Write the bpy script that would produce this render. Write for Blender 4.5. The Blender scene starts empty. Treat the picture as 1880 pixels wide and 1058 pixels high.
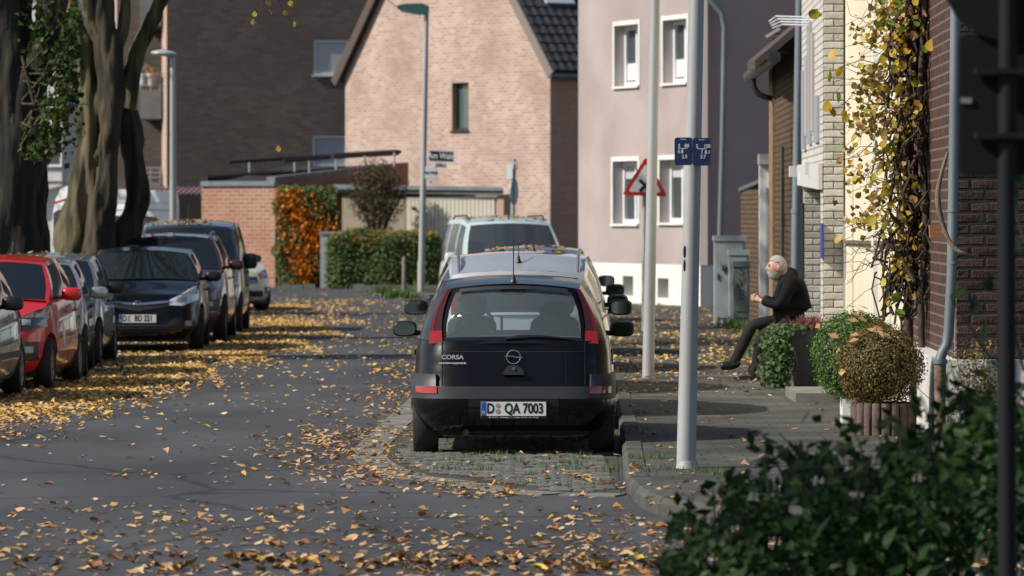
import bpy, bmesh, math, random
import numpy as np
from mathutils import Vector, Matrix
R = math.radians
random.seed(7); rng = np.random.default_rng(7)
scene = bpy.context.scene
col = scene.collection
# ------------------------------------------------------------------ camera, sky, sun, exposure
EYE = 1.95
cam_d = bpy.data.cameras.new('camera'); cam = bpy.data.objects.new('camera', cam_d); col.objects.link(cam)
cam.location = (0, 0, EYE); cam.rotation_euler = (R(90), 0, 0)
cam_d.sensor_width = 36; cam_d.lens = 172.3; cam_d.shift_y = -135 / 1880
cam_d.clip_start = 0.5; cam_d.clip_end = 2000
cam_d.dof.use_dof = True; cam_d.dof.focus_distance = 40.5; cam_d.dof.aperture_fstop = 5.0
scene.camera = cam
SUN_EL = 39; SUN_DIR = Vector((-0.95, -0.31, 0)).normalized()
w = bpy.data.worlds.new('World'); scene.world = w; w.use_nodes = True
nt = w.node_tree; sky = nt.nodes.new('ShaderNodeTexSky'); sky.sky_type = 'NISHITA'; sky.sun_disc = False
sky.sun_elevation = R(SUN_EL); sky.sun_rotation = math.atan2(SUN_DIR.x, SUN_DIR.y) % (2 * math.pi)
sky.dust_density = 1.0
nt.links.new(sky.outputs[0], nt.nodes['Background'].inputs[0]); nt.nodes['Background'].inputs[1].default_value = 0.095
sd = bpy.data.lights.new('sun', 'SUN'); sd.energy = 4.8; sd.angle = R(0.7); sd.color = (1, 0.93, 0.82)
sun = bpy.data.objects.new('sun', sd); col.objects.link(sun)
S = Vector((SUN_DIR.x * math.cos(R(SUN_EL)), SUN_DIR.y * math.cos(R(SUN_EL)), math.sin(R(SUN_EL))))
sun.rotation_euler = (-S).to_track_quat('-Z', 'Y').to_euler(); sun.location = (-30, 40, 40)
scene.view_settings.view_transform = 'Standard'; scene.view_settings.look = 'None'
scene.view_settings.gamma = 1; scene.view_settings.exposure = 0.13
scene.cycles.use_denoising = True; scene.cycles.max_bounces = 6; scene.cycles.transparent_max_bounces = 12
scene.cycles.caustics_reflective = False; scene.cycles.caustics_refractive = False

# ------------------------------------------------------------------ helpers
FP = 9000.0
def wx(px, d): return (px - 940) * d / FP
def wz(py, d): return EYE - (py - 394) * d / FP
def P(px, py, d): return Vector((wx(px, d), d, wz(py, d)))
def lerp(a, b, t): return a + (b - a) * t
def interp(tab, x):
    if x <= tab[0][0]: return tab[0][1]
    for (a, b), (c, d) in zip(tab, tab[1:]):
        if x <= c: return b + (d - b) * (x - a) / (c - a)
    return tab[-1][1]
def smooth_interp(tab, x):
    if x <= tab[0][0]: return tab[0][1]
    for (a, b), (c, d) in zip(tab, tab[1:]):
        if x <= c:
            t = (x - a) / (c - a); return b + (d - b) * t * t * (3 - 2 * t)
    return tab[-1][1]

class MB:
    def __init__(s): s.v = []; s.f = []; s.uv = {}
    def add(s, vs, fs):
        o = len(s.v); s.v += [tuple(p) for p in vs]; s.f += [tuple(i + o for i in f) for f in fs]; return s
    def quad(s, a, b, c, d, uv=None):
        if uv: s.uv[len(s.f)] = uv
        return s.add([a, b, c, d], [(0, 1, 2, 3)])
    def box(s, x0, x1, y0, y1, z0, z1, M=None):
        vs = [Vector((x, y, z)) for x in (x0, x1) for y in (y0, y1) for z in (z0, z1)]
        if M is not None: vs = [M @ p for p in vs]
        return s.add(vs, [(0, 1, 3, 2), (4, 6, 7, 5), (0, 4, 5, 1), (2, 3, 7, 6), (0, 2, 6, 4), (1, 5, 7, 3)])
    def rbox(s, c, h, M=None, n=4, nu=14, nv=8):            # super-ellipsoid (soft box)
        vs = []; fs = []
        pw = lambda a: math.copysign(abs(a) ** (2 / n), a)
        for j in range(nv + 1):
            ph = -math.pi / 2 + math.pi * j / nv
            for i in range(nu):
                th = 2 * math.pi * i / nu
                p = Vector((h[0] * pw(math.cos(ph)) * pw(math.cos(th)), h[1] * pw(math.cos(ph)) * pw(math.sin(th)), h[2] * pw(math.sin(ph))))
                if M is not None: p = M @ p
                vs.append(p + Vector(c))
        for j in range(nv):
            for i in range(nu): fs.append((j * nu + i, j * nu + (i + 1) % nu, (j + 1) * nu + (i + 1) % nu, (j + 1) * nu + i))
        return s.add(vs, fs)
    def tube(s, pts, rad, n=8, caps=True, jit=0.0):
        pts = [Vector(p) for p in pts]; m = len(pts)
        if not hasattr(rad, '__len__'): rad = [rad] * m
        vs = []; fs = []; ref = Vector((0.123, 0.9, 0.37)).normalized()
        for i, p in enumerate(pts):
            t = (pts[min(i + 1, m - 1)] - pts[max(i - 1, 0)]).normalized()
            a = t.cross(ref)
            if a.length < 1e-3: a = t.cross(Vector((1, 0, 0)))
            a.normalize(); b = t.cross(a)
            for k in range(n):
                th = 2 * math.pi * k / n; r = rad[i] * (1 + jit * (random.random() - .5))
                vs.append(p + a * math.cos(th) * r + b * math.sin(th) * r)
        for i in range(m - 1):
            for k in range(n): fs.append((i * n + k, i * n + (k + 1) % n, (i + 1) * n + (k + 1) % n, (i + 1) * n + k))
        if caps: fs.append(tuple(range(n))[::-1]); fs.append(tuple((m - 1) * n + k for k in range(n)))
        return s.add(vs, fs)
    def lathe(s, prof, M=None, n=24):                        # prof: (radius, along z)
        vs = []; fs = []; m = len(prof)
        for r, z in prof:
            for k in range(n):
                th = 2 * math.pi * k / n; p = Vector((r * math.cos(th), r * math.sin(th), z))
                vs.append(M @ p if M is not None else p)
        for i in range(m - 1):
            for k in range(n): fs.append((i * n + k, i * n + (k + 1) % n, (i + 1) * n + (k + 1) % n, (i + 1) * n + k))
        return s.add(vs, fs)
    def prism(s, poly, z0, z1):
        n = len(poly)
        return s.add([(x, y, z0) for x, y in poly] + [(x, y, z1) for x, y in poly],
                     [tuple(range(n))[::-1], tuple(range(n, 2 * n))] + [(i, (i + 1) % n, n + (i + 1) % n, n + i) for i in range(n)])
    def ext(s, poly, vec):                                   # extrude a 3d polygon along vec
        n = len(poly); v = Vector(vec)
        return s.add([Vector(p) for p in poly] + [Vector(p) + v for p in poly],
                     [tuple(range(n))[::-1], tuple(range(n, 2 * n))] + [(i, (i + 1) % n, n + (i + 1) % n, n + i) for i in range(n)])
    def grid(s, fn, nu, nv):
        vs = [fn(i / nu, j / nv) for j in range(nv + 1) for i in range(nu + 1)]
        fs = [(j * (nu + 1) + i, j * (nu + 1) + i + 1, (j + 1) * (nu + 1) + i + 1, (j + 1) * (nu + 1) + i) for j in range(nv) for i in range(nu)]
        return s.add(vs, fs)
    def mesh(s, name, mat=None, smooth=None, fix=True):
        me = bpy.data.meshes.new(name); me.from_pydata(s.v, [], s.f)
        if s.uv:
            ul = me.uv_layers.new(name='UVMap').data
            for fi, uv in s.uv.items():
                for k, li in enumerate(me.polygons[fi].loop_indices): ul[li].uv = uv[k]
        elif fix:
            bm = bmesh.new(); bm.from_mesh(me); bmesh.ops.remove_doubles(bm, verts=bm.verts, dist=1e-5)
            bmesh.ops.recalc_face_normals(bm, faces=bm.faces); bm.to_mesh(me); bm.free()
        if mat: me.materials.append(mat)
        if smooth:
            me.shade_smooth()
            me.set_sharp_from_angle(angle=R(smooth))
        me.update(); return me
    def build(s, name, mat, parent=None, smooth=None, fix=True):
        return link(name, s.mesh(name, mat, smooth, fix), parent)

def link(name, me, parent=None):
    o = bpy.data.objects.new(name, me); col.objects.link(o)
    if parent is not None:
        o.parent = parent
        if 'base' in parent: o.matrix_parent_inverse = Matrix.Translation(-Vector(parent['base']))
    return o
def tag(o, label, cat, group=None, kind=None):
    if label: o['label'] = label
    if cat: o['category'] = cat
    if group: o['group'] = group
    if kind: o['kind'] = kind
    return o
def thing(name, label, cat, loc=(0, 0, 0), rz=0, group=None, local=False):
    """Empty at the base. Children are given in world coordinates unless local."""
    o = bpy.data.objects.new(name, None); col.objects.link(o); o.empty_display_size = .1
    o.location = loc; o.rotation_euler = (0, 0, rz)
    if not local: o['base'] = list(loc)
    return tag(o, label, cat, group)
def structure(o): o['kind'] = 'structure'; return o
def text_mesh(txt, size, extrude=0.001, bold=0.0, align='CENTER', sx=1.0):
    c = bpy.data.curves.new('lettering', 'FONT'); c.body = txt; c.size = size; c.extrude = extrude; c.offset = bold
    c.align_x = align; c.align_y = 'CENTER'
    o = bpy.data.objects.new('tmp', c); col.objects.link(o); dg = bpy.context.evaluated_depsgraph_get()
    me = bpy.data.meshes.new_from_object(o.evaluated_get(dg)); bpy.data.objects.remove(o); bpy.data.curves.remove(c)
    if sx != 1:
        for v in me.vertices: v.co.x *= sx
    return me
def text(txt, size, mat, parent, M, bold=0.0, sx=1.0, name='lettering', align='CENTER'):
    me = text_mesh(txt, size, .0008, bold, align, sx); me.transform(M); me.materials.clear(); me.materials.append(mat)
    return link(name, me, parent)
FACE = Matrix(((1, 0, 0), (0, 0, -1), (0, 1, 0))).to_4x4()     # text plane -> upright, facing -y

# ------------------------------------------------------------------ materials
MATS = {}
def new_mat(name):
    m = bpy.data.materials.new(name); m.use_nodes = True; MATS[name] = m
    return m, m.node_tree, m.node_tree.nodes['Principled BSDF']
def mat(name, c, rough=.6, metal=0, c2=None, scale=4, detail=4, bump=0, bscale=None, coat=0, spec=None, stretch=(1, 1, 1), lo=.35, hi=.65):
    if name in MATS: return MATS[name]
    m, t, b = new_mat(name)
    b.inputs['Base Color'].default_value = (*c, 1); b.inputs['Roughness'].default_value = rough; b.inputs['Metallic'].default_value = metal
    if coat: b.inputs['Coat Weight'].default_value = coat; b.inputs['Coat Roughness'].default_value = .04
    if spec is not None: b.inputs['Specular IOR Level'].default_value = spec
    if c2 or bump:
        tc = t.nodes.new('ShaderNodeTexCoord'); mp = t.nodes.new('ShaderNodeMapping'); mp.inputs['Scale'].default_value = stretch
        t.links.new(tc.outputs['Object'], mp.inputs[0])
    if c2:
        n = t.nodes.new('ShaderNodeTexNoise'); n.inputs['Scale'].default_value = scale; n.inputs['Detail'].default_value = detail
        t.links.new(mp.outputs[0], n.inputs['Vector'])
        r = t.nodes.new('ShaderNodeValToRGB'); r.color_ramp.elements[0].position = lo; r.color_ramp.elements[1].position = hi
        r.color_ramp.elements[0].color = (*c, 1); r.color_ramp.elements[1].color = (*c2, 1)
        t.links.new(n.outputs['Fac'], r.inputs[0]); t.links.new(r.outputs[0], b.inputs['Base Color'])
    if bump:
        n2 = t.nodes.new('ShaderNodeTexNoise'); n2.inputs['Scale'].default_value = bscale or scale * 6; n2.inputs['Detail'].default_value = 6
        t.links.new(mp.outputs[0], n2.inputs['Vector'])
        bp = t.nodes.new('ShaderNodeBump'); bp.inputs['Strength'].default_value = bump; bp.inputs['Distance'].default_value = .02
        t.links.new(n2.outputs['Fac'], bp.inputs['Height']); t.links.new(bp.outputs[0], b.inputs['Normal'])
    return m
def leaf_mat(name, cols, rough=.55, trans=.3):
    m, t, b = new_mat(name)
    g = t.nodes.new('ShaderNodeNewGeometry'); r = t.nodes.new('ShaderNodeValToRGB'); e = r.color_ramp.elements
    while len(e) < len(cols): e.new(.5)
    for i, c in enumerate(cols): e[i].position = i / (len(cols) - 1); e[i].color = (*c, 1)
    t.links.new(g.outputs['Random Per Island'], r.inputs[0]); t.links.new(r.outputs[0], b.inputs['Base Color'])
    b.inputs['Roughness'].default_value = rough; b.inputs['Specular IOR Level'].default_value = .25
    if trans:
        tr = t.nodes.new('ShaderNodeBsdfTranslucent'); t.links.new(r.outputs[0], tr.inputs[0])
        mx = t.nodes.new('ShaderNodeMixShader'); mx.inputs[0].default_value = trans
        t.links.new(b.outputs[0], mx.inputs[1]); t.links.new(tr.outputs[0], mx.inputs[2])
        t.links.new(mx.outputs[0], t.nodes['Material Output'].inputs[0])
    return m
def brick_mat(name, c1, c2, mortar, bw=.25, rh=.08, ms=.01, patch=None, patch_scale=.35, rough=.85, bump=.5, stain=None):
    m, t, b = new_mat(name); N = t.nodes; Lk = t.links
    tc = N.new('ShaderNodeTexCoord'); bt = N.new('ShaderNodeTexBrick')
    bt.inputs['Scale'].default_value = 1; bt.inputs['Brick Width'].default_value = bw; bt.inputs['Row Height'].default_value = rh
    bt.inputs['Mortar Size'].default_value = ms; bt.inputs['Mortar Smooth'].default_value = .2; bt.inputs['Bias'].default_value = 0
    bt.inputs['Color1'].default_value = (*c1, 1); bt.inputs['Color2'].default_value = (*c2, 1); bt.inputs['Mortar'].default_value = (*mortar, 1)
    Lk.new(tc.outputs['UV'], bt.inputs['Vector']); out = bt.outputs['Color']
    if patch:
        n = N.new('ShaderNodeTexNoise'); n.inputs['Scale'].default_value = patch_scale; n.inputs['Detail'].default_value = 8; n.inputs['Roughness'].default_value = .65
        Lk.new(tc.outputs['UV'], n.inputs['Vector']); r = N.new('ShaderNodeValToRGB'); r.color_ramp.elements[0].position = .42; r.color_ramp.elements[1].position = .68
        Lk.new(n.outputs['Fac'], r.inputs[0]); mx = N.new('ShaderNodeMix'); mx.data_type = 'RGBA'
        ml = N.new('ShaderNodeMath'); ml.operation = 'MULTIPLY'; ml.inputs[1].default_value = .75; Lk.new(r.outputs[0], ml.inputs[0])
        Lk.new(ml.outputs[0], mx.inputs[0]); Lk.new(out, mx.inputs[6]); mx.inputs[7].default_value = (*patch, 1); out = mx.outputs[2]
    Lk.new(out, b.inputs['Base Color']); b.inputs['Roughness'].default_value = rough; b.inputs['Specular IOR Level'].default_value = .2
    bp = N.new('ShaderNodeBump'); bp.invert = True; bp.inputs['Strength'].default_value = bump; bp.inputs['Distance'].default_value = .01
    Lk.new(bt.outputs['Fac'], bp.inputs['Height']); Lk.new(bp.outputs[0], b.inputs['Normal'])
    return m
def glass_mat(name, tint=(.02, .025, .03), trans=.25, tcol=(.6, .75, .8), rough=.03):
    m, t, b = new_mat(name)
    b.inputs['Base Color'].default_value = (*tint, 1); b.inputs['Roughness'].default_value = rough; b.inputs['Specular IOR Level'].default_value = 1.0
    tr = t.nodes.new('ShaderNodeBsdfTransparent'); tr.inputs[0].default_value = (*tcol, 1)
    mx = t.nodes.new('ShaderNodeMixShader'); mx.inputs[0].default_value = trans
    t.links.new(b.outputs[0], mx.inputs[1]); t.links.new(tr.outputs[0], mx.inputs[2]); t.links.new(mx.outputs[0], t.nodes['Material Output'].inputs[0])
    return m
BLACK = mat('black_plastic', (.012, .012, .013), .45)
RUBBER = mat('rubber', (.014, .014, .014), .85, c2=(.03, .028, .026), scale=9)
WHITE = mat('white_paint', (.78, .78, .76), .5, c2=(.66, .65, .62), scale=2)
INK = mat('black_ink', (.01, .01, .01), .5)
INKW = mat('white_ink', (.8, .8, .8), .5)
STEEL = mat('galvanised_steel', (.44, .45, .46), .5, .5, c2=(.36, .37, .39), scale=3, stretch=(1, 1, .3))
ZINC = mat('zinc', (.21, .245, .27), .5, .3, c2=(.15, .18, .20), scale=3, stretch=(1, 1, .25))
CHROME = mat('chrome', (.7, .7, .7), .15, 1)
ALLOY = mat('alloy', (.33, .34, .35), .35, .8)
WOODP = mat('old_wood', (.22, .19, .15), .8, c2=(.12, .1, .08), scale=6, stretch=(6, 6, 1))
BARK = mat('bark', (.07, .055, .034), .95, c2=(.028, .024, .018), scale=7, detail=8, bump=1.6, bscale=11, stretch=(1, 1, .16), lo=.43, hi=.58)
# ------------------------------------------------------------------ ground, road, pavement
def sheet(name, poly, z, m):
    mb = MB(); mb.add([(x, y, z) for x, y in poly], [tuple(range(len(poly)))]); return structure(mb.build(name, m))
def asphalt(name, c, c2, sp=.05):
    m, t, b = new_mat(name); N = t.nodes; L = t.links
    tc = N.new('ShaderNodeTexCoord')
    n1 = N.new('ShaderNodeTexNoise'); n1.inputs['Scale'].default_value = .55; n1.inputs['Detail'].default_value = 6
    mp = N.new('ShaderNodeMapping'); mp.inputs['Scale'].default_value = (1, .35, 1); L.new(tc.outputs['Object'], mp.inputs[0]); L.new(mp.outputs[0], n1.inputs['Vector'])
    r = N.new('ShaderNodeValToRGB'); r.color_ramp.elements[0].position = .35; r.color_ramp.elements[1].position = .66
    r.color_ramp.elements[0].color = (*c, 1); r.color_ramp.elements[1].color = (*c2, 1); L.new(n1.outputs['Fac'], r.inputs[0])
    v = N.new('ShaderNodeTexNoise'); v.inputs['Scale'].default_value = 70; v.inputs['Detail'].default_value = 3; L.new(tc.outputs['Object'], v.inputs['Vector'])
    mx = N.new('ShaderNodeMix'); mx.data_type = 'RGBA'; mx.blend_type = 'OVERLAY'; mx.inputs[0].default_value = .55
    L.new(r.outputs[0], mx.inputs[6]); L.new(v.outputs['Color'], mx.inputs[7])
    wv = N.new('ShaderNodeTexNoise'); wv.inputs['Scale'].default_value = 1.6; wv.inputs['Detail'].default_value = 5; L.new(tc.outputs['Object'], wv.inputs['Vector'])
    wm = N.new('ShaderNodeMix'); wm.data_type = 'RGBA'; wm.inputs[0].default_value = .22; L.new(tc.outputs['Object'], wm.inputs[6]); L.new(wv.outputs['Color'], wm.inputs[7])
    vo = N.new('ShaderNodeTexVoronoi'); vo.feature = 'DISTANCE_TO_EDGE'; vo.inputs['Scale'].default_value = .32; L.new(wm.outputs[2], vo.inputs['Vector'])
    cr = N.new('ShaderNodeValToRGB'); cr.color_ramp.elements[0].position = .004; cr.color_ramp.elements[1].position = .014; cr.color_ramp.elements[0].color = (.45, .45, .45, 1); L.new(vo.outputs['Distance'], cr.inputs[0])
    mc = N.new('ShaderNodeMix'); mc.data_type = 'RGBA'; mc.blend_type = 'MULTIPLY'; mc.inputs[0].default_value = .8; L.new(mx.outputs[2], mc.inputs[6]); L.new(cr.outputs[0], mc.inputs[7]); mx = mc
    hs = N.new('ShaderNodeHueSaturation'); hs.inputs['Saturation'].default_value = .55; L.new(mx.outputs[2], hs.inputs['Color']); L.new(hs.outputs[0], b.inputs['Base Color'])
    b.inputs['Roughness'].default_value = .8; b.inputs['Specular IOR Level'].default_value = .35
    bp = N.new('ShaderNodeBump'); bp.inputs['Strength'].default_value = .5; bp.inputs['Distance'].default_value = .012; L.new(v.outputs['Fac'], bp.inputs['Height']); L.new(bp.outputs[0], b.inputs['Normal'])
    return m
ROAD = asphalt('asphalt', (.038, .042, .050), (.074, .077, .085))
SOIL = mat('soil', (.05, .042, .03), .95, c2=(.06, .07, .03), scale=.8, bump=.6, bscale=20)
structure(MB().add([(-400, -60, 0), (400, -60, 0), (400, 900, 0), (-400, 900, 0)], [(0, 1, 2, 3)]).build('ground', SOIL))
road_l = [(-7.4, -20), (-7.4, 40), (-7.1, 52), (-6.9, 62), (-6.6, 75), (-6.6, 90), (-7.2, 102), (-9, 112), (-14, 119), (-60, 122)]
road_r = [(-60, 130), (-9, 130.2), (-3, 129), (-2.6, 117), (-2.7, 115), (9, 108), (9, 34), (9, 30.2), (9, -20)]
sheet('road', road_l + road_r, .004, ROAD)
# pavement: raised slab whose kerb runs beside the parking bay and turns away at its near end
kerb = [(6.5, 30.4), (2.2, 30.45), (1.36, 30.6), (1.16, 31.0), (.96, 31.6), (.86, 32.4), (.80, 34.2), (.83, 36.5), (.87, 38.5), (.94, 42.6), (1.05, 50), (1.22, 60), (1.2, 75), (.85, 90), (.1, 101), (-1.0, 109), (-2.2, 114.6), (-2.9, 117.5), (-2.9, 127)]
PAVE = None
def slab_mat():
    m, t, b = new_mat('paving_slabs'); N = t.nodes; L = t.links
    tc = N.new('ShaderNodeTexCoord'); bt = N.new('ShaderNodeTexBrick'); bt.offset = .5
    bt.inputs['Scale'].default_value = 1; bt.inputs['Brick Width'].default_value = .32; bt.inputs['Row Height'].default_value = .32; bt.inputs['Mortar Size'].default_value = .009
    bt.inputs['Color1'].default_value = (.080, .078, .066, 1); bt.inputs['Color2'].default_value = (.105, .101, .087, 1); bt.inputs['Mortar'].default_value = (.045, .045, .032, 1)
    L.new(tc.outputs['Object'], bt.inputs['Vector'])
    n = N.new('ShaderNodeTexNoise'); n.inputs['Scale'].default_value = .9; n.inputs['Detail'].default_value = 7; L.new(tc.outputs['Object'], n.inputs['Vector'])
    r = N.new('ShaderNodeValToRGB'); r.color_ramp.elements[0].position = .4; r.color_ramp.elements[1].position = .65
    r.color_ramp.elements[0].color = (.42, .43, .38, 1); r.color_ramp.elements[1].color = (1, 1, 1, 1); L.new(n.outputs['Fac'], r.inputs[0])
    mx = N.new('ShaderNodeMix'); mx.data_type = 'RGBA'; mx.blend_type = 'MULTIPLY'; mx.inputs[0].default_value = 1
    L.new(bt.outputs['Color'], mx.inputs[6]); L.new(r.outputs[0], mx.inputs[7]); L.new(mx.outputs[2], b.inputs['Base Color'])
    b.inputs['Roughness'].default_value = .85
    bp = N.new('ShaderNodeBump'); bp.invert = True; bp.inputs['Strength'].default_value = .6; bp.inputs['Distance'].default_value = .01
    L.new(bt.outputs['Fac'], bp.inputs['Height']); L.new(bp.outputs[0], b.inputs['Normal']); return m
PAVE = slab_mat()
KERBW = .15
def offset_line(line, dist):
    out = []
    for i, p in enumerate(line):
        a = Vector(line[max(i - 1, 0)]); b = Vector(line[min(i + 1, len(line) - 1)]); t = (b - a).normalized()
        out.append((p[0] + t.y * dist, p[1] - t.x * dist))
    return out
inner = offset_line(kerb, KERBW)
pv = inner + [(3, 127), (9.5, 112), (9.5, 30.5)]
structure(MB().prism(pv, -.05, .118).build('pavement', PAVE))
# kerb stones, one metre each
KERBM = mat('kerb_concrete', (.082, .082, .075), .85, c2=(.05, .052, .043), scale=2.5, bump=.3, bscale=25)
def walk(line, step):
    pts = [Vector(p) for p in line]; out = [pts[0]]; acc = 0; cur = pts[0]
    i = 1
    while i < len(pts):
        d = (pts[i] - cur).length
        if acc + d >= step: cur = cur + (pts[i] - cur).normalized() * (step - acc); out.append(cur.copy()); acc = 0
        else: acc += d; cur = pts[i]; i += 1
    return out
kroot = thing('kerb', 'weathered grey kerb of single stones edging the pavement beside the parked cars', 'kerb', (0, 0, 0)); structure(kroot)
ks = walk(kerb[1:], .5)
for i in range(len(ks) - 1):
    if i > 14 and (i - 15) % 2: continue
    a = ks[i]; b = ks[min(i + (2 if i > 14 else 1), len(ks) - 1)]
    t = (b - a).normalized(); n = Vector((t.y, -t.x)); g = .004
    a2 = a + t * g; b2 = b - t * g; dz = random.uniform(-.004, .004)
    prof = [(0, -.03), (.0, .085), (.03, .125), (KERBW - .002, .126), (KERBW - .002, -.03)]
    mb = MB(); vs = [(q.x + n.x * u, q.y + n.y * u, z + dz) for q in (a2, b2) for u, z in prof]; k = len(prof)
    mb.add(vs, [tuple(range(k))[::-1], tuple(range(k, 2 * k))] + [(j, (j + 1) % k, k + (j + 1) % k, k + j) for j in range(k)])
    mb.build('kerb_stone', KERBM, kroot)
# parking bay: setts near the black car, plain bedding beyond
bay_edge = [(.80, 34.0), (.21, 34.2), (-.2, 35.4), (-.63, 36.4), (-.9, 38.0), (-1.05, 39.8), (-.98, 44), (-.8, 52), (-.6, 62), (-.55, 75), (-.9, 90), (-1.5, 100)]
bay = bay_edge + [(.05, 101), (.8, 90), (1.15, 75), (1.17, 60), (1.0, 50), (.9, 42.6), (.83, 38.5), (.79, 36.5), (.76, 34.2)]
sheet('parking_bay', bay, .008, mat('bay_bedding', (.06, .062, .045), .95, c2=(.04, .055, .02), scale=3, bump=.5, bscale=40))
bayr = thing('sett_paving', 'grey stone setts with grass in their joints at the end of the parking bay', 'paving', (0, 0, 0)); structure(bayr)
SETT = [mat('sett_a', (.145, .14, .125), .85, c2=(.09, .09, .08), scale=5), mat('sett_b', (.17, .165, .15), .85, c2=(.12, .115, .1), scale=5), mat('sett_c', (.115, .12, .115), .85, c2=(.08, .085, .08), scale=5)]
def sett_mesh(sx, sy, m):
    mb = MB(); h = .022; e = .02
    mb.add([(-sx, -sy, -.02), (sx, -sy, -.02), (sx, sy, -.02), (-sx, sy, -.02), (-sx, -sy, h - .008), (sx, -sy, h - .008), (sx, sy, h - .008), (-sx, sy, h - .008),
            (-sx + e, -sy + e, h), (sx - e, -sy + e, h), (sx - e, sy - e, h), (-sx + e, sy - e, h)],
           [(0, 1, 5, 4), (1, 2, 6, 5), (2, 3, 7, 6), (3, 0, 4, 7), (4, 5, 9, 8), (5, 6, 10, 9), (6, 7, 11, 10), (7, 4, 8, 11), (8, 9, 10, 11)])
    return mb.mesh('sett', m)
settm = [sett_mesh(.072, .072, m) for m in SETT]
def inside(poly, x, y):
    c = False; n = len(poly)
    for i in range(n):
        x1, y1 = poly[i]; x2, y2 = poly[i - 1]
        if (y1 > y) != (y2 > y) and x < (x2 - x1) * (y - y1) / (y2 - y1) + x1: c = not c
    return c
ns = 0; y = 34.15; row = 0; rest = MB()
while y < 46:
    x = -1.2 + (row % 2) * .08
    while x < 1.0:
        if inside(bay, x - .1, y - .08) and inside(bay, x + .1, y + .08) and inside(bay, x - .1, y + .08) and inside(bay, x + .1, y - .08):
            px, py, rz = x + random.uniform(-.006, .006), y + random.uniform(-.006, .006), random.uniform(-.06, .06)
            if ns < 290 and y < 40:
                o = link('sett', random.choice(settm), bayr); o.location = (px, py, .008 + random.uniform(-.006, .004)); o.rotation_euler = (random.uniform(-.03, .03), random.uniform(-.03, .03), rz); ns += 1
            else: rest.box(px - .07, px + .07, py - .07, py + .07, 0, .026 + random.uniform(-.004, .004))
        x += .162
    y += .162; row += 1
o = rest.build('setts_further_back', SETT[0], bayr); o['kind'] = 'stuff'
# paler gutter stones round the bay
gut = thing('gutter_stones', 'pale flat gutter stones curving round the end of the parking bay', 'gutter', (0, 0, 0)); structure(gut)
GUT = mat('gutter_stone', (.21, .20, .18), .85, c2=(.13, .13, .115), scale=2.5, bump=.3, bscale=20)
gs = walk(bay_edge[:9], .42)
for i in range(len(gs) - 1):
    a, b = gs[i], gs[i + 1]; t = (b - a).normalized(); n = Vector((-t.y, t.x)); a = a + t * .006; b = b - t * .006
    dz = random.uniform(-.003, .003)
    mb = MB(); mb.prism([tuple(a + n * .005), tuple(b + n * .005), tuple(b + n * .27), tuple(a + n * .27)], -.03, .013 + dz); mb.build('gutter_stone', GUT, gut)
# verge under the trees on the far side of the parked row
verge = [(-7.4, -20), (-7.4, 40), (-7.1, 52), (-6.9, 62), (-6.6, 75), (-6.6, 90), (-7.2, 102), (-9, 112), (-14, 119), (-60, 122), (-60, -20)]
structure(MB().prism([(x - .14, y) for x, y in verge], -.05, .10).build('verge', mat('verge_soil', (.06, .05, .035), .95, c2=(.05, .065, .025), scale=1.2, bump=.5, bscale=30)))
vk = walk([(x - .07, y) for x, y in verge[1:8]], 1.0); vroot = thing('verge_kerb', 'low kerb along the tree verge behind the row of parked cars', 'kerb', (0, 0, 0)); structure(vroot)
for i in range(len(vk) - 1):
    a, b = vk[i], vk[i + 1]; t = (b - a).normalized(); n = Vector((t.y, -t.x)); a = a + t * .005; b = b - t * .005
    MB().prism([tuple(a - n * .07), tuple(b - n * .07), tuple(b + n * .07), tuple(a + n * .07)], -.04, .115).build('kerb_stone', KERBM, vroot)
# yard behind the cross street
sheet('yard', [(-60, 130.3), (-9, 130.4), (-2.9, 129.4), (12, 127), (12, 200), (-60, 200)], .006, mat('yard_ground', (.09, .085, .075), .9, c2=(.06, .065, .04), scale=.6))
# ------------------------------------------------------------------ buildings
def wall(name, p0, p1, z0, z1, m, parent, holes=(), depth=.2, jamb=None, top=None):
    """upright wall p0->p1, outward normal on the right of the direction; holes = (u0,u1,z0,z1)"""
    a = Vector((p0[0], p0[1], 0)); b = Vector((p1[0], p1[1], 0)); L = (b - a).length; u = (b - a) / L; n = Vector((u.y, -u.x, 0))
    us = sorted({0, L, *[h[0] for h in holes], *[h[1] for h in holes]}); zs = sorted({z0, z1, *[h[2] for h in holes], *[h[3] for h in holes]})
    mb = MB(); pt = lambda uu, z, d=0: a + u * uu + Vector((0, 0, z)) - n * d
    for i in range(len(us) - 1):
        for j in range(len(zs) - 1):
            cu, cz = (us[i] + us[i + 1]) / 2, (zs[j] + zs[j + 1]) / 2
            if any(h[0] < cu < h[1] and h[2] < cz < h[3] for h in holes): continue
            q = [(us[i], zs[j]), (us[i + 1], zs[j]), (us[i + 1], zs[j + 1]), (us[i], zs[j + 1])]
            mb.quad(*[pt(*c) for c in q], uv=q)
    if top:                                                   # gable triangle: (u, z) apex
        q = [(0, z1), (L, z1), top]; mb.uv[len(mb.f)] = q; mb.add([pt(*c) for c in q], [(0, 1, 2)])
    w_ = mb.build(name, m, parent)
    for h in holes:
        r = MB(); c = [(h[0], h[2]), (h[1], h[2]), (h[1], h[3]), (h[0], h[3])]
        for k in range(4):
            p, q = c[k], c[(k + 1) % 4]; q4 = [p, q, q, p]
            r.quad(pt(*p), pt(*p, depth), pt(*q, depth), pt(*q), uv=[(p[0], p[1]), (p[0] + depth, p[1]), (q[0] + depth, q[1]), q])
        r.build('reveal', jamb or m, w_)
    return w_, a, u, n
GLASS_FAR = glass_mat('window_glass', (.05, .06, .065), .0, rough=.05)
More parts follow.
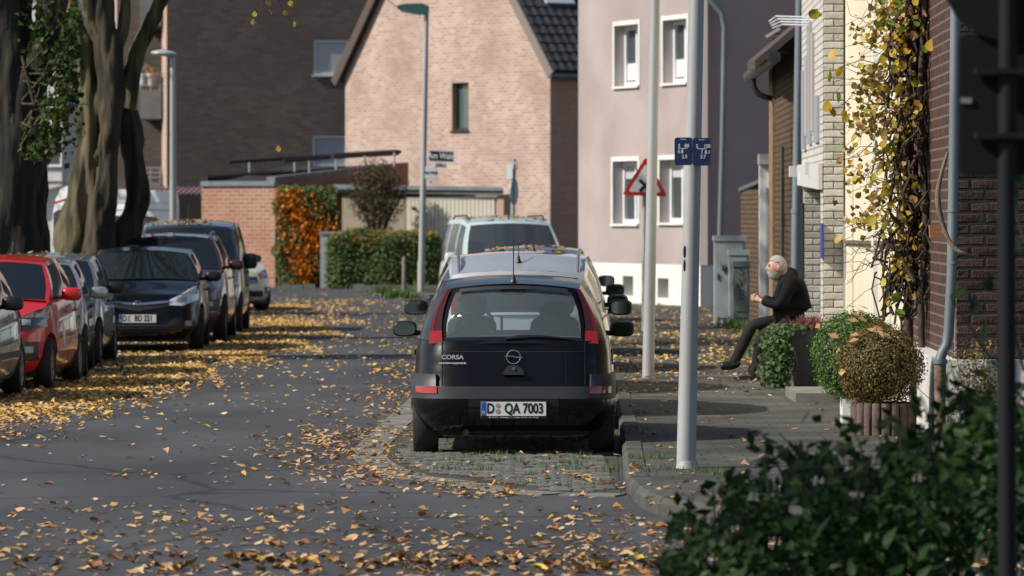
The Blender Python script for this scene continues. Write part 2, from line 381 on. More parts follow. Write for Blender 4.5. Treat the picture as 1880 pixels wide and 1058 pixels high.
def window(parent, a, u, n, h, depth, fm, gm=None, fw=.06, mull=None, sill=None, rail=None, surround=None):
    c = lambda uu, z, d: a + u * uu + Vector((0, 0, z)) - n * d
    def bar(mb, u0, u1, z0, z1, d0, d1):
        ps = [c(uu, z, d) for uu in (u0, u1) for d in (d0, d1) for z in (z0, z1)]
        mb.add(ps, [(0, 1, 3, 2), (4, 6, 7, 5), (0, 4, 5, 1), (2, 3, 7, 6), (0, 2, 6, 4), (1, 5, 7, 3)])
    u0, u1, z0, z1 = h; f = MB(); d0, d1 = depth - .07, depth + .02
    bar(f, u0, u1, z0, z0 + fw, d0, d1); bar(f, u0, u1, z1 - fw, z1, d0, d1); bar(f, u0, u0 + fw, z0 + fw, z1 - fw, d0, d1); bar(f, u1 - fw, u1, z0 + fw, z1 - fw, d0, d1)
    for mm in (mull or ()): bar(f, lerp(u0, u1, mm) - fw * .5, lerp(u0, u1, mm) + fw * .5, z0 + fw, z1 - fw, d0 + .005, d1)
    w_ = f.build('window', fm, parent)
    g = MB(); g.quad(c(u0 + fw, z0 + fw, depth), c(u1 - fw, z0 + fw, depth), c(u1 - fw, z1 - fw, depth), c(u0 + fw, z1 - fw, depth)); g.build('pane', gm or GLASS_FAR, w_)
    if sill:
        s = MB(); bar(s, u0 - .05, u1 + .05, z0 - .05, z0 - .002, -.06, depth - .08); s.build('sill', sill, w_)
    if rail:
        s = MB(); bar(s, u0 + fw, u1 - fw, lerp(z0, z1, rail[0]), lerp(z0, z1, rail[1]), depth - .03, depth - .012); s.build('blind', rail[2], w_)
    if surround:
        s = MB(); k = .09
        bar(s, u0 - k, u1 + k, z1, z1 + k, -.02, .03); bar(s, u0 - k, u0, z0, z1, -.02, .03); bar(s, u1, u1 + k, z0, z1, -.02, .03); s.build('surround', surround, w_)
    return w_
PLW = mat('white_plastic', (.75, .76, .77), .4)
BLIND = mat('roller_blind', (.5, .5, .5), .6, c2=(.42, .43, .45), scale=1.5)
DKFR = mat('dark_frame', (.03, .028, .027), .5)
# --- pale brick gable house
GAB = brick_mat('gable_brick', (.35, .215, .175), (.52, .37, .31), (.52, .445, .395), .25, .088, .016, patch=(.30, .20, .17), patch_scale=.5, bump=.5)
GABS = brick_mat('side_brick', (.46, .24, .16), (.56, .31, .21), (.46, .32, .25), .24, .078, .011, bump=.5)  # side copy of the brick, colour lifted to brighten the shaded wall
A2 = (1.06, 136.0); B2 = (-4.9, 144.0); EV = 6.05
hs = thing('brick_house', 'steep gabled pale red brick house behind the garages', 'house', (-1.9, 140, 0))
L2 = (Vector(A2) - Vector(B2)).length; RISE = 6.1
hole = (L2 * .535, L2 * .615, 1.95 + 156 / 65.3, 1.95 + 245 / 65.3)
wl, a_, u_, n_ = wall('wall', B2, A2, 0, EV, GAB, hs, [hole] if hole[3] < EV else [(hole[0], hole[1], hole[2], EV - .06)], .22, jamb=GABS, top=(L2 / 2, EV + RISE))
hole = (hole[0], hole[1], hole[2], min(hole[3], EV - .06))
window(hs, a_, u_, n_, hole, .2, DKFR, glass_mat('slit_glass', (.07, .11, .11), 0, rough=.08), fw=.07, sill=DKFR)
inn = -n_; A3 = Vector((*A2, 0)); B3 = Vector((*B2, 0)); DEP = 11
wall('wall', A2, tuple((A3 + inn * DEP).xy), 0, EV, GABS, hs)
wall('wall', tuple((B3 + inn * DEP).xy), B2, 0, EV, GABS, hs)
wall('wall', tuple((A3 + inn * DEP).xy), tuple((B3 + inn * DEP).xy), 0, EV, GABS, hs, top=(L2 / 2, EV + RISE))
ROOFM = mat('roof_tile', (.035, .033, .034), .55, c2=(.06, .055, .055), scale=5)
VERGE = mat('verge_board', (.085, .06, .05), .7)
def slope_frame(side):
    base = A3 if side > 0 else B3; sdir = (-u_ if side > 0 else u_) * (L2 / 2) + Vector((0, 0, RISE)); sl = sdir.length; sdir.normalize()
    nrm = inn.cross(sdir) if side < 0 else sdir.cross(inn); nrm.normalize()
    if nrm.z < 0: nrm = -nrm
    return base + Vector((0, 0, EV)), sdir, sl, nrm
roof = None
for side in (1, -1):
    o0, sd_, sl, nr = slope_frame(side)
    c = [o0 - sd_ * .3 - inn * .16, o0 - sd_ * .3 + inn * (DEP + .2), o0 + sd_ * sl + inn * (DEP + .2), o0 + sd_ * sl - inn * .16]
    r_ = MB().ext([p + nr * .02 for p in c], nr * .16).build('roof', ROOFM, hs)
    v = [o0 - sd_ * .38 - inn * .17, o0 + sd_ * (sl + .05) - inn * .17]
    mb = MB(); mb.ext([v[0] - nr * .06, v[1] - nr * .06, v[1] + nr * .22, v[0] + nr * .22], -inn * .06); mb.build('verge_board', VERGE if side < 0 else mat('verge_stone', (.2, .17, .15), .8), r_)
    if side > 0:
        def tile(M):
            mb = MB(); w_, l_ = .30, .40
            prof = [(0, 0), (.05, .022), (.10, .03), (.15, .022), (.20, .004), (.25, 0), (.30, .004)]
            k = len(prof)
            vs = [M @ Vector((x, yy, z + zz)) for yy, zz in ((0, .035), (l_, .0)) for x, z in prof] + [M @ Vector((x, 0, z + .012)) for x, z in prof]
            mb.add(vs, [(i, i + 1, k + i + 1, k + i) for i in range(k - 1)] + [(2 * k + i, 2 * k + i + 1, i + 1, i) for i in range(k - 1)]); return mb
        for r in range(10):
            for c_ in range(11):
                o = o0 + nr * .185 - sd_ * .3 + sd_ * (r * .335) + inn * (-.14 + c_ * .302 + random.uniform(-.006, .006))
                M = Matrix(((inn.x, sd_.x, nr.x, o.x), (inn.y, sd_.y, nr.y, o.y), (inn.z, sd_.z, nr.z, o.z), (0, 0, 0, 1)))
                tile(M).build('tile', ROOFM, r_)
        mb = MB(); o = o0 - sd_ * .36 + nr * .05
        pts = [o - inn * .2, o + inn * (DEP + .2)]; mb.tube(pts, .075, 10); mb.build('gutter', ZINC, r_)
o0, sd_, sl, nr = slope_frame(1)
b0 = o0 + sd_ * 2.15 + inn * .75 + nr * .23; mb = MB(); mb.ext([b0, b0 + inn * 1.0, b0 + inn * 1.0 + sd_ * .45, b0 + sd_ * .45], nr * .05); mb.build('skylight', mat('pale_glass', (.55, .6, .65), .2), hs)
# --- garage with ribbed door, beside the brick house
CONC = mat('grey_fascia', (.16, .16, .17), .8, c2=(.10, .09, .09), scale=3)
gd = 130.0; sG = FP / gd
gar = thing('garage', 'flat roofed garage with ribbed cream up-and-over door against the gable house', 'garage', (wx(830, gd), gd, 0)); gar.rotation_euler.z = R(-28); gar.scale.x = 1.13
X0, X1, XM = wx(742, gd), wx(925, gd), wx(622, gd)
REND = mat('beige_render', (.33, .29, .22), .9, c2=(.24, .21, .15), scale=1.5)
mb = MB(); mb.box(XM, X0 - .02, gd + .05, gd + 4, 0, wz(350, gd)); mb.build('side_wall', REND, gar)
mb = MB(); mb.box(X1 - .17, X1, gd, gd + .4, 0, wz(357, gd)); mb.build('door_post', GABS, gar)
mb = MB(); mb.ext([(XM - .1, gd - .1, wz(352, gd)), (X1 + .03, gd - .1, wz(359, gd)), (X1 + .03, gd - .1, wz(347, gd)), (XM - .1, gd - .1, wz(340, gd))], (-1.66, 3.53, 0)); fas = mb.build('fascia', CONC, gar)
mb = MB(); mb.ext([(XM - .14, gd - .16, wz(347, gd)), (X1 + .05, gd - .16, wz(350.5, gd)), (X1 + .05, gd - .16, wz(344, gd)), (XM - .14, gd - .16, wz(338, gd))], (-1.66, 3.53, 0)); mb.build('roof_edge', ZINC, gar)
CREAM = mat('cream_door', (.58, .55, .46), .5, c2=(.52, .49, .41), scale=1.2)
mb = MB(); mb.box(X0, X1 - .18, gd + .06, gd + .1, .02, wz(361, gd)); door = mb.build('door', mat('door_back', (.42, .40, .33), .6), gar)
nrib = 22; wr = (X1 - .18 - X0 - .12) / nrib
mb = MB(); mb.box(0, wr * .86, gd + .02, gd + .059, .05, wz(367, gd)); rm = mb.mesh('panel', CREAM)
for i in range(nrib): o = link('panel', rm, door); o.location.x = X0 + .06 + i * wr
mb = MB(); mb.box(X0, X1 - .18, gd + .01, gd + .058, wz(367, gd) + .01, wz(361, gd)); mb.build('door_rail', CREAM, door)
mb = MB(); mb.box(wx(755, gd), wx(762, gd), gd - .02, gd + .018, wz(384, gd), wz(380, gd)); mb.build('handle', BLACK, door)
# --- orange brick garage block
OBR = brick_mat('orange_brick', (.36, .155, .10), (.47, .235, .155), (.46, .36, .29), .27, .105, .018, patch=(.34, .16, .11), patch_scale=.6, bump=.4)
og = thing('brick_garage', 'low orange brick garage with grey flashing beside the berry hedge', 'garage', (-7.4, 132, 0))
p0 = (wx(370, 132), 132.0); p1 = (wx(505, 131), 131.0); zt = wz(342, 132)
wall('wall', p0, p1, 0, zt, OBR, og)
p2 = (wx(750, 139), 139.0)
mb = MB(); q = [Vector((*p1, 0)), Vector((*p2, 0))]
zl, zr = wz(333, 131), wz(306, 139)
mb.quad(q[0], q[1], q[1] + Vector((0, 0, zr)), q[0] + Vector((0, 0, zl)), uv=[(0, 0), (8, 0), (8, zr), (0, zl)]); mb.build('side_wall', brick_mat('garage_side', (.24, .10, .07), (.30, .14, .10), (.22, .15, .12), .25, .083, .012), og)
mb = MB(); mb.ext([(*p1, zl), (*p2, zr), (*p2, zr + .12), (*p1, zl + .12)], (-.25, .35, 0)); mb.build('coping', CONC, og)
mb = MB(); uu = (Vector(p1) - Vector(p0)).normalized(); nn = Vector((uu.y, -uu.x))
mb.ext([(p0[0] + nn.x * .06, p0[1] + nn.y * .06, zt), (p1[0] + nn.x * .06, p1[1] + nn.y * .06, zt), (p1[0] + nn.x * .06, p1[1] + nn.y * .06, zt + .13), (p0[0] + nn.x * .06, p0[1] + nn.y * .06, zt + .13)], (-nn.x * .2, -nn.y * .2, 0)); mb.build('flashing', ZINC, og)
mb = MB(); mb.add([(*p0, zt), (*p1, zt), (p2[0], p2[1], zr), (p0[0] + 2, p0[1] + 6, zr)], [(0, 1, 2, 3)]); mb.build('flat_roof', DKFR, og)
# dark rails and panels on that roof
sp = thing('roof_rails', 'dark sloping roof rails on short posts above the brick garage', 'roof rack', (wx(560, 135), 135, wz(330, 135)))
def rail(x0, y0, d0, x1, y1, d1, r, name='rail'): MB().tube([P(x0, y0, d0), P(x1, y1, d1)], r, 10).build(name, BLACK, sp, 40)
rail(420, 298, 134, 640, 284, 136, .045); rail(520, 296, 134, 735, 279, 137, .05); rail(610, 287, 135, 730, 280, 137, .085)
rail(380, 327, 135, 520, 318, 135.5, .09); rail(500, 320, 135.5, 690, 306, 137, .06)
for x, yt, yb in ((458, 297, 322), (568, 292, 318), (617, 288, 312), (541, 296, 316), (670, 286, 308), (724, 280, 306)): MB().tube([P(x, yt, 135.5), P(x, yb, 135.5)], .03, 8).build('post', STEEL, sp)
# --- dark brick block of flats
DKB = brick_mat('dark_brick', (.125, .097, .082), (.19, .15, .125), (.145, .125, .11), .34, .125, .02, patch=(.11, .09, .08), patch_scale=.3, bump=.5)
fl = thing('apartment_block', 'tall dark brown brick block of flats with balconies behind the trees', 'building', (-5, 165, 0))
fd = 165.0; p0 = (wx(306, fd), fd); p1 = (wx(306, fd) + 13, fd + 2.6)
def fpx(px): # pixel column -> distance along the wall
    k = (px - 940) / FP; return (k * p0[1] - p0[0]) / (.9806 - k * .1961)
h1 = (fpx(576), fpx(640), wz(141, 168), wz(77, 168)); h2 = (fpx(574), fpx(640), wz(306, 168), wz(251, 168))
wl, a_, u_, n_ = wall('wall', p0, p1, 0, 16, DKB, fl, [h1, h2], .12)
for h in (h1, h2): window(fl, a_, u_, n_, h, .1, PLW, glass_mat('blue_blind%d' % int(h[2]), (.30, .36, .45), 0, rough=.25), fw=.07, sill=PLW if h is h1 else DKFR, rail=(.06, .94, BLIND) if h is h1 else None)
LITB = brick_mat('sunlit_edge_brick', (.42, .27, .2), (.5, .34, .26), (.5, .42, .36), .25, .1, .015)  # sunlight on the edge pier put into a paler brick
q0 = (p0[0] - .20, fd + .5); wall('edge_pier', q0, (p0[0] - .003, fd + .0), 0, 16, LITB, fl)
lx = wx(110, fd + 2)
wall('back_wall', (lx, fd + 3.2), (q0[0], fd + 3.2), 0, 16, DKB, fl)
BALC = mat('balcony_concrete', (.23, .22, .21), .85, c2=(.17, .16, .16), scale=2)
for yb, yt in ((218, 165), (47, -5), (383, 335)):
    mb = MB(); mb.box(wx(255, fd), q0[0] - .01, fd + .3, fd + .42, wz(yb, fd), wz(yt, fd)); bo = mb.build('balcony', BALC, fl)
    mb = MB(); mb.box(wx(255, fd), q0[0] - .01, fd + .42, fd + 3.2, wz(yb, fd), wz(yb, fd) + .18); mb.build('balcony_floor', BALC, bo)
    for k in range(3):
        mb = MB(); zz = wz(yt, fd) + .16 + k * .16; mb.tube([(wx(255, fd), fd + .36, zz), (q0[0] - .02, fd + .36, zz)], .025, 6); mb.build('rail', STEEL, bo)
    for k in range(3): MB().tube([(lerp(wx(257, fd), q0[0] - .05, k / 2), fd + .36, wz(yt, fd)), (lerp(wx(257, fd), q0[0] - .05, k / 2), fd + .36, wz(yt, fd) + .5)], .02, 6).build('post', STEEL, bo)
wall('pier', (wx(213, fd) - .3, fd + .6), (wx(213, fd), fd + .3), 0, 16, mat('pink_pier', (.5, .36, .32), .8), fl)
for x, r_, cc, nm in ((277, .20, (.55, .47, .40), 'terracotta'), (260, .15, (.7, .7, .7), 'white')):
    ft = thing('flower_pot', f'{"pale terracotta" if nm != "white" else "small white"} flower pot on the balcony rail of the dark flats', 'flower pot', (wx(x, fd), fd + .45, wz(158, fd)))
    MB().lathe([(0, 0), (r_ * .7, 0), (r_, .34), (r_ * 1.12, .34), (r_ * 1.12, .44), (r_ * .9, .44), (r_ * .85, .36), (0, .36)], Matrix.Translation((wx(x, fd), fd + .45, wz(158, fd))), 16).build('pot', mat('pot_' + nm, cc, .8), ft, 40)
    mb = MB()
    for k in range(30):
        c = Vector((wx(x, fd), fd + .45, wz(158, fd) + .45)) + Vector((random.gauss(0, .16), random.gauss(0, .16), abs(random.gauss(.1, .12))))
        d1 = Vector((random.gauss(0, 1), random.gauss(0, 1), random.gauss(0, 1))).normalized() * .07; d2 = d1.cross(Vector((random.random(), random.random(), 1))).normalized() * .05
        mb.add([c - d1, c + d2, c + d1, c - d2], [(0, 1, 2, 3)])
    mb.build('flowers', leaf_mat('balcony_flowers_' + nm, [(.6, .15, .03), (.7, .6, .55), (.06, .12, .03), (.7, .35, .05)]), ft)
# --- white house glimpsed between the trunks
wh = thing('white_house', 'white rendered house glimpsed between the tree trunks', 'house', (wx(60, 150), 150, 0))
h1 = (4.05, 4.75, wz(306, 150), wz(262, 150))
wl, a_, u_, n_ = wall('wall', (wx(-170, 150), 150.5), (wx(113, 150), 150), 0, 9, WHITE, wh, [h1], .15); window(wh, a_, u_, n_, h1, .12, PLW, fw=.06, sill=CONC)
wall('wall', (wx(113, 150), 150), (wx(113, 150) + .4, 158), 0, 9, WHITE, wh)
MB().box(wx(-180, 150), wx(120, 150), 149.6, 149.95, wz(338, 150), wz(333, 150)).build('ledge', CONC, wh)
MB().ext([(wx(-175, 150), 150, 9), (wx(117, 150), 149.8, 9), (wx(117, 150), 153.8, 12), (wx(-175, 150), 153.8, 12)], (0, .1, .15)).build('roof', ROOFM, wh)
# --- carport with pink corrugated roof
cp = thing('carport', 'carport with faded pink corrugated roof next to the orange brick garage', 'carport', (wx(330, 134), 134, 0))
PINKR = mat('pink_corrugated', (.32, .19, .19), .6, c2=(.25, .14, .14), scale=2)
mb = MB(); xa, xb = wx(205, 134), wx(371, 134)
mb.grid(lambda s, t: Vector((lerp(xa, xb, s), 134 + 3 * t, wz(355, 131) + .2 * t + .025 * math.sin(s * 2 * math.pi * 17))), 136, 1); mb.build('roof', PINKR, cp)
for x in (225, 372): MB().box(wx(x, 131) - .05, wx(x, 131) + .05, 134.3, 134.4, 0, wz(357, 131)).build('post', DKFR, cp)
mb = MB(); 
pm = MB().box(0, .2, 136.5, 136.53, 0, 1.45).mesh('plank', WOODP)
for k in range(12): o = link('plank', pm, cp); o.location = (wx(300, 131) + k * .215 - 1, 0, random.uniform(-.03, .03))
MB().box(xa, xb + .6, 137.4, 137.5, 0, 2.6).build('back_wall', DKFR, cp)

# --- pink house: long street face at a grazing angle, end wall towards us
PINK = mat('pink_render', (.42, .35, .34), .9, c2=(.33, .275, .265), scale=.55, bump=.15, bscale=30)
PINKS = mat('pink_shade_render', (.47, .325, .315), .9, c2=(.42, .29, .28), scale=.8, bump=.15, bscale=60)  # same pink render, warmed and lifted to offset the shaded end wall
ph = thing('pink_house', 'pink rendered house with deep white framed windows and white plinth', 'house', (3.79, 97.5, 0))
C0 = Vector((3.79, 97.5)); dirf = Vector((-2.28, 6.3)).normalized(); LF = 7.0; ZP = wz(487, 97.5) 
F0 = C0 + dirf * LF
def upx(px): # along from far corner to near corner
    k = (px - 940) / FP; t = (C0.x - k * C0.y) / (k * dirf.y - dirf.x); return LF - t
hw = []
for xa, xb, yt, yb in ((1129, 1173, 46, 158), (1218, 1262, 36, 152), (1126, 1172, 296, 411), (1212, 1258, 293, 409)):
    dm = C0.y + dirf.y * (LF - (upx(xa) + upx(xb)) / 2); hw.append((upx(xa), upx(xb), wz(yb, dm), wz(yt, dm)))
wl, a_, u_, n_ = wall('wall', tuple(F0), tuple(C0), ZP, 9.5, PINK, ph, hw, .30, jamb=mat('reveal_render', (.52, .47, .46), .85))
NET = mat('net_curtain', (.62, .62, .62), .8)
for i, h in enumerate(hw):
    window(ph, a_, u_, n_, h, .28, PLW, None, fw=.09, mull=(.5,), rail=((.1, .38, NET) if i < 2 else (.72, .97, BLIND)), surround=WHITE, sill=WHITE)
hp = []
for xa, xb, yt, yb in ((1147, 1166, 507, 543), (1211, 1231, 511, 547)):
    dm = C0.y + dirf.y * (LF - (upx(xa) + upx(xb)) / 2); hp.append((upx(xa), upx(xb), wz(yb, dm), wz(yt, dm)))
pl, a_, u_, n_ = wall('plinth', tuple(F0 + Vector((-.04, -.015))), tuple(C0 + Vector((-.04, -.015))), 0, ZP, mat('white_plinth', (.74, .73, .70), .8, c2=(.66, .65, .6), scale=1.2), ph, hp, .3)
for h in hp: window(ph, a_, u_, n_, h, .3, mat('cellar_frame', (.3, .29, .27), .7), GLASS_FAR, fw=.05)
gdir = Vector((.9402, .3403)); G1 = C0 + gdir * 9
wall('wall', tuple(C0), tuple(G1), ZP, 9.5, PINKS, ph)
wall('plinth', tuple(C0 + Vector((-.02, -.03))), tuple(G1 + Vector((0, -.03))), 0, ZP, mat('grey_plinth', (.80, .76, .70), .8), ph)
MB().box(C0.x - .06, C0.x + .10, C0.y - .05, C0.y + .1, ZP, 9.5).build('corner_bead', mat('bead_render', (.60, .49, .46), .8), ph)
wall('wall', tuple(F0 + gdir * 9), tuple(F0), 0, 9.5, PINK, ph); wall('wall', tuple(G1), tuple(F0 + gdir * 9), 0, 9.5, PINKS, ph)
rid = [C0 + gdir * 4.5, F0 + gdir * 4.5]
for s0, s1 in ((C0, F0), (G1, F0 + gdir * 9)):
    e = [Vector((*s0, 9.4)), Vector((*s1, 9.4)), Vector((*rid[1], 13)), Vector((*rid[0], 13))]; MB().ext(e, (0, 0, .15)).build('roof', ROOFM, ph)
dp = P(1329, 70, 97.3); MB().tube([P(1295, -10, 97.3), P(1310, 8, 97.3), P(1325, 24, 97.3), P(1330, 50, 97.3), P(1327, 240, 97.3), P(1322, 432, 97.3), P(1321, 600, 97.3)], .055, 10).build('downpipe', ZINC, ph, 40)

# --- garden-side row of low buildings along the pavement, from far to near
BRB = brick_mat('brown_brick', (.105, .064, .040), (.145, .09, .055), (.05, .038, .028), .22, .085, .014, bump=.9)
lw = thing('garden_wall', 'low brown brick garden wall with lead coping beyond the white gatepost', 'wall', (4.1, 85, 0))
wall('wall', (wx(1360, 88), 88), (wx(1402, 84), 84), 0, wz(348, 86), BRB, lw); wall('wall', (wx(1402, 84), 84), (6.5, 84), 0, wz(340, 86), BRB, lw)
mb = MB(); mb.ext([(wx(1356, 88), 88, wz(352, 88)), (wx(1404, 83.9), 83.9, wz(332, 84)), (wx(1404, 83.9), 83.9, wz(325, 84)), (wx(1356, 88), 88, wz(345, 88))], (.5, .1, 0)); mb.build('coping', mat('lead', (.10, .11, .13), .6), lw)
gp = thing('gatepost', 'tall white painted gatepost with stone cap next to the brown brick building', 'gatepost', (wx(1405, 80), 80, 0))
mb = MB(); mb.box(wx(1395, 80), wx(1412, 80), 80, 80.3, .1, wz(302, 80)); mb.box(wx(1412, 80) - .002, wx(1417, 80), 79.9, 80.05, .1, wz(302, 80)); mb.build('post', WHITE, gp)
MB().box(wx(1393, 80), wx(1419, 80), 79.85, 80.35, wz(302, 80) + .002, wz(283, 80)).build('cap', mat('cap_stone', (.42, .36, .34), .85), gp)
MB().box(wx(1406, 80), wx(1410, 80), 79.97, 79.998, .3, wz(345, 80)).build('recess_panel', mat('shade_grey', (.35, .35, .36), .7), gp)
bb = thing('brown_building', 'brown brick outbuilding with pitched roof and wide gutter beyond the white brick house', 'building', (3.95, 70, 0))
Bn, Bf = (wx(1462, 67.5), 67.5), (wx(1418, 76), 76.0); zB = wz(110, 68)
wall('wall', Bf, Bn, 0, zB + .15, BRB, bb); wall('wall', Bn, (7.5, 67.5), 0, zB + .8, BRB, bb); wall('wall', (7.5, 76), Bf, 0, zB + .8, BRB, bb)
MB().box(Bf[0] - .05, Bf[0] + .12, 75.0, 76.05, 0, zB + .1).build('corner_pier', mat('corner_brick', (.28, .19, .10), .9, c2=(.18, .12, .07), scale=9), bb)
for px, zt_ in ((1436, 205), (1446, 205)): MB().box(wx(px, 72) - .03, wx(px, 72) + .02, 71.5, 71.9, .3, wz(270, 72)).build('slot', DKFR, bb)
ro = [Vector((wx(1385, 67), 66.8, wz(128, 67))), Vector((wx(1372, 77), 77, wz(128, 77))), Vector((wx(1372, 77) + 4, 77, wz(128, 77) + 3.4)), Vector((wx(1385, 67) + 4, 66.8, wz(128, 67) + 3.4))]
rf = MB().ext(ro, (0, 0, .12)).build('roof', mat('roof_brown', (.07, .05, .045), .8), bb)
MB().tube([P(1422, 105, 66.5), P(1374, 142, 77)], .09, 14).build('gutter', mat('gutter_black', (.035, .037, .04), .4), rf, 40)
MB().tube([P(1382, 142, 75), P(1384, 160, 75), P(1392, 172, 75), P(1404, 178, 75), P(1420, 182, 75.2)], .045, 10).build('gutter_pipe', mat('gutter_black', (0, 0, 0)), rf, 40)
# white brick house
WBR = [mat('white_brick_a', (.55, .53, .49), .85, c2=(.44, .42, .38), scale=14, bump=.4, bscale=60), mat('white_brick_b', (.48, .46, .42), .85, c2=(.36, .34, .29), scale=14, bump=.4, bscale=60), mat('white_brick_c', (.60, .58, .55), .85, c2=(.5, .48, .44), scale=14, bump=.4, bscale=60)]
MORT = mat('grey_mortar', (.16, .155, .14), .95)
wbs = thing('white_brick_house', 'white brick clad house front with recessed entrance behind the sitting man', 'house', (3.9, 60, 0))
def brick_face(parent, x0, x1, y, z0, z1, bl, bh, mats, mort, rough=.006, back=.3, gap=.011):
    MB().box(x0 + .004, x1 - .004, y + .012, y + back, z0, z1).build('mortar_bed', mort, parent)
    r = 0; z = z0; cache = {}
    while z + bh * .6 < z1:
        x = x0 - (bl * .5 if r % 2 else 0)
        while x < x1 - .01:
            a = max(x, x0); b = min(x + bl - gap, x1)
            if b - a > .02:
                key = (round(b - a, 3), random.randrange(len(mats)), random.randrange(2))
                if key not in cache:
                    w_ = key[0]; mb = MB(); e = .008; j = [random.uniform(0, rough) for _ in range(4)]
                    mb.add([(0, .03, 0), (w_, .03, 0), (w_, .03, bh - gap), (0, .03, bh - gap), (0, .006, 0), (w_, .006, 0), (w_, .006, bh - gap), (0, .006, bh - gap),
                            (e, -j[0], e), (w_ - e, -j[1], e), (w_ - e, -j[2], bh - gap - e), (e, -j[3], bh - gap - e)],
                           [(0, 1, 5, 4), (1, 2, 6, 5), (2, 3, 7, 6), (3, 0, 4, 7), (4, 5, 9, 8), (5, 6, 10, 9), (6, 7, 11, 10), (7, 4, 8, 11), (8, 9, 10, 11)])
                    cache[key] = mb.mesh('brick', mats[key[1]])
                o = link('brick', cache[key], parent); o.location = (a, y + random.uniform(-.002, .002), z)
            x += bl
        z += bh; r += 1
brick_face(wbs, wx(1512, 57), wx(1549, 57), 57, .1, 4.9, .25, .086, WBR, MORT)
WBM = brick_mat('white_brick_wall', (.60, .575, .53), (.50, .48, .44), (.30, .29, .27), .25, .086, .012, bump=.8)
up = wall('upper_wall', (wx(1472, 63.6), 63.6), (wx(1512, 57) - .003, 57.0), wz(345, 60), 4.9, WBM, wbs)[0]
brick_face(wbs, wx(1476, 63), wx(1512, 63), 63, .1, wz(330, 63), .25, .086, WBR, MORT)
wall('side_pier', (wx(1512, 57) - .003, 57.5), (wx(1512, 57) - .003, 57.0), .1, wz(330, 57), WBM, wbs)
MB().box(wx(1515, 57.6), 4.4, 57.35, 63, wz(330, 60), wz(330, 60) + .12).build('entrance_ceiling', WHITE, wbs)
MB().box(3.99, 4.1, 57.3, 63, .1, wz(330, 60)).build('entrance_wall', WBM, wbs)
mb = MB(); mb.ext([(wx(1512, 57) - .06, 57.02, wz(348, 57)), (wx(1472, 63.6) - .06, 63.6, wz(340, 63.6)), (wx(1472, 63.6) - .06, 63.6, wz(303, 63.6)), (wx(1512, 57) - .06, 57.02, wz(300, 57))], (.05, 0, 0)); mb.build('fascia', mat('pale_fascia', (.55, .53, .52), .7), wbs)
LETM = mat('pale_blue_metal', (.42, .46, .50), .4, .4); LETD = mat('grey_panel', (.40, .34, .33), .6)
sg = thing('facade_sign', 'flat grey metal sign panels mounted on the upper white brick wall', 'sign', (3.7, 60, wz(200, 60)))
def strip(pxa, da, pxb, db, y0, y1, m, nm, off=.05):
    MB().ext([P(pxa, y0, da) - Vector((off, 0, 0)), P(pxb, y0, db) - Vector((off, 0, 0)), P(pxb, y1, db) - Vector((off, 0, 0)), P(pxa, y1, da) - Vector((off, 0, 0))], (.045, 0, 0)).build(nm, m, sg)
for pa, da, pb, db, ya, yb, m in ((1478, 62.6, 1482, 62, 130, 275, LETM), (1483, 61.9, 1488, 61.1, 105, 250, LETD), (1489, 61.0, 1494, 60.2, 40, 265, LETM), (1495, 60.1, 1499, 59.5, 60, 240, LETD), (1501, 59.2, 1508, 58, 175, 262, LETM)): strip(pa, da, pb, db, ya, yb, m, 'sign_panel')
ar = thing('drying_rack', 'white metal clothes airer of four bars folded out from the upper white wall', 'rack', (3.75, 62, wz(40, 62)))
WM = mat('white_metal', (.66, .67, .7), .35, .2)
for k in range(4):
    MB().tube([P(1497 - k * 2, 32 + k * 5, 60.5), P(1425 + k * 4, 30 + k * 5, 62 - k * .15), P(1412 + k * 2, 40 + k * 4, 62 - k * .15)], .011, 6).build('bar', WM, ar)
MB().ext([P(1404, 66, 62), P(1430, 50, 62), P(1434, 54, 62), P(1408, 70, 62)], (0, .03, 0)).build('bracket', LETM, ar)
MB().tube([P(1463, -20, 64.2), P(1463, 380, 64.2)], .055, 12).build('x', ZINC) if False else None
dpp = thing('downpipe', 'long blue-grey zinc downpipe between the white brick and brown brick buildings', 'downpipe', (wx(1463, 64.5), 64.5, .1))
MB().tube([P(1469, -30, 64.5), P(1466, 150, 64.5), P(1462, 388, 64.5)], .058, 12).build('pipe', ZINC, dpp, 40)
MB().tube([P(1462, 386, 64.5), P(1460, 560, 64.5), P(1459, 640, 64.5)], .064, 12).build('lower_pipe', ZINC, dpp, 40)
MB().tube([P(1462, 384, 64.5), P(1462, 392, 64.5)], .072, 12).build('collar', ZINC, dpp, 40)
cb = thing('cable_box', 'small white junction boxes fixed beside the zinc downpipe', 'box', (wx(1462, 63.3), 63.3, wz(315, 63.3)))
MB().box(wx(1450, 63.8), wx(1468, 63.8), 63.8, 63.95, wz(325, 63.8), wz(305, 63.8)).build('box', WHITE, cb); MB().box(wx(1484, 60) - .06, wx(1510, 60) - .1, 59.6, 59.7, wz(322, 60), wz(298, 60)).build('lid', WM, cb)
hns = thing('house_number_sign', 'thin upright blue enamel sign on the edge of the white brick pier', 'sign', (wx(1510, 56.9), 56.9, wz(475, 57)))
MB().box(wx(1508, 56.9), wx(1511.5, 56.9), 56.8, 57.1, wz(475, 57), wz(410, 57)).build('plate', mat('blue_enamel', (.03, .06, .30), .35), hns)
drp = thing('door_rod', 'dark vertical metal rod beside the recessed white brick entrance', 'rod', (wx(1474, 62.9), 62.9, .12)); MB().tube([P(1474, 373, 62.9), P(1474, 640, 62.9)], .022, 8).build('rod', BLACK, drp)
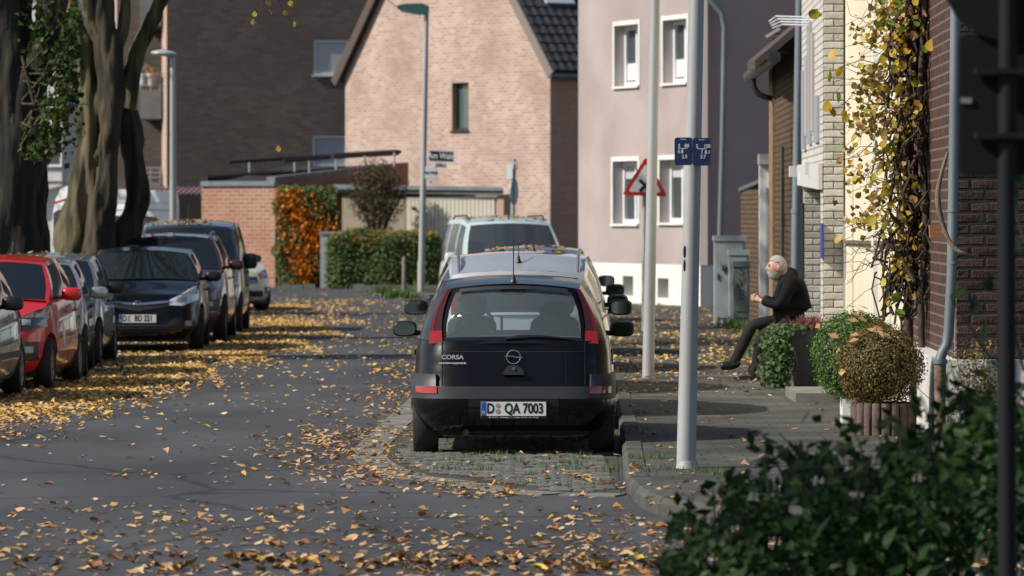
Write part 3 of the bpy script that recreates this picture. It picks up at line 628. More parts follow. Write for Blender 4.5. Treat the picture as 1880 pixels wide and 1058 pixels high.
# cream house front
CRM = mat('cream_render', (.72, .66, .50), .8, c2=(.64, .58, .43), scale=1.3, stretch=(1, 1, .3))
ch = thing('cream_house', 'sunlit cream rendered house front between the vine and the white brick pier', 'house', (3.85, 52, 0))
wall('wall', (wx(1549, 57) + .02, 57.02), (3.79, 47.0), .1, 5.2, CRM, ch)
mb = MB(); mb.ext([(wx(1549, 57) - .02, 57, wz(447, 57)), (3.73, 47, wz(451, 47)), (3.73, 47, wz(443, 47)), (wx(1549, 57) - .02, 57, wz(441, 57))], (.1, 0, 0)); mb.build('ledge', mat('brown_ledge', (.16, .12, .09), .8), ch)
MB().box(3.775, 3.83, 51.2, 51.5, .1, 5.2).build('white_strip', WHITE, ch); MB().box(3.79, 3.85, 49.2, 49.35, .1, 5.2).build('white_strip', WHITE, ch)
MB().box(3.83, 7, 47, 57, 5.21, 5.4).build('roof', ROOFM, ch)
# dark red brick house with bare brick corner, near end
DRB = brick_mat('dark_red_brick', (.055, .026, .022), (.085, .04, .033), (.13, .11, .095), .24, .09, .012, bump=.9)
rh = thing('dark_red_brick_house', 'dark red brick house corner with pale mortar and white painted plinth', 'house', (3.62, 40, 0))
KX = wx(1757, 40.2)
wall('wall', (3.80, 47.0), (KX, 40.2), .75, 5.2, DRB, rh)
REDS = [mat('red_brick_a', (.05, .024, .019), .9, c2=(.03, .016, .013), scale=12, bump=.6, bscale=50), mat('red_brick_b', (.07, .034, .026), .9, c2=(.042, .022, .018), scale=12, bump=.6, bscale=50), mat('red_brick_c', (.036, .02, .018), .9, c2=(.022, .014, .013), scale=12, bump=.6, bscale=50)]
brick_face(rh, KX, KX + .95, 40.2, .78, 4.2, .24, .092, REDS, mat('pale_mortar', (.19, .17, .145), .95, c2=(.13, .115, .095), scale=9), .014, gap=.02)
wall('rear_wall', (KX + .95, 40.21), (8, 40.21), .1, 5.2, DRB, rh)
PLN = mat('flaking_white_plinth', (.66, .65, .62), .85, c2=(.5, .49, .45), scale=3, bump=.4, bscale=12)
mb = MB(); mb.box(wx(1693, 42), KX + 1.0, 40.05, 47, .1, .76); mb.build('plinth', PLN, rh)
MB().box(KX, 8, 40.25, 47, 5.2, 5.4).build('roof', ROOFM, rh)
dw = thing('rainwater_pipe', 'grey zinc downpipe with elbow entering a rusty standpipe on the brick corner', 'downpipe', (wx(1728, 39.9), 39.9, .1))
MB().tube([P(1755, -30, 39.9), P(1752, 250, 39.9), P(1748, 500, 39.9), P(1742, 605, 39.9), P(1739, 632, 39.9), P(1730, 648, 39.9), P(1726, 662, 39.9)], .043, 14).build('pipe', ZINC, dw, 40)
MB().tube([P(1726, 660, 39.9), P(1726, 668, 39.9)], .06, 14).build('collar', ZINC, dw, 40)
MB().tube([P(1726, 667, 39.9), P(1726, 735, 39.9), P(1726, 815, 39.9)], [.05, .045, .05], 14).build('standpipe', mat('rusty_iron', (.24, .19, .14), .85, c2=(.10, .06, .04), scale=7, bump=.4), dw, 40)
for yy in (385, 480): MB().tube([P(1750, yy, 39.9), P(1750, yy + 5, 39.9)], .05, 14).build('bracket', ZINC, dw, 40)
# hanging terracotta plates beside the vine
tp = thing('brick_ornament', 'small stepped terracotta tiles fixed to the wall beside the zinc pipe', 'ornament', (wx(1718, 41), 41, wz(430, 41)))
for k in range(3): MB().box(wx(1706, 41) + k * .002, wx(1726, 41), 41 - .05 - .01 * k, 41.05, wz(414 + k * 8, 41) - .03, wz(414 + k * 8, 41) + .004).build('tile', mat('terracotta', (.30, .13, .07), .85), tp)
# ------------------------------------------------------------------ cars
def paint(name, c, metal=.0, rough=.32, coat=1.0, spec=None):
    return mat('paint_' + name, c, rough, metal, c2=tuple(x * .9 for x in c), scale=1.5, coat=coat, spec=spec)
GLASS = glass_mat('car_glass', (.012, .016, .018), .16, (.45, .55, .58))
GLASS_SKY = glass_mat('car_glass_sky_tint', (.24, .29, .31), .74, (.92, .98, 1.0))  # grey-blue base stands in for sky reflected in the glass
LAMP = glass_mat('lamp_glass', (.45, .47, .5), .25, (.9, .9, .9), .08)
REDL = mat('tail_red', (.30, .010, .010), .12, coat=1)
DKRED = mat('tail_dark', (.05, .008, .01), .12, coat=1)
AMBER = mat('amber', (.6, .2, .02), .2)
PLATEW = mat('plate_white', (.72, .73, .70), .45); PLATEB = mat('plate_blue', (.02, .09, .40), .4)
GREYP = mat('grey_plastic', (.036, .039, .045), .5, c2=(.03, .032, .036), scale=3)
SEAM = mat('seam', (.004, .004, .004), .8)
SEAT = mat('seat_cloth', (.03, .032, .036), .9)
class Car:
    def __init__(s, name, label, loc, yaw, pm, L, W, zb, belt, rows, cols, roofz, wr, wheels, rw, bowf=.12, bowr=.08, nf=4.2, nr=5, crown=.03, rcrown=.045,
                 glass=None, group=None, rearrow=(.06, .9), frontrow=(.05, .94), trim_below=None, rim='spoke', gcols=(1, 3), siderow=(.05, .9), rearu=.9, seats=((.52, .02, .27), (.86, .02, .27))):
        s.L, s.W, s.zb, s.belt, s.rows, s.nf, s.nr = L, W, zb, belt, rows, nf, nr
        s.crown = crown; s.root = thing(name, label, 'car', loc, yaw, group, local=True); s.pm = pm; glass = glass or GLASS
        # ---- lower body
        N = 44; fine = [math.pi * i / 800 - math.pi / 2 for i in range(801)]
        pts = [s.ring(.5, th) for th in fine]; acc = [0]
        for a, b in zip(pts, pts[1:]): acc.append(acc[-1] + math.hypot(b[0] - a[0], b[1] - a[1]))
        ths = []; k = 0
        for i in range(N + 1):
            tgt = acc[-1] * i / N
            while k < 800 and acc[k] < tgt: k += 1
            ths.append(fine[k])
        ths[0] = -math.pi / 2; ths[-1] = math.pi / 2
        T = [i / 14 for i in range(15)]; mb = MB(); V = {}
        def vid(j, i, side):
            if i in (0, N): side = 1
            key = (j, i, side)
            if key not in V: V[key] = len(mb.v); x, y, z = s.pt(T[j], ths[i]); mb.v.append((x * side, y, z))
            return V[key]
        for j in range(14):
            for i in range(N):
                mb.f.append((vid(j, i, 1), vid(j, i + 1, 1), vid(j + 1, i + 1, 1), vid(j + 1, i, 1)))
                mb.f.append((vid(j, i, -1), vid(j + 1, i, -1), vid(j + 1, i + 1, -1), vid(j, i + 1, -1)))
        K = 8
        for j, cr in ((14, crown), (0, 0)):
            def cap(i, k):
                if i in (0, N): return vid(j, i, 1)
                if k == 0: return vid(j, i, 1)
                if k == K: return vid(j, i, -1)
                key = ('c', j, i, k)
                if key not in V:
                    x, y, z = s.pt(T[j], ths[i]); q = 1 - 2 * k / K; V[key] = len(mb.v)
                    cc = cr * min(1, (y / .35)) if y < L / 2 else cr * min(1, (L - y) / .35); mb.v.append((x * q, y, z + cc * (1 - q * q)))
                return V[key]
            for i in range(N):
                for k in range(K):
                    f = [cap(i, k), cap(i + 1, k), cap(i + 1, k + 1), cap(i, k + 1)]; f = list(dict.fromkeys(f))
                    if len(f) > 2: mb.f.append(tuple(f if j else f[::-1]))
        me = mb.mesh('body', None); body = bpy.data.objects.new('body', me); col.objects.link(body)
        cut = MB()
        for wy in wheels:
            for sx in (-1, 1):
                M = Matrix.Translation((sx * (W - .24), wy, rw)) @ Matrix.Rotation(R(90) * sx, 4, 'Y')
                cut.lathe([(0, 0), (rw + .055, 0), (rw + .055, .6), (0, .6)], M, 36)
        co = cut.build('cut', None); bo = body.modifiers.new('b', 'BOOLEAN'); bo.operation = 'DIFFERENCE'; bo.object = co; bo.solver = 'EXACT'
        me2 = bpy.data.meshes.new_from_object(body.evaluated_get(bpy.context.evaluated_depsgraph_get()))
        bpy.data.objects.remove(body); bpy.data.objects.remove(co)
        me2.materials.clear(); me2.materials.append(pm); me2.shade_smooth(); me2.set_sharp_from_angle(angle=R(38)); s.body = link('body', me2, s.root)
        # ---- greenhouse
        def wb(y): x, yy, z = s.pt(1, s.theta_y(y)); return x * .985, z
        s.cols = cols
        def side(ci, t):
            i = min(int(ci), len(cols) - 2); f = ci - i
            yb = lerp(cols[i][0], cols[i + 1][0], f); yt = lerp(cols[i][1], cols[i + 1][1], f)
            xb, zb_ = wb(yb); xt = interp(wr, yt); zt = smooth_interp(roofz, yt)
            return Vector((lerp(xb, xt, t) + .035 * math.sin(math.pi * t), lerp(yb, yt, t), lerp(zb_ - .012, zt, t)))
        buckets = {'cabin': MB()}; nc = len(cols) - 1
        def put(nm, q):
            buckets.setdefault(nm, MB()).add(q, [tuple(range(len(q)))])
        tr = [0, siderow[0], .25, .45, .65, siderow[1], 1]
        for sx in (1, -1):
            fl = lambda p: Vector((p.x * sx, p.y, p.z))
            for c in range(nc):
                for k in range(3):
                    for j in range(6):
                        q = [fl(side(c + k / 3, tr[j])), fl(side(c + (k + 1) / 3, tr[j])), fl(side(c + (k + 1) / 3, tr[j + 1])), fl(side(c + k / 3, tr[j + 1]))]
                        put('side_window|%d|%d' % (c, sx) if c in gcols and 1 <= j < 5 else 'cabin', q if sx > 0 else q[::-1])
        us = [-1, -.94, -.7, -.35, 0, .35, .7, .94, 1]; usr = [-1, -rearu, -.65, -.3, 0, .3, .65, rearu, 1]
        def front(u, t):
            p = side(0, t); return Vector((p.x * u, p.y - bowf * (1 - u * u), p.z + lerp(crown * .7, rcrown, t) * (1 - u * u)))
        def rear(u, t):
            p = side(nc, t); return Vector((p.x * u, p.y + bowr * (1 - u * u), p.z + lerp(crown * .5, rcrown, t) * (1 - u * u)))
        s.rear = rear; s.frontp = front
        tf = [0, frontrow[0], .3, .5, .75, frontrow[1], 1]; tb = [0, rearrow[0], lerp(*rearrow, .3), lerp(*rearrow, .6), lerp(*rearrow, .8), rearrow[1], 1]
        for i in range(8):
            for j in range(6):
                g = 1 <= i < 7 and 1 <= j < 5
                put('windshield' if g else 'cabin', [front(us[i], tf[j]), front(us[i + 1], tf[j]), front(us[i + 1], tf[j + 1]), front(us[i], tf[j + 1])])
                put('rear_window' if g else 'cabin', [rear(usr[i + 1], tb[j]), rear(usr[i], tb[j]), rear(usr[i], tb[j + 1]), rear(usr[i + 1], tb[j + 1])])
        def roofp(u, v):
            yt = lerp(cols[0][1], cols[-1][1], v); i = 0
            return Vector((interp(wr, yt) * u, yt + (-bowf * (1 - v) + bowr * v) * (1 - u * u), smooth_interp(roofz, yt) + rcrown * (1 - u * u)))
        s.roofp = roofp
        for i in range(12):
            for j in range(10):
                put('cabin', [roofp(-1 + i / 6, j / 10), roofp(-1 + (i + 1) / 6, j / 10), roofp(-1 + (i + 1) / 6, (j + 1) / 10), roofp(-1 + i / 6, (j + 1) / 10)])
        s.cabin = None
        for nm, mbk in buckets.items():
            base = nm.split('|')[0]; o = mbk.build(base, pm if base == 'cabin' else glass, s.root, 35)
            if base == 'cabin': s.cabin = o
        # ---- cabin floor at belt height, seats, dash
        ya, yz = cols[0][0], cols[-1][0]; zc = wb((ya + yz) / 2)[1] + .012
        mb = MB(); mb.grid(lambda a, b: Vector((lerp(-.97, .97, a) * wb(lerp(ya, yz, b))[0], lerp(ya - bowf * .8, yz, b), wb(lerp(ya, yz, b))[1] + crown * (1 - (2 * a - 1) ** 2) + .004)), 6, 8)
        mb.build('interior_trim', SEAT, s.root)
        roof_h = smooth_interp(roofz, (cols[0][1] + cols[-1][1]) / 2)
        for fr_, sz_, hz_ in seats:
            yy = lerp(ya, yz, fr_)
            for sx in (-1, 1):
                mb = MB(); mb.rbox((sx * W * .42, yy, zc + sz_), (.21, .055, .17), None, 4); se = mb.build('seat', SEAT, s.root, 40)
                MB().rbox((sx * W * .42, yy + .01, min(zc + hz_ + (.06 if hz_ == .17 and sx > 0 else 0), roof_h - .12)), (.13, .05, .095), None, 3).build('headrest', SEAT, se, 40)
        # ---- wheels
        for wy in wheels:
            for sx in (-1, 1):
                M = Matrix.Translation((sx * (W - .012), wy, rw)) @ Matrix.Rotation(R(90) * sx, 4, 'Y'); r2 = rw * .66; wd = .2
                tyre = MB().lathe([(r2, -wd), (rw - .03, -wd), (rw - .006, -wd + .03), (rw, -wd * .5), (rw - .006, -.03), (rw - .03, 0), (r2 + .01, .004), (r2, -.012), (r2, -wd)], M, 36).build('wheel', RUBBER, s.root, 40)
                rm = MB(); rm.lathe([(r2, -.012), (r2 - .02, -.02), (r2 - .025, -.07), (.05, -.05), (.045, -.02), (0, -.018)], M, 30)
                if rim == 'spoke':
                    for k in range(5):
                        Q = M @ Matrix.Rotation(2 * math.pi * k / 5, 4, 'Z'); rm.box(.03, r2 - .012, -.028, .028, -.05, -.016, Q)
                rm.build('rim', ALLOY, tyre, 35)
        und = MB(); und.box(-W * .8, W * .8, .35, L - .35, zb * .75, zb + .06); und.build('underbody', BLACK, s.root)
    # --- surface helpers
    def tabs(s, t):
        r = s.rows; return smooth_interp([(a[0], a[1]) for a in r], t), smooth_interp([(a[0], a[2]) for a in r], t), smooth_interp([(a[0], a[3]) for a in r], t)
    def ring(s, t, th):
        wf, fi, ri = s.tabs(t); yc = s.L * .5; c, q = math.cos(th), math.sin(th)
        n = s.nf if q < 0 else s.nr; hl = (yc - fi) if q < 0 else (s.L - yc - ri)
        return s.W * wf * max(c, 0) ** (2 / n), yc + math.copysign(hl * abs(q) ** (2 / n), q)
    def pt(s, t, th):
        x, y = s.ring(t, th); zt = smooth_interp(s.belt, y); return x, y, s.zb + (zt - s.zb) * t
    def theta_y(s, y):
        lo, hi = -math.pi / 2, math.pi / 2
        for _ in range(30):
            m = (lo + hi) / 2
            if s.ring(1, m)[1] < y: lo = m
            else: hi = m
        return lo
    def end(s, x, z, rear, off=0):
        y = s.L if rear else 0
        for _ in range(5):
            zt = smooth_interp(s.belt, y); t = max(0, min(1, (z - s.zb) / (zt - s.zb))); wf, fi, ri = s.tabs(t); n = s.nr if rear else s.nf
            q = max(0, 1 - (min(abs(x) / (s.W * wf), 1)) ** n) ** (1 / n); yc = s.L * .5
            y = yc + (s.L - yc - ri) * q if rear else yc - (yc - fi) * q
        return Vector((x, y, z))
    def sidep(s, y, z, sx):
        zt = smooth_interp(s.belt, y); t = max(0, min(1, (z - s.zb) / (zt - s.zb))); wf, fi, ri = s.tabs(t); yc = s.L * .5
        n = s.nf if y < yc else s.nr; q = min(1, abs(y - yc) / ((yc - fi) if y < yc else (s.L - yc - ri)))
        return Vector((sx * s.W * wf * max(0, 1 - q ** n) ** (1 / n), y, z))
    def patch(s, name, fn, a0, a1, top, bot, m, off=.006, nu=12, nv=5, parent=None, thick=.02):
        """skin patch: fn(a, z) -> point; between the curves bot(a) and top(a), standing off the surface"""
        def at(i, j):
            a = lerp(a0, a1, i / nu); zt, zb_ = interp(top, a) if isinstance(top, list) else top, interp(bot, a) if isinstance(bot, list) else bot
            z = lerp(zb_, zt, j / nv); p = fn(a, z); e = .004
            nrm = (fn(a + e, z) - fn(a - e, z)).cross(fn(a, z + e) - fn(a, z - e))
            if nrm.length < 1e-9: nrm = Vector((0, 1, 0))
            nrm.normalize(); c = p - Vector((0, s.L / 2, s.zb + .2))
            if nrm.dot(Vector((c.x * .6, c.y, 0))) < 0: nrm = -nrm
            return p, nrm
        mb = MB(); G = [[at(i, j) for i in range(nu + 1)] for j in range(nv + 1)]
        vs = [p + n * off for r in G for p, n in r]; fs = [(j * (nu + 1) + i, j * (nu + 1) + i + 1, (j + 1) * (nu + 1) + i + 1, (j + 1) * (nu + 1) + i) for j in range(nv) for i in range(nu)]
        edge = [(0, i) for i in range(nu + 1)] + [(j, nu) for j in range(1, nv + 1)] + [(nv, i) for i in range(nu - 1, -1, -1)] + [(j, 0) for j in range(nv - 1, 0, -1)]
        o = len(vs); vs += [G[j][i][0] - G[j][i][1] * thick for j, i in edge]; ne = len(edge)
        for k in range(ne):
            j, i = edge[k]; j2, i2 = edge[(k + 1) % ne]; fs.append((j * (nu + 1) + i, j2 * (nu + 1) + i2, o + (k + 1) % ne, o + k))
        mb.add(vs, fs); return mb.build(name, m, parent or s.root, 40)
    def fpatch(s, name, x0, x1, top, bot, m, **k): return s.patch(name, lambda a, z: s.end(a, z, False), x0, x1, top, bot, m, **k)
    def rpatch(s, name, x0, x1, top, bot, m, **k): return s.patch(name, lambda a, z: s.end(a, z, True), x0, x1, top, bot, m, **k)
    def spatch(s, name, sx, y0, y1, top, bot, m, **k): return s.patch(name, lambda a, z: s.sidep(a, z, sx), y0, y1, top, bot, m, **k)
    def both(s, tab): return [(-a, b) for a, b in tab][::-1]
    def mirrors(s, y, z, shell, glass_rear=False, h=(.115, .07, .075)):
        for sx in (-1, 1):
            c = (sx * (s.W + .10), y, z); mb = MB(); mb.rbox(c, h, Matrix.Rotation(sx * .12, 3, 'Z'), 3.2, 16, 10)
            mb.tube([(sx * (s.W - .1), y, z - .04), (sx * (s.W + .04), y, z - .035)], .025, 6); o = mb.build('mirror', shell, s.root, 50)
            g = MB(); g.ext([(c[0] + h[0] * .84 * math.copysign(abs(math.cos(q * .3142)) ** .7, math.cos(q * .3142)), y + h[1] - .002, z + h[2] * .80 * math.copysign(abs(math.sin(q * .3142)) ** .7, math.sin(q * .3142))) for q in range(20)], (0, .006, 0))
            g.build('mirror_glass', mat('mirror_silver', (.42, .48, .48), .04, 1), o)
    def plate(s, txt, z, rear, w=.52, h=.112, y_off=.012, dealer=None):
        p = s.end(0, z, rear); d = 1 if rear else -1; y = p.y + d * y_off
        M = Matrix.Translation((0, y, z)) @ (Matrix.Rotation(R(180), 4, 'Z') if rear else Matrix())
        hold = MB().box(-w / 2 - .008, w / 2 + .008, -.002, .03, -h / 2 - .022, h / 2 + .008, M).build('plate_holder', BLACK, s.root)
        b = MB().box(-w / 2, w / 2, -.008, -.0021, -h / 2, h / 2, M).build('number_plate', PLATEW, s.root)
        MB().box(-w / 2 + .002, -w / 2 + .042, -.0095, -.0081, -h / 2 + .002, h / 2 - .002, M).build('euro_band', PLATEB, b)
        T = M @ Matrix.Translation((0, -.0095, 0)) @ FACE
        n = len(txt); x = -w / 2 + .085
        text(txt[0], .112, INK, b, T @ Matrix.Translation((-w / 2 + .076, 0, 0)), .003, .74)
        text(txt[1], .112, INK, b, T @ Matrix.Translation((.083, 0, 0)), .003, .74)
        text('D', .03, INKW, b, T @ Matrix.Translation((-w / 2 + .022, -.028, .0005)))
        for zz, c in ((.026, (.55, .2, .18)), (-.02, (.25, .27, .28))):
            MB().lathe([(0, 0), (.019, 0), (.019, .001), (0, .001)], T @ Matrix.Translation((-w / 2 + .135, zz, 0)), 16).build('seal', mat('seal%d' % (zz > 0), c, .5), b)
        if dealer: text(dealer, .018, INKW, hold, M @ Matrix.Translation((0, -.003, -h / 2 - .012)) @ FACE)
    def badge(s, z, rear, r=.055):
        p = s.end(0, z, rear); d = 1 if rear else -1
        M = Matrix.Translation((0, p.y + d * .012, z)) @ (Matrix.Rotation(R(180), 4, 'Z') if rear else Matrix()) @ FACE
        mb = MB(); n = 28
        mb.tube([M @ Vector((r * math.cos(2 * math.pi * k / n), r * math.sin(2 * math.pi * k / n), 0)) for k in range(n + 1)], .006, 6, False)
        mb.ext([M @ Vector(q) for q in ((-r * 1.3, .004, 0), (-.01, .004, 0), (.012, -.004, 0), (r * 1.3, -.004, 0), (r * 1.25, .004, 0), (.012, .004, 0), (-.0, .012, 0), (-r * 1.25, .012, 0))], M.to_3x3() @ Vector((0, 0, .006)))
        return mb.build('badge', CHROME, s.root, 40)
    def seams(s, ys, z0, z1, lines=()):
        for sx in (-1, 1):
            for y in ys: s.spatch('door_seam', sx, y - .006, y + .006, z1, z0, SEAM, off=.0012, nu=1, nv=8, thick=.003)
    def handles(s, ys, z, m=None):
        for sx in (-1, 1):
            for y in ys: s.spatch('door_handle', sx, y - .09, y + .09, z + .018, z - .018, m or s.pm, off=.025, nu=4, nv=2, thick=.02)
    def rails(s, m, y0=.05, y1=.95):
        for sx in (-1, 1):
            pts = []
            for k in range(9): q = s.roofp(.9 * sx, lerp(y0, y1, k / 8)); pts.append(q + Vector((0, 0, .05 if 0 < k < 8 else .0)))
            MB().tube(pts, .016, 8).build('roof_rail', m, s.root, 40)
    def antenna(s, v, h=.4, tilt=.1):
        p = s.roofp(0, v); mb = MB(); mb.lathe([(.03, 0), (.02, .02), (.009, .06), (0, .065)], Matrix.Translation(p), 10); mb.tube([p + Vector((0, 0, .05)), p + Vector((0, tilt, h))], .0045, 6); mb.build('antenna', BLACK, s.root)
    def leaves(s, n):
        mb = MB()
        for _ in range(n):
            p = s.roofp(random.uniform(-.9, .9), random.random() ** 1.0) + Vector((0, 0, .006)); a = random.random() * 6.28; r = random.uniform(.03, .05)
            d1 = Vector((math.cos(a), math.sin(a), random.uniform(-.1, .3))) * r; d2 = Vector((-math.sin(a), math.cos(a), random.uniform(-.1, .3))) * r * .8
            mb.add([p - d1, p + d2, p + d1 * 1.1 + Vector((0, 0, .012)), p - d2], [(0, 1, 2, 3)])
        o = mb.build('leaf_litter', LITTER, s.root); o['kind'] = 'stuff'
LITTER = leaf_mat('leaf_litter', [(.50, .26, .035), (.55, .36, .11), (.40, .17, .04), (.58, .40, .06), (.46, .32, .16)], trans=.15)
ROWS_HATCH = [(0, .90, .14, .12), (.12, .96, .04, .03), (.3, 1, 0, 0), (.5, 1.0, .015, .01), (.72, .985, .06, .035), (.9, .965, .14, .07), (1, .94, .20, .10)]
def wheelfix(*a): return a

# --- black three-door hatchback in the bay, tail towards us
corsa = Car('black_hatchback', 'black three-door hatchback parked tail first at the end of the bay', (0.012, 39.25 + 3.82, 0), R(180), paint('black', (.003, .003, .0034), 0, .3, .35, .2), 3.82, .823, .22,
    [(0, .62), (.3, .74), (1.0, .90), (1.15, .93), (2.6, .95), (3.82, .93)],
    [(0, .90, .16, .15), (.1, .96, .05, .05), (.28, 1, 0, .0), (.45, 1.0, .01, .015), (.60, .985, .05, .06), (.8, .975, .11, .10), (1, .955, .2, .15)],
    [(.92, 1.62), (1.10, 1.72), (2.05, 2.08), (2.16, 2.20), (2.95, 2.90), (3.57, 3.24)],
    [(1.62, 1.34), (2.2, 1.405), (2.9, 1.385), (3.25, 1.345)], [(1.6, .555), (2.2, .585), (3.25, .535)], (.75, 3.24), .292, bowf=.15, bowr=.09, nr=6.5, glass=GLASS_SKY,
    rearrow=(.06, .90), gcols=(1, 3), rearu=.84, seats=((.50, -.02, .17), (.83, -.12, .06)))
c = corsa
for k, h_ in ((1, None), (-1, None)):
    # tall tail lamps running up the rear pillar
    def lamp(u0, u1, t0, t1, m, nm, off):
        mb = MB(); f = lambda a, b: c.rear(k * lerp(u0(lerp(t0, t1, b)), u1(lerp(t0, t1, b)), a), lerp(t0, t1, b)) + Vector((k * .012, off, .004)); mb.grid(f, 5, 10); return mb.build(nm, m, c.root, 40)
    lo = lambda b: .862 + .02 * b
    ou = lambda b: 1.035 - .055 * b; lo = lambda b: lerp(.865, .92, b)
    lamp(lo, ou, -.03, .98, DKRED, 'tail_lamp', .016)
    lamp(lo, ou, -.03, .20, REDL, 'lamp_lens', .022); lamp(lambda b: lerp(.985, .95, b), lambda b: lerp(1.03, .985, b), .20, .97, mat('tail_deep', (.14, .008, .01), .15, coat=.6), 'lamp_lens', .021)
# dark band under the rear glass and the panel gap above the tailgate skin
for u0, u1, t0, t1, m, nm, off in ((-.86, .86, -.045, .075, mat('gloss_black', (.004, .004, .005), .08, coat=1), 'window_band', .02), (-.80, .80, .905, .965, mat('spoiler_black', (.03, .03, .032), .4), 'spoiler_edge', .03)):
    mb = MB(); mb.grid(lambda a, b: c.rear(lerp(u0, u1, a), lerp(t0, t1, b)) + Vector((0, off, .0)), 14, 3); mb.build(nm, m, c.root, 40)
mb = MB(); w0 = [c.rear(u, .05) + Vector((0, .03, .0)) for u in (.55, .3, 0, -.05)]; mb.tube([c.rear(-.75 + .85 * i / 6, .035 + .04 * math.sin(i / 6 * 3)) + Vector((0, .03, 0)) for i in range(7)], [.006, .010, .012, .014, .016, .02, .012], 6); mb.build('rear_wiper', BLACK, c.root)
# bumper: grey upper band, black lower moulding
zt_b, zm, zl = .665, .475, .24
bt = [(-.823, .665), (-.60, .665), (-.585, .585), (-.56, .565), (.56, .565), (.585, .585), (.60, .665), (.823, .665)]
c.rpatch('bumper', -.805, .805, .562, .47, GREYP, off=.028, nu=48, nv=3, thick=.05)
for sx in (-1, 1):
    x = sorted((sx * .612, sx * .805)); c.rpatch('bumper_corner', x[0], x[1], .665, .5625, GREYP, off=.0275, nu=8, nv=3, thick=.05)
c.rpatch('bumper_skirt', -.80, .80, .465, [(-.8, .30), (-.7, .245), (-.5, .22), (.5, .22), (.7, .245), (.8, .30)], paint('black', (0, 0, 0)), off=.03, nu=40, nv=4, thick=.06)
c.rpatch('bumper_lip', -.80, .80, .473, .463, SEAM, off=.022, nu=30, nv=1)
for sx in (-1, 1):
    c.spatch('bumper_side', sx, 3.30, 3.54, [(3.30, .56), (3.45, .665), (3.54, .665)], [(3.3, .53), (3.5, .30), (3.54, .28)], GREYP, off=.022, nu=10, nv=4, thick=.04)
    x = sorted((sx * .60, sx * .755)); c.rpatch('reflector', x[0], x[1], .562, .512, REDL, off=.036, nu=6, nv=2)
    c.spatch('side_moulding', sx, 1.0, 2.85, .50, .42, GREYP, off=.012, nu=12, nv=2)
c.rpatch('plate_recess', -.36, .36, .465, .32, mat('recess_black', (.004, .004, .004), .7), off=.034, nu=10, nv=2)
c.plate(('D', 'QA 7003'), .395, True, y_off=.045, dealer='BK AUTO - Hoffeldstr. 7 - Hilden - 02103 - 911 94 20')
for x in (-.575, .575): c.rpatch('tailgate_gap', x - .004, x + .004, .93, .585, SEAM, off=.002, nu=1, nv=8, thick=.004)
c.rpatch('tailgate_gap', -.575, .575, .851, .845, SEAM, off=.002, nu=20, nv=1, thick=.004)
c.badge(.805, True)
p = c.end(0, .70, True); hb = MB(); hb.ext([(x, p.y + .015, .665 + z) for x, z in ((-.085, 0), (.085, 0), (.075, .035), (.045, .068), (0, .08), (-.045, .068), (-.075, .035))], (0, .03, 0)); ho = hb.build('tailgate_handle', GREYP, c.root, 30)
MB().lathe([(0, 0), (.012, 0), (.012, .008), (0, .008)], Matrix.Translation((0, p.y + .046, .715)) @ Matrix.Rotation(R(-90), 4, 'X'), 12).build('lock', CHROME, ho)
ey = c.end(.5, .80, True).y
Tt = Matrix.Translation((.49, ey + .016, .803)) @ Matrix.Rotation(R(180 - 6), 4, 'Z') @ FACE
text('CORSA', .048, mat('letter_silver', (.55, .55, .56), .3, .3), c.root, Tt, .001, 1.15, 'lettering'); text('www.kow-wuppertal.de', .024, INKW, c.root, Tt @ Matrix.Translation((0, -.045, .002)), .0003, .95, 'lettering')
c.mirrors(1.42, .98, BLACK, h=(.105, .06, .068)); c.antenna(.93, .34, -.06); c.seams((1.12, 2.12), .3, .9); c.handles((1.98,), .80)
MB().tube([(.38, 3.5, .2), (.38, 3.74, .2)], .026, 10).build('exhaust', mat('exhaust', (.10, .07, .05), .8), c.root)
MB().box(.26, .44, 3.35, 3.6, .19, .26).build('muffler', mat('rust', (.12, .08, .05), .9, c2=(.05, .04, .03), scale=8), c.root)
MB().rbox((0, 1.72, 1.30), (.115, .02, .032), None, 3).build('inner_mirror', BLACK, c.root, 40)
MB().tube([(.1, 1.3, .95), (.1, 1.3, 1.08)], .012, 6).build('phone_holder', BLACK, c.root)
MB().tube([(.34 + .18 * math.cos(a / 12 * 6.283), 1.6 - .07 * math.sin(a / 12 * 6.283), 1.0 + .17 * math.sin(a / 12 * 6.283)) for a in range(13)], .014, 6, False).build('steering_wheel', BLACK, c.root)

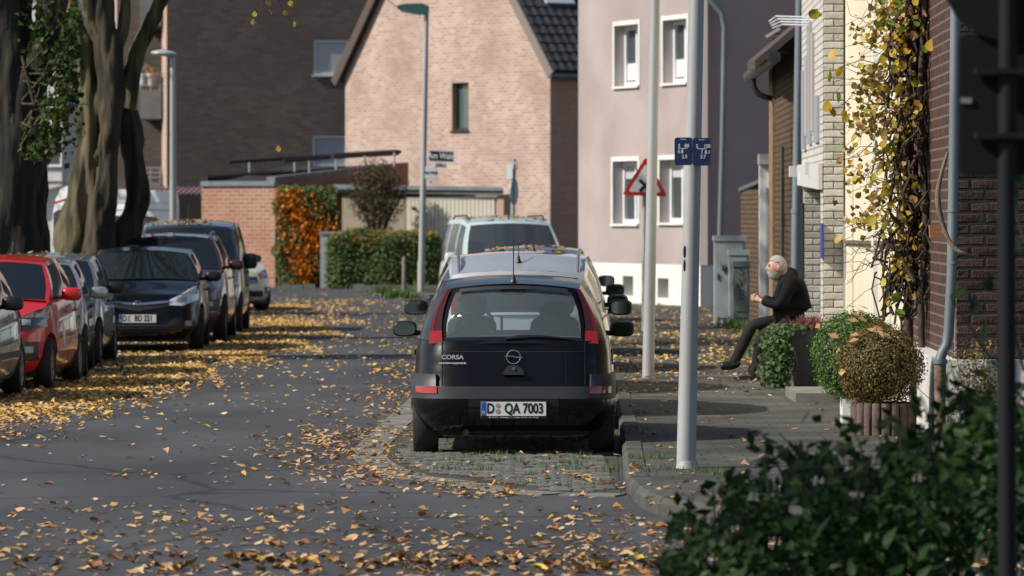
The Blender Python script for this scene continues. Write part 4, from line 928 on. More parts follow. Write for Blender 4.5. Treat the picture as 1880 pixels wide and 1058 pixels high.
# --- generic fronts
def std_front(c, hl, gr, low, lamp_m=LAMP, chrome=True, plate=None, badge=None, fog=None, wip=True):
    for k in (1, -1):
        tp, bt_ = (hl[2], hl[3]) if k > 0 else (c.both(hl[2]), c.both(hl[3])); x = sorted((k * hl[0], k * hl[1]))
        o = c.fpatch('headlight', x[0], x[1], tp, bt_, lamp_m if lamp_m is not LAMP else mat('lamp_bowl', (.10, .10, .11), .2, .6, coat=1), off=.008, nu=10, nv=5)
        q = c.end(k * lerp(hl[0], hl[1], .45), (interp(hl[2], lerp(hl[0], hl[1], .45)) + interp(hl[3], lerp(hl[0], hl[1], .45))) / 2, False)
        xm = sorted((k * lerp(hl[0], hl[1], .25), k * lerp(hl[0], hl[1], .6))); c.fpatch('reflector', xm[0], xm[1], q.z + .035, q.z - .03, LAMP, off=.012, nu=5, nv=3, parent=o)
        x3 = sorted((k * lerp(hl[0], hl[1], .68), k * lerp(hl[0], hl[1], .95))); zz = (interp(hl[2], hl[1]) + interp(hl[3], hl[1])) / 2
        c.fpatch('indicator', x3[0], x3[1], zz + .045, zz - .02, LAMP, off=.014, nu=5, nv=2, parent=o)
        if fog:
            x = sorted((k * fog[0], k * fog[1])); o2 = c.fpatch('fog_recess', x[0], x[1], fog[2], fog[3], BLACK, off=.004, nu=6, nv=4)
            fm = k * (fog[0] + fog[1]) / 2; fz = (fog[2] + fog[3]) / 2 + .02; c.fpatch('fog_light', fm - .04, fm + .04, fz + .035, fz - .035, LAMP, off=.008, nu=4, nv=3, parent=o2)
    o = c.fpatch('grille', -gr[0], gr[0], gr[1], gr[2], BLACK, off=.006, nu=16, nv=4)
    for k in range(gr[3]):
        z = lerp(gr[2] if not isinstance(gr[2], list) else gr[2][1][1], gr[1] if not isinstance(gr[1], list) else gr[1][1][1], (k + .5) / gr[3]); c.fpatch('grille_bar', -gr[0] * .93, gr[0] * .93, z + .009, z - .009, CHROME if chrome else GREYP, off=.016, nu=14, nv=1, parent=o)
    o = c.fpatch('lower_grille', -low[0], low[0], low[1], low[2], BLACK, off=.005, nu=16, nv=3)
    for k in range(3): z = lerp(low[2], low[1], (k + .5) / 3); c.fpatch('slat', -low[0] * .95, low[0] * .95, z + .006, z - .006, GREYP, off=.012, nu=12, nv=1, parent=o)
    if plate: c.plate(plate[0], plate[1], False)
    if badge: c.badge(badge, False)
    if wip:
        for x0, x1 in ((-.45, .1), (.05, .6)):
            MB().tube([c.frontp(lerp(x0, x1, i / 4), .03 + .02 * i / 4) + Vector((0, -.015, .012)) for i in range(5)], .008, 5).build('wiper', BLACK, c.root)
LEFT = 'cars parked nose to tail along the tree verge'
BAY = 'cars parked in the bay beside the pavement'
def std_rear(c, tl, glassband=True, plate=None, badge=None):
    for k in (1, -1):
        x = sorted((k * tl[0], k * tl[1])); c.rpatch('tail_lamp', x[0], x[1], tl[2], tl[3], REDL, off=.012, nu=6, nv=6)
    c.rpatch('bumper', -c.W * .95, c.W * .95, .58, .3, c.pm, off=.03, nu=24, nv=3)
    if plate: c.plate(plate, .72, True)
    if badge: c.badge(badge, True)
def place(d, outer_x, slope, W, front_off): # outer wheel face at depth d
    return (outer_x - W, d - front_off, 0), -math.atan(slope)
HB = dict(bowf=.16, bowr=.09)
# grey estate whose tail shows at the picture edge (rear wheel at 52.8)
def hatch(name, label, loc, yaw, pm, L=3.9, W=.83, H_=1.47, beltz=.93, nose=.66, cowl=1.02, a=(.98, 1.72), tail=3.1, wheels=(.74, 3.2), rw=.295, group=LEFT, tailb=.28, glass=None, rows=None, tdrop=.11, **k):
    ya, yt = a; n = L
    cols_ = [(ya, yt), (ya + .2, yt + .1), (lerp(ya, n, .42), lerp(yt, tail, .38)), (lerp(ya, n, .445), lerp(yt, tail, .43)), (lerp(ya, n, .72), lerp(yt, tail, .80)), (lerp(ya, n, .75), lerp(yt, tail, .84)), (lerp(ya, n, .88), lerp(yt, tail, .95)), (n - tailb, tail)]
    return Car(name, label, loc, yaw, pm, L, W, .2, [(0, nose), (.3, nose + .10), (ya, cowl - .05), (ya + .2, beltz), (n * .72, beltz + .05), (n, beltz + .04)], rows or ROWS_HATCH, cols_,
               [(yt, H_ - .09), (lerp(yt, tail, .35), H_ - .04), (lerp(yt, tail, .75), H_ - .055), (tail, H_ - tdrop)], [(yt, W * .70), (lerp(yt, tail, .4), W * .735), (tail, W * .68)], wheels, rw, gcols=(1, 3, 5), group=group, glass=glass, **k)
loc, yaw = place(52.9, -5.36, .03, .83, 3.25)
c = hatch('grey_hatchback', 'silver grey hatchback ahead of the red car, only its rear quarter showing', loc, yaw, paint('silver', (.30, .31, .32), .6, .35), W=.83)
c.mirrors(1.55, 1.02, BLACK); c.seams((1.2, 2.2, 3.0), .3, .9); c.handles((2.05, 2.9), .82); std_front(c, (.42, .72, [(.42, .70), (.72, .80)], [(.42, .62), (.72, .64)]), (.35, .66, .58, 2), (.5, .38, .28)); std_rear(c, (.60, .78, 1.0, .68)); c.spatch('side_moulding', 1, .95, 3.0, .50, .43, GREYP, off=.012)
# red small hatchback
loc, yaw = place(54.75, -5.14, .042, .80, .70)
c = hatch('red_hatchback', 'bright red small hatchback parked between two silver grey cars', loc, yaw, paint('red', (.56, .012, .010), .0, .3), L=3.6, W=.80, H_=1.49, beltz=.95, nose=.70, cowl=1.03, a=(.85, 1.62), tail=2.95, wheels=(.70, 3.08), rw=.29)
c.mirrors(1.42, 1.05, paint('red', (0, 0, 0))); c.seams((1.0, 2.05, 2.85), .3, .92); c.handles((1.9, 2.7), .85)
std_front(c, (.36, .74, [(.36, .78), (.55, .84), (.74, .93)], [(.36, .69), (.55, .67), (.74, .70)]), (.34, .74, .69, 1), (.42, .48, .30), chrome=False, plate=(('D', 'AK 417'), .50) if False else None, fog=(.50, .68, .54, .33))
c.spatch('door_sticker', 1, 1.45, 1.62, [(1.45, .62), (1.53, .74), (1.62, .62)], [(1.45, .60), (1.53, .42), (1.62, .60)], INKW, off=.004); c.antenna(.95, .2, .1)
# two silver hatchbacks
for (d_, ox, nm, lb, Hh, pmn, cc, mir, so) in ((58.8, -5.05, 'silver_hatchback', 'silver hatchback with silver mirror parked behind the red car', 1.44, 'bright_silver', (.42, .43, .44), None, -.05), (63.0, -5.27, 'silver_hatchback', 'silver grey hatchback with black mirror parked ahead of the black saloon', 1.45, 'grey_silver', (.26, .27, .28), 1, 0)):
    loc, yaw = place(d_, ox, so, .82, .74); pmx = paint(pmn, cc, .6, .33)
    c = hatch(nm, lb, loc, yaw, pmx, L=3.75, W=.82, H_=Hh, nose=.66, wheels=(.74, 3.1), a=(.95, 1.65), tail=3.0)
    c.mirrors(1.5, 1.0, BLACK if mir else pmx); c.seams((1.15, 2.15, 2.95), .3, .9); c.handles((2.0, 2.8), .82, BLACK)
    std_front(c, (.45, .72, [(.45, .72), (.58, .80), (.72, .74)], [(.45, .62), (.58, .56), (.72, .62)]), (.3, .62, .56, 2), (.5, .40, .28)); c.spatch('side_moulding', 1, .95, 2.9, .50, .42, GREYP if mir else pmx, off=.014); c.leaves(14)
# black five-door facing us
loc, yaw = place(69.85, -4.36, -.03, .905, .93)
c = hatch('black_saloon', 'glossy black five-door car facing the road with chrome grille bar', loc, yaw, paint('black2', (.003, .003, .0034), 0, .25, .5, .25), L=4.42, W=.905, H_=1.48, beltz=.97, nose=.72, cowl=1.05, a=(1.12, 1.95), tail=3.5, wheels=(.93, 3.62), rw=.32)
c.mirrors(1.72, 1.06, BLACK); c.seams((1.35, 2.4, 3.3), .3, .92); c.handles((2.25, 3.15), .86)
std_front(c, (.44, .83, [(.44, .74), (.62, .83), (.83, .95)], [(.44, .67), (.62, .66), (.83, .74)]), (.46, [(-.46, .735), (0, .70), (.46, .735)], [(-.46, .66), (0, .585), (.46, .66)], 0), (.62, .40, .30), plate=(('D', 'BD 221'), .485), badge=.675, fog=(.60, .80, .45, .34), lamp_m=mat('lamp_clear', (.75, .76, .78), .2, .2, coat=1))
c.fpatch('grille_bar', -.44, .44, [(-.44, .728), (0, .70), (.44, .728)], [(-.44, .70), (0, .655), (.44, .70)], CHROME, off=.02, nu=14, nv=2)
# maroon crossover
loc, yaw = place(75.2, -4.37, .0, .92, .92)
c = hatch('maroon_crossover', 'dark maroon crossover parked behind the black five-door car', loc, yaw, paint('maroon', (.075, .018, .022), .3, .3), L=4.3, W=.92, H_=1.66, beltz=1.08, nose=.86, cowl=1.16, a=(1.1, 1.8), tail=3.6, wheels=(.9, 3.5), rw=.345)
c.mirrors(1.6, 1.17, paint('maroon', (0, 0, 0))); c.seams((1.3, 2.3, 3.2), .35, 1.0); c.handles((2.15, 3.05), .96); c.rails(ALLOY)
std_front(c, (.48, .83, [(.48, .88), (.83, 1.00)], [(.48, .78), (.83, .82)]), (.42, .84, .68, 2), (.6, .52, .36), fog=(.58, .82, .66, .48)); c.leaves(10)
# dark grey van
def van(name, label, loc, yaw, pm, L=4.45, W=.92, H_=1.84, group=LEFT, glass=None, **k):
    return Car(name, label, loc, yaw, pm, L, W, .22, [(0, .82), (.25, .95), (.95, 1.10), (1.15, 1.10), (L, 1.12)], [(0, .92, .12, .08), (.12, .97, .03, .02), (.3, 1, 0, 0), (.6, 1, .02, .0), (.85, .985, .07, .02), (1, .965, .13, .05)],
               [(.85, 1.50), (1.05, 1.62), (1.95, 2.0), (2.05, 2.1), (3.1, 3.1), (3.2, 3.2), (4.05, 4.0), (L - .12, L - .3)], [(1.5, H_ - .1), (2.1, H_ - .03), (3.8, H_ - .04), (L - .3, H_ - .08)], [(1.5, W * .76), (2.2, W * .80), (L - .3, W * .78)], (.86, 3.58), .325, nf=4.6, nr=7, bowf=.14, bowr=.04, gcols=(1, 3, 5), group=group, glass=glass, **k)
loc, yaw = place(80.5, -4.41, -.012, .93, .86)
c = van('grey_van', 'dark grey high roofed van with leaves on its roof behind the maroon crossover', loc, yaw, paint('slate', (.055, .06, .068), .5, .35), W=.93)
c.mirrors(1.35, 1.18, BLACK, h=(.12, .08, .13)); c.seams((1.15, 2.1, 3.2), .35, 1.0); c.handles((1.95, 3.05), .98, BLACK); c.leaves(160); c.antenna(.06, .3, .12)
std_front(c, (.5, .84, [(.5, .92), (.84, 1.02)], [(.5, .80), (.84, .82)]), (.42, .86, .74, 2), (.6, .55, .38))
# cream car beyond
c = hatch('cream_car', 'cream coloured car parked beyond the dark grey van', (wx(448, 99.5), 98.2, 0), R(24), paint('cream', (.66, .61, .46), 0, .35), L=4.5, W=.9, H_=1.5, nose=.74, wheels=(.9, 3.6), rw=.32, a=(1.2, 2.0), tail=3.6, beltz=.98)
c.mirrors(1.75, 1.05, BLACK); std_front(c, (.45, .82, [(.45, .76), (.82, .90)], [(.45, .66), (.82, .68)]), (.4, .70, .58, 2), (.5, .42, .30), fog=(.55, .78, .50, .36))
# --- bay row beyond the black hatchback: tails towards us, then van nose on
def backcar(fn, nm, lb, xc, d_rear, L, pm, **k): return fn(nm, lb, (xc, d_rear + L, 0), R(180), pm, L=L, group=BAY, **k)
SIL = paint('light_silver', (.60, .61, .62), .4, .3)
c = backcar(hatch, 'silver_estate', 'silver estate car with roof rails right ahead of the black hatchback', .06, 44.2, 4.4, SIL, W=.88, H_=1.60, beltz=1.0, nose=.75, cowl=1.08, a=(1.1, 1.85), tail=4.0, wheels=(.9, 3.6), rw=.31, tailb=.15, tdrop=.20)
c.mirrors(1.65, 1.06, BLACK); c.rails(ALLOY, .1, .97); c.antenna(.88, .18, -.12); std_rear(c, (.66, .84, 1.05, .72), plate=('D', 'HX 528') if False else None); c.seams((1.3, 2.4, 3.4), .3, 1)
for k in (1, -1): MB().rbox(c.rear(k * .97, .35) + Vector((0, .02, 0)), (.05, .03, .2), None, 3).build('tail_lamp', REDL, c.root, 40)
c = backcar(hatch, 'white_hatchback', 'white hatchback ahead of the silver estate, mostly hidden', .16, 50.0, 4.0, paint('white', (.62, .62, .58), 0, .35), W=.87, H_=1.46)
c.mirrors(1.55, 1.02, BLACK); std_rear(c, (.62, .80, .98, .70))
c = backcar(hatch, 'blue_hatchback', 'blue hatchback with leaf covered roof between the white hatchback and mint van', .26, 56.5, 4.0, paint('blue', (.012, .03, .13), .3, .3), W=.88, H_=1.50)
c.mirrors(1.55, 1.04, BLACK); std_rear(c, (.62, .80, 1.0, .72)); c.leaves(60); c.antenna(.92, .35, -.08)
c = backcar(hatch, 'dark_blue_car', 'dark blue car standing before the mint green van', .28, 63.0, 4.2, paint('dark_blue', (.01, .018, .06), .3, .3), W=.88, H_=1.53)
c.mirrors(1.55, 1.06, BLACK); std_rear(c, (.62, .80, 1.0, .72)); c.leaves(80); c.antenna(.9, .3, -.1)
MINT = paint('mint', (.55, .65, .64), 0, .38)
c = van('mint_van', 'pale mint green high roofed van with black roof rails beyond the blue cars', (wx(958, 83), 82.0, 0), R(8.2), MINT, group=BAY, H_=1.90, W=.92, glass=glass_mat('van_glass', (.05, .06, .07), .25, (.6, .65, .7)))
c.mirrors(1.35, 1.18, MINT, h=(.11, .08, .13)); c.rails(BLACK, .12, .9); c.antenna(.08, .25, .1); c.leaves(120); c.handles((1.95, 3.05), 1.0, BLACK); c.seams((1.15, 2.1, 3.2), .35, 1.05)
std_front(c, (.5, .84, [(.5, .92), (.84, 1.02)], [(.5, .80), (.84, .82)]), (.42, .86, .74, 2), (.6, .55, .38))
# --- white motorhome behind the trees
mh = thing('motorhome', 'white motorhome with dark windows and red stripe behind the tree trunks', 'motorhome', (wx(200, 96), 95, 0)); mh.rotation_euler.z = R(-28); mh.scale.x = 1.13
MHW = mat('motorhome_white', (.74, .76, .78), .35, c2=(.68, .70, .72), scale=1); MHG = mat('motorhome_window', (.035, .037, .042), .15)
md = 95.0
mb = MB(); pr = [(300, 350), (318, 356), (320, 375), (320, 520), (93, 520), (90, 430), (91, 395), (97, 365), (108, 345), (122, 341), (150, 346)]
mb.ext([P(x, min(y, 545), md) for x, y in pr], (-.87, 1.85, 0)); bd = mb.build('body', MHW, mh)
def mhp(nm, pts, m, off=.012, par=None): return MB().ext([P(x, y, md) - Vector((0, off, 0)) for x, y in pts], (0, off + .005, 0)).build(nm, m, par or mh)
mhp('rear_window', [(268, 397), (290, 399), (296, 404), (297, 424), (285, 428), (262, 428)], MHG); mhp('side_window', [(150, 396), (225, 396), (222, 430), (148, 430)], MHG)
mhp('cab_window', [(93, 392), (100, 386), (112, 384), (118, 430), (93, 433)], MHG)
mhp('red_stripe', [(93, 371), (118, 364), (118, 367), (93, 374)], mat('stripe_red', (.45, .03, .03), .4)); mhp('red_stripe', [(125, 434), (215, 434), (215, 438), (125, 438)], mat('stripe_red', (0, 0, 0)))
mhp('roof_seam', [(150, 384), (318, 385), (318, 387), (150, 386)], mat('seam_grey', (.35, .36, .38), .5)); mhp('roof_seam', [(150, 371), (318, 372), (318, 373), (150, 372)], mat('seam_grey', (0, 0, 0)))
for x in (130, 285):
    M = Matrix.Translation((wx(x, md), md - .02, .34)) @ Matrix.Rotation(R(90), 4, 'X')
    t_ = MB().lathe([(.2, -.2), (.34, -.2), (.345, -.1), (.34, .0), (.2, .01)], M, 28).build('wheel', RUBBER, mh, 40); MB().lathe([(.2, 0), (.1, -.03), (0, -.03)], M, 20).build('rim', ALLOY, t_)
MB().box(wx(92, md), wx(319, md), md + .1, md + .4, .28, wz(520, md) + .05).build('skirt', GREYP, mh)
# ------------------------------------------------------------------ poles, signs, cabinets
POLE = mat('pole_paint', (.42, .43, .43), .5, .2, c2=(.33, .34, .34), scale=2.5, stretch=(1, 1, .2))
def pole(parent, px, py, d, pxt, pyt, r0, r1, m=POLE, n=20):
    a, b = P(px, py, d), P(pxt, pyt, d); return MB().tube([a, lerp(a, b, .5), b], [r0, (r0 + r1) / 2, r1], n).build('pole', m, parent, 40)
lp = thing('street_pole', 'thick pale steel lamp pole carrying blue hydrant plates on the pavement', 'pole', tuple(P(1258, 859, 35.4)))
pole(lp, 1259.5, 861, 35.4, 1281, -90, .070, .052)
MB().tube([P(1261.5, 864, 35.4), P(1261.7, 846, 35.4)], [.085, .073], 18).build('base_ring', POLE, lp, 40)
mb = MB(); q = P(1257, 475, 35.4)
for k in range(2): mb.rbox(q + Vector((0, -.044, .05 - .10 * k)), (.012, .008, .045), None, 2.5)
mb.build('door_latch', BLACK, lp, 40)
# hydrant plates
BLUE = mat('blue_plate', (.008, .022, .085), .5)
hp_ = thing('hydrant_plate', 'two blue water hydrant plates with white numbers strapped to the thick pole', 'sign', tuple(P(1271, 304, 35.3)))
pd = 35.28; k_ = pd / FP
for x0, x1, yo, lines in ((1238.5, 1271.4, 0, (('S', 1247, 268), ('80', 1261, 268), ('0.8', 1249.5, 278.5), ('2.5', 1257, 288))), (1271.8, 1304.5, .8, (('S', 1280, 268), ('150', 1298, 268), ('0.1', 1299, 279), ('3.7', 1291, 287.5)))):
    M = Matrix.Translation(P((x0 + x1) / 2, 278 + yo, pd)); w2, h2 = (x1 - x0) / 2 * k_, 25.5 * k_; rr = .018; pts = []
    for cx, cz, a0 in ((w2 - rr, h2 - rr, 0), (-w2 + rr, h2 - rr, 90), (-w2 + rr, -h2 + rr, 180), (w2 - rr, -h2 + rr, 270)):
        for a in range(0, 91, 30): pts.append(M @ Vector((cx + rr * math.cos(R(a0 + a)), 0, cz + rr * math.sin(R(a0 + a)))))
    pl_ = MB().ext(pts, (0, .012, 0)).build('plate', BLUE, hp_)
    mb = MB(); xm = 1253.5 if x0 < 1260 else 1289
    mb.box(wx(xm - 8.5, pd), wx(xm + 8.5, pd), pd - .0025, pd - .0005, wz(273 + yo, pd), wz(272 + yo, pd)); mb.box(wx(xm, pd) - .002, wx(xm, pd) + .002, pd - .0025, pd - .0005, wz(282 + yo, pd), wz(273.2 + yo, pd)); mb.build('rule', INKW, pl_)
    for t_, x, y in lines: text(t_, .036, INKW, pl_, Matrix.Translation(P(x, y + yo, pd - .002)) @ FACE, .0004, .9)
    text('Wasser', .014, INKW, pl_, Matrix.Translation(P((x0 + x1) / 2, 256 + yo, pd - .002)) @ FACE)
MB().box(wx(1252, 35.35), wx(1290, 35.35), 35.295, 35.31, wz(283, 35.3), wz(272, 35.3)).build('clamp', STEEL, hp_)
p2 = thing('street_pole', 'slimmer grey steel lamp pole standing in front of the crossroads sign', 'pole', tuple(P(1190, 694, 54.8))); pole(p2, 1190, 696, 54.8, 1204, -60, .068, .05)
# crossroads warning sign
ws = thing('warning_sign', 'red bordered triangular crossroads warning sign on a thin post behind the grey pole', 'sign', tuple(P(1182, 607, 77)))
MB().tube([P(1182, 608, 77), P(1184, 300, 77)], .038, 12).build('post', STEEL, ws, 40)
def tri(k, y): 
    c = P(1184.5, 338, 76.9); r = .385 * k; rot = R(-2); pts = []
    for a0 in (90, 210, 330):
        for da in (-4, 0, 4): 
            a = R(a0 + da) + rot; rr = r * (.965 if da else 1.0); pts.append(Vector((c.x + rr * math.cos(a), y, c.z + .02 + rr * math.sin(a))))
    return pts
MB().ext(tri(1, 76.90), (0, .02, 0)).build('face', mat('sign_red', (.50, .02, .02), .4), ws); MB().ext(tri(.72, 76.894), (0, .004, 0)).build('field', mat('sign_white', (.72, .72, .72), .4), ws)
mb = MB(); cc = P(1184.5, 341, 76.885)
for a in (R(45), R(-45)): mb.box(-.125, .125, 0, .006, -.024, .024, Matrix.Translation(cc) @ Matrix.Rotation(a, 4, 'Y'))
mb2 = MB(); mb2.box(-.125, .125, 0, .004, -.024, .024, Matrix.Translation(cc) @ Matrix.Rotation(R(45), 4, 'Y')); mb2.build('cross_bar', INK, ws)
mb2 = MB(); mb2.box(-.125, .125, -.003, .001, -.024, .024, Matrix.Translation(cc) @ Matrix.Rotation(R(-45), 4, 'Y')); mb2.build('cross_bar', INK, ws)
# lamp with green head and street name plates
l2 = thing('street_lamp', 'slim pale street lamp with green lantern bearing the street name plate', 'street lamp', tuple(P(773, 545, 116)))
pole(l2, 773, 546, 116, 783, 24, .085, .055)
lh = MB(); ld = 116
for pts in ([(728, 10), (745, 7), (775, 6), (788, 12), (787, 26), (778, 27), (745, 20), (730, 16)],): lh.ext([P(x, y, ld - .12) for x, y in pts], (0, .24, 0))
lh.build('lantern', mat('green_lantern', (.035, .12, .12), .45), l2, 30)
MB().ext([P(x, y, ld - .1) for x, y in ((732, 17), (774, 25), (772, 28), (736, 22))], (0, .2, 0)).build('diffuser', mat('diffuser', (.5, .52, .45), .4), l2)
SB = mat('sign_black', (.012, .012, .012), .4)
def plate2(nm, lb, x0, x1, y0, y1, fill, txt, size, d=115.85, tilt=.04, tc=None):
    t_ = thing(nm, lb, 'sign', tuple(P((x0 + x1) / 2, y1, d)))
    sl = (x1 - x0) * tilt
    def quad(i): return [P(x0 + i, y1 - i, d), P(x1 - i, y1 - i + sl, d), P(x1 - i, y0 + i + sl, d), P(x0 + i, y0 + i, d)]
    MB().ext(quad(0), (0, .03, 0)).build('frame', PLW, t_); MB().ext([p - Vector((0, .004, 0)) for p in quad(2.2)], (0, .003, 0)).build('plate', fill, t_)
    if txt: text(txt, size, tc or INKW, t_, Matrix.Translation(P((x0 + x1) / 2, (y0 + y1 + sl) / 2, d - .006)) @ Matrix.Rotation(tilt, 4, 'Y') @ FACE, .004, .8)
plate2('street_name_sign', 'white framed black street name plate reading Am Wald on the lamp', 786, 834, 275, 297, SB, 'Am Wald', .20)
plate2('house_number_plate', 'small black house number plate hanging under the street name', 798, 820, 298, 308, SB, '1 - 69', .10)
plate2('street_name_sign', 'white street name plate facing sideways below the black plate', 780, 803, 306, 328, PLW, 'Am Wald', .10, tc=INK); plate2('house_number_plate', 'tiny white number plate under the white street name plate', 786, 794, 329, 339, PLW, '1', .08, tc=INK)
# lamp by the motorhome
l3 = thing('street_lamp', 'pale street lamp with flat grey head beside the motorhome', 'street lamp', (wx(318, 92), 92, .1)); pole(l3, 318, 575, 92, 317, 104, .075, .05)
mb = MB(); mb.lathe([(0, .09), (.14, .075), (.24, .03), (.25, 0), (.22, -.04), (0, -.05)], Matrix.Translation(P(301, 99, 92)) @ Matrix.Rotation(R(4), 4, 'Y') @ Matrix.Diagonal((1.0, .8, .9, 1)), 24); mb.build('lantern', mat('lantern_grey', (.36, .38, .41), .4), l3, 40)
# far sign seen from the back
fs = thing('traffic_sign', 'pale traffic sign post seen from behind with round and square plates', 'sign', tuple(P(941, 548, 113)))
MB().tube([P(939, 552, 113), P(944, 292, 113)], .045, 12).build('post', STEEL, fs, 40)
MB().ext([P(930, 302, 112.95), P(941, 301, 112.8), P(941, 328, 112.8), P(930, 329, 112.95)], (0, .02, 0)).build('plate', mat('sign_back', (.45, .5, .54), .5, .3), fs)
M = Matrix.Translation(P(943, 352, 113.05)) @ Matrix.Rotation(R(72), 4, 'Z') @ Matrix.Rotation(R(90), 4, 'X'); MB().lathe([(0, 0), (.31, 0), (.31, .02), (0, .02)], M, 32).build('disc', mat('sign_back', (0, 0, 0)), fs, 40)
mb = MB(); mb.tube([P(944, 302, 112.9), P(950, 298, 112.9), P(949, 308, 112.9), P(944, 316, 112.9)], .018, 6); mb.build('bracket', STEEL, fs)
for x, d_, yt in ((742, 115.5, 471), (770, 120, 478)):
    b_ = thing('wooden_post', 'short round weathered wooden post %s the street lamp' % ('in the grass in front of' if x == 742 else 'directly behind'), 'post', tuple(P(x, 546, d_)))
    MB().tube([Vector((wx(x, d_), d_, 0)), P(x, yt + 3, d_), P(x, yt, d_)], [.055, .052, .03], 12).build('post', WOODP, b_, 40)
# utility cabinets
CAB = mat('cabinet_grey', (.40, .43, .43), .6, c2=(.33, .36, .36), scale=2); CABG = mat('cabinet_green', (.15, .18, .165), .65, c2=(.115, .14, .125), scale=2.5)
def cabinet(lb, x0, x1, yt, yb, d, dep, m, lidm=None):
    t_ = thing('utility_cabinet', lb, 'cabinet', (wx((x0 + x1) / 2, d), d, .12), group='utility cabinets by the garden wall'); X0_, X1_ = wx(x0, d), wx(x1, d); zt = wz(yt, d); zb_ = max(.12, wz(yb, d))
    MB().box(X0_, X1_, d, d + dep, zb_, zt - .09).build('body', m, t_); MB().box(X0_ - .02, X1_ + .02, d - .025, d + dep + .02, zt - .088, zt).build('lid', lidm or m, t_)
    MB().box(X0_ + .03, X1_ - .03, d - .012, d - .001, zb_ + .1, zt - .13).build('door', m, t_); MB().box(X0_ + .05, X0_ + .07, d - .03, d - .013, lerp(zb_, zt, .5), lerp(zb_, zt, .5) + .1).build('handle', BLACK, t_)
    return t_
c1 = cabinet('tallest pale grey utility cabinet beside the garden wall', 1312, 1368, 433, 597, 82, .35, CAB); cabinet('medium grey utility cabinet standing behind the low green one', 1339, 1374, 459, 590, 81.2, .3, CAB)
c3 = cabinet('low greenish utility cabinet scrawled with dark graffiti letters', 1347, 1376, 480, 583, 80.5, .3, CABG)
for k, ch_ in enumerate('SVB'): text(ch_, .24, INK, c3, Matrix.Translation(P(1362, 498 + k * 22, 80.48)) @ FACE, -.004, .8)
MB().box(wx(1348, 80.5), wx(1375, 80.5), 80.51, 80.79, .12, .30).build('plinth', CONC, c3)
mb = MB(); mb.tube([P(1329 + 6 * math.cos(a * 1.1) * (1 - a / 20), 492 + 8 * math.sin(a * 1.7), 81.97) for a in range(10)], .008, 5); mb.build('graffiti', INK, c1)
# big signs seen from behind, in the shade by the shrub
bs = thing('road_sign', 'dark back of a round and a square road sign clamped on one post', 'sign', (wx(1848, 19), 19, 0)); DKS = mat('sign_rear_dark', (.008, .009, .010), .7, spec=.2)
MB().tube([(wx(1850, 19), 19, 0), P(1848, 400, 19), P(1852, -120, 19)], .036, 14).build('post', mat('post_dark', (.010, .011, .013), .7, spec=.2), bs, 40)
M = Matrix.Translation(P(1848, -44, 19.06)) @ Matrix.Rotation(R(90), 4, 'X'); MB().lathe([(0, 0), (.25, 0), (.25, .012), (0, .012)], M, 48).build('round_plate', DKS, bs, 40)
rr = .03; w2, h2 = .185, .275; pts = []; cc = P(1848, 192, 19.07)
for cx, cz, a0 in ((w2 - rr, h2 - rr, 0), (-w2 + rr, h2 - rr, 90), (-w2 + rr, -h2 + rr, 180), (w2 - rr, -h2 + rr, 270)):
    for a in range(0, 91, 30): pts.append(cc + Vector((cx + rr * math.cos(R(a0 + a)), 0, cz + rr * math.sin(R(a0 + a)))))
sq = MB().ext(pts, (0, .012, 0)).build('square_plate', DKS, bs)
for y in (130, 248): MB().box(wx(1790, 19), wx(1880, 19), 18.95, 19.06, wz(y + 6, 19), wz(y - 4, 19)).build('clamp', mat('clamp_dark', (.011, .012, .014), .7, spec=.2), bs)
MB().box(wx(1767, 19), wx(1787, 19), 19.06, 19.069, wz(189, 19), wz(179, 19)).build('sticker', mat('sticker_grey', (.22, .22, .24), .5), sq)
# concrete step
st = thing('stone_step', 'flat weathered concrete step on the pavement before the house fronts', 'step', tuple(P(1500, 738, 48))); MB().box(wx(1457, 48), wx(1560, 48), 47.6, 49.4, .12, .215).build('step', mat('step_concrete', (.21, .20, .18), .9, c2=(.14, .135, .12), scale=4), st)
# ------------------------------------------------------------------ sitting man and his walker
D0 = 54.4
def Mn(px, py, dy=0): return Vector((wx(px, D0), D0 + dy, wz(py, D0)))
def skin_mesh(chains, m, sub=2, name='x'):
    """chains: list of lists of (point, radius); points within 1mm are merged"""
    vs, rs, es = [], [], []
    def idx(p, r):
        for i, q in enumerate(vs):
            if (q - p).length < 1e-3: return i
        vs.append(p.copy()); rs.append(r); return len(vs) - 1
    for ch in chains:
        prev = None
        for p, r in ch:
            i = idx(p, r)
            if prev is not None and prev != i: es.append((prev, i))
            prev = i
    me = bpy.data.meshes.new(name); me.from_pydata([tuple(v) for v in vs], es, []); o = bpy.data.objects.new(name, me); col.objects.link(o)
    o.modifiers.new('s', 'SKIN'); sv = me.skin_vertices[0].data
    for i, r in enumerate(rs): sv[i].radius = (r, r) if not hasattr(r, '__len__') else r
    sv[0].use_root = True
    u = o.modifiers.new('u', 'SUBSURF'); u.levels = sub; u.render_levels = sub
    out = bpy.data.meshes.new_from_object(o.evaluated_get(bpy.context.evaluated_depsgraph_get())); bpy.data.objects.remove(o)
    out.materials.clear(); out.materials.append(m); out.shade_smooth(); return out
SKINM = mat('skin', (.50, .30, .22), .6, c2=(.42, .23, .17), scale=20); JACK = mat('black_jacket', (.005, .005, .006), .8, c2=(.009, .009, .011), scale=9, bump=1.0, bscale=9, spec=.15); TROU = mat('dark_trousers', (.018, .016, .017), .85, c2=(.027, .024, .023), scale=8, bump=.4, bscale=16, spec=.15)
HAIR = mat('grey_hair', (.42, .42, .42), .8, c2=(.3, .3, .3), scale=60, bump=.8, bscale=90); SHOE = mat('black_shoe', (.008, .008, .009), .35)
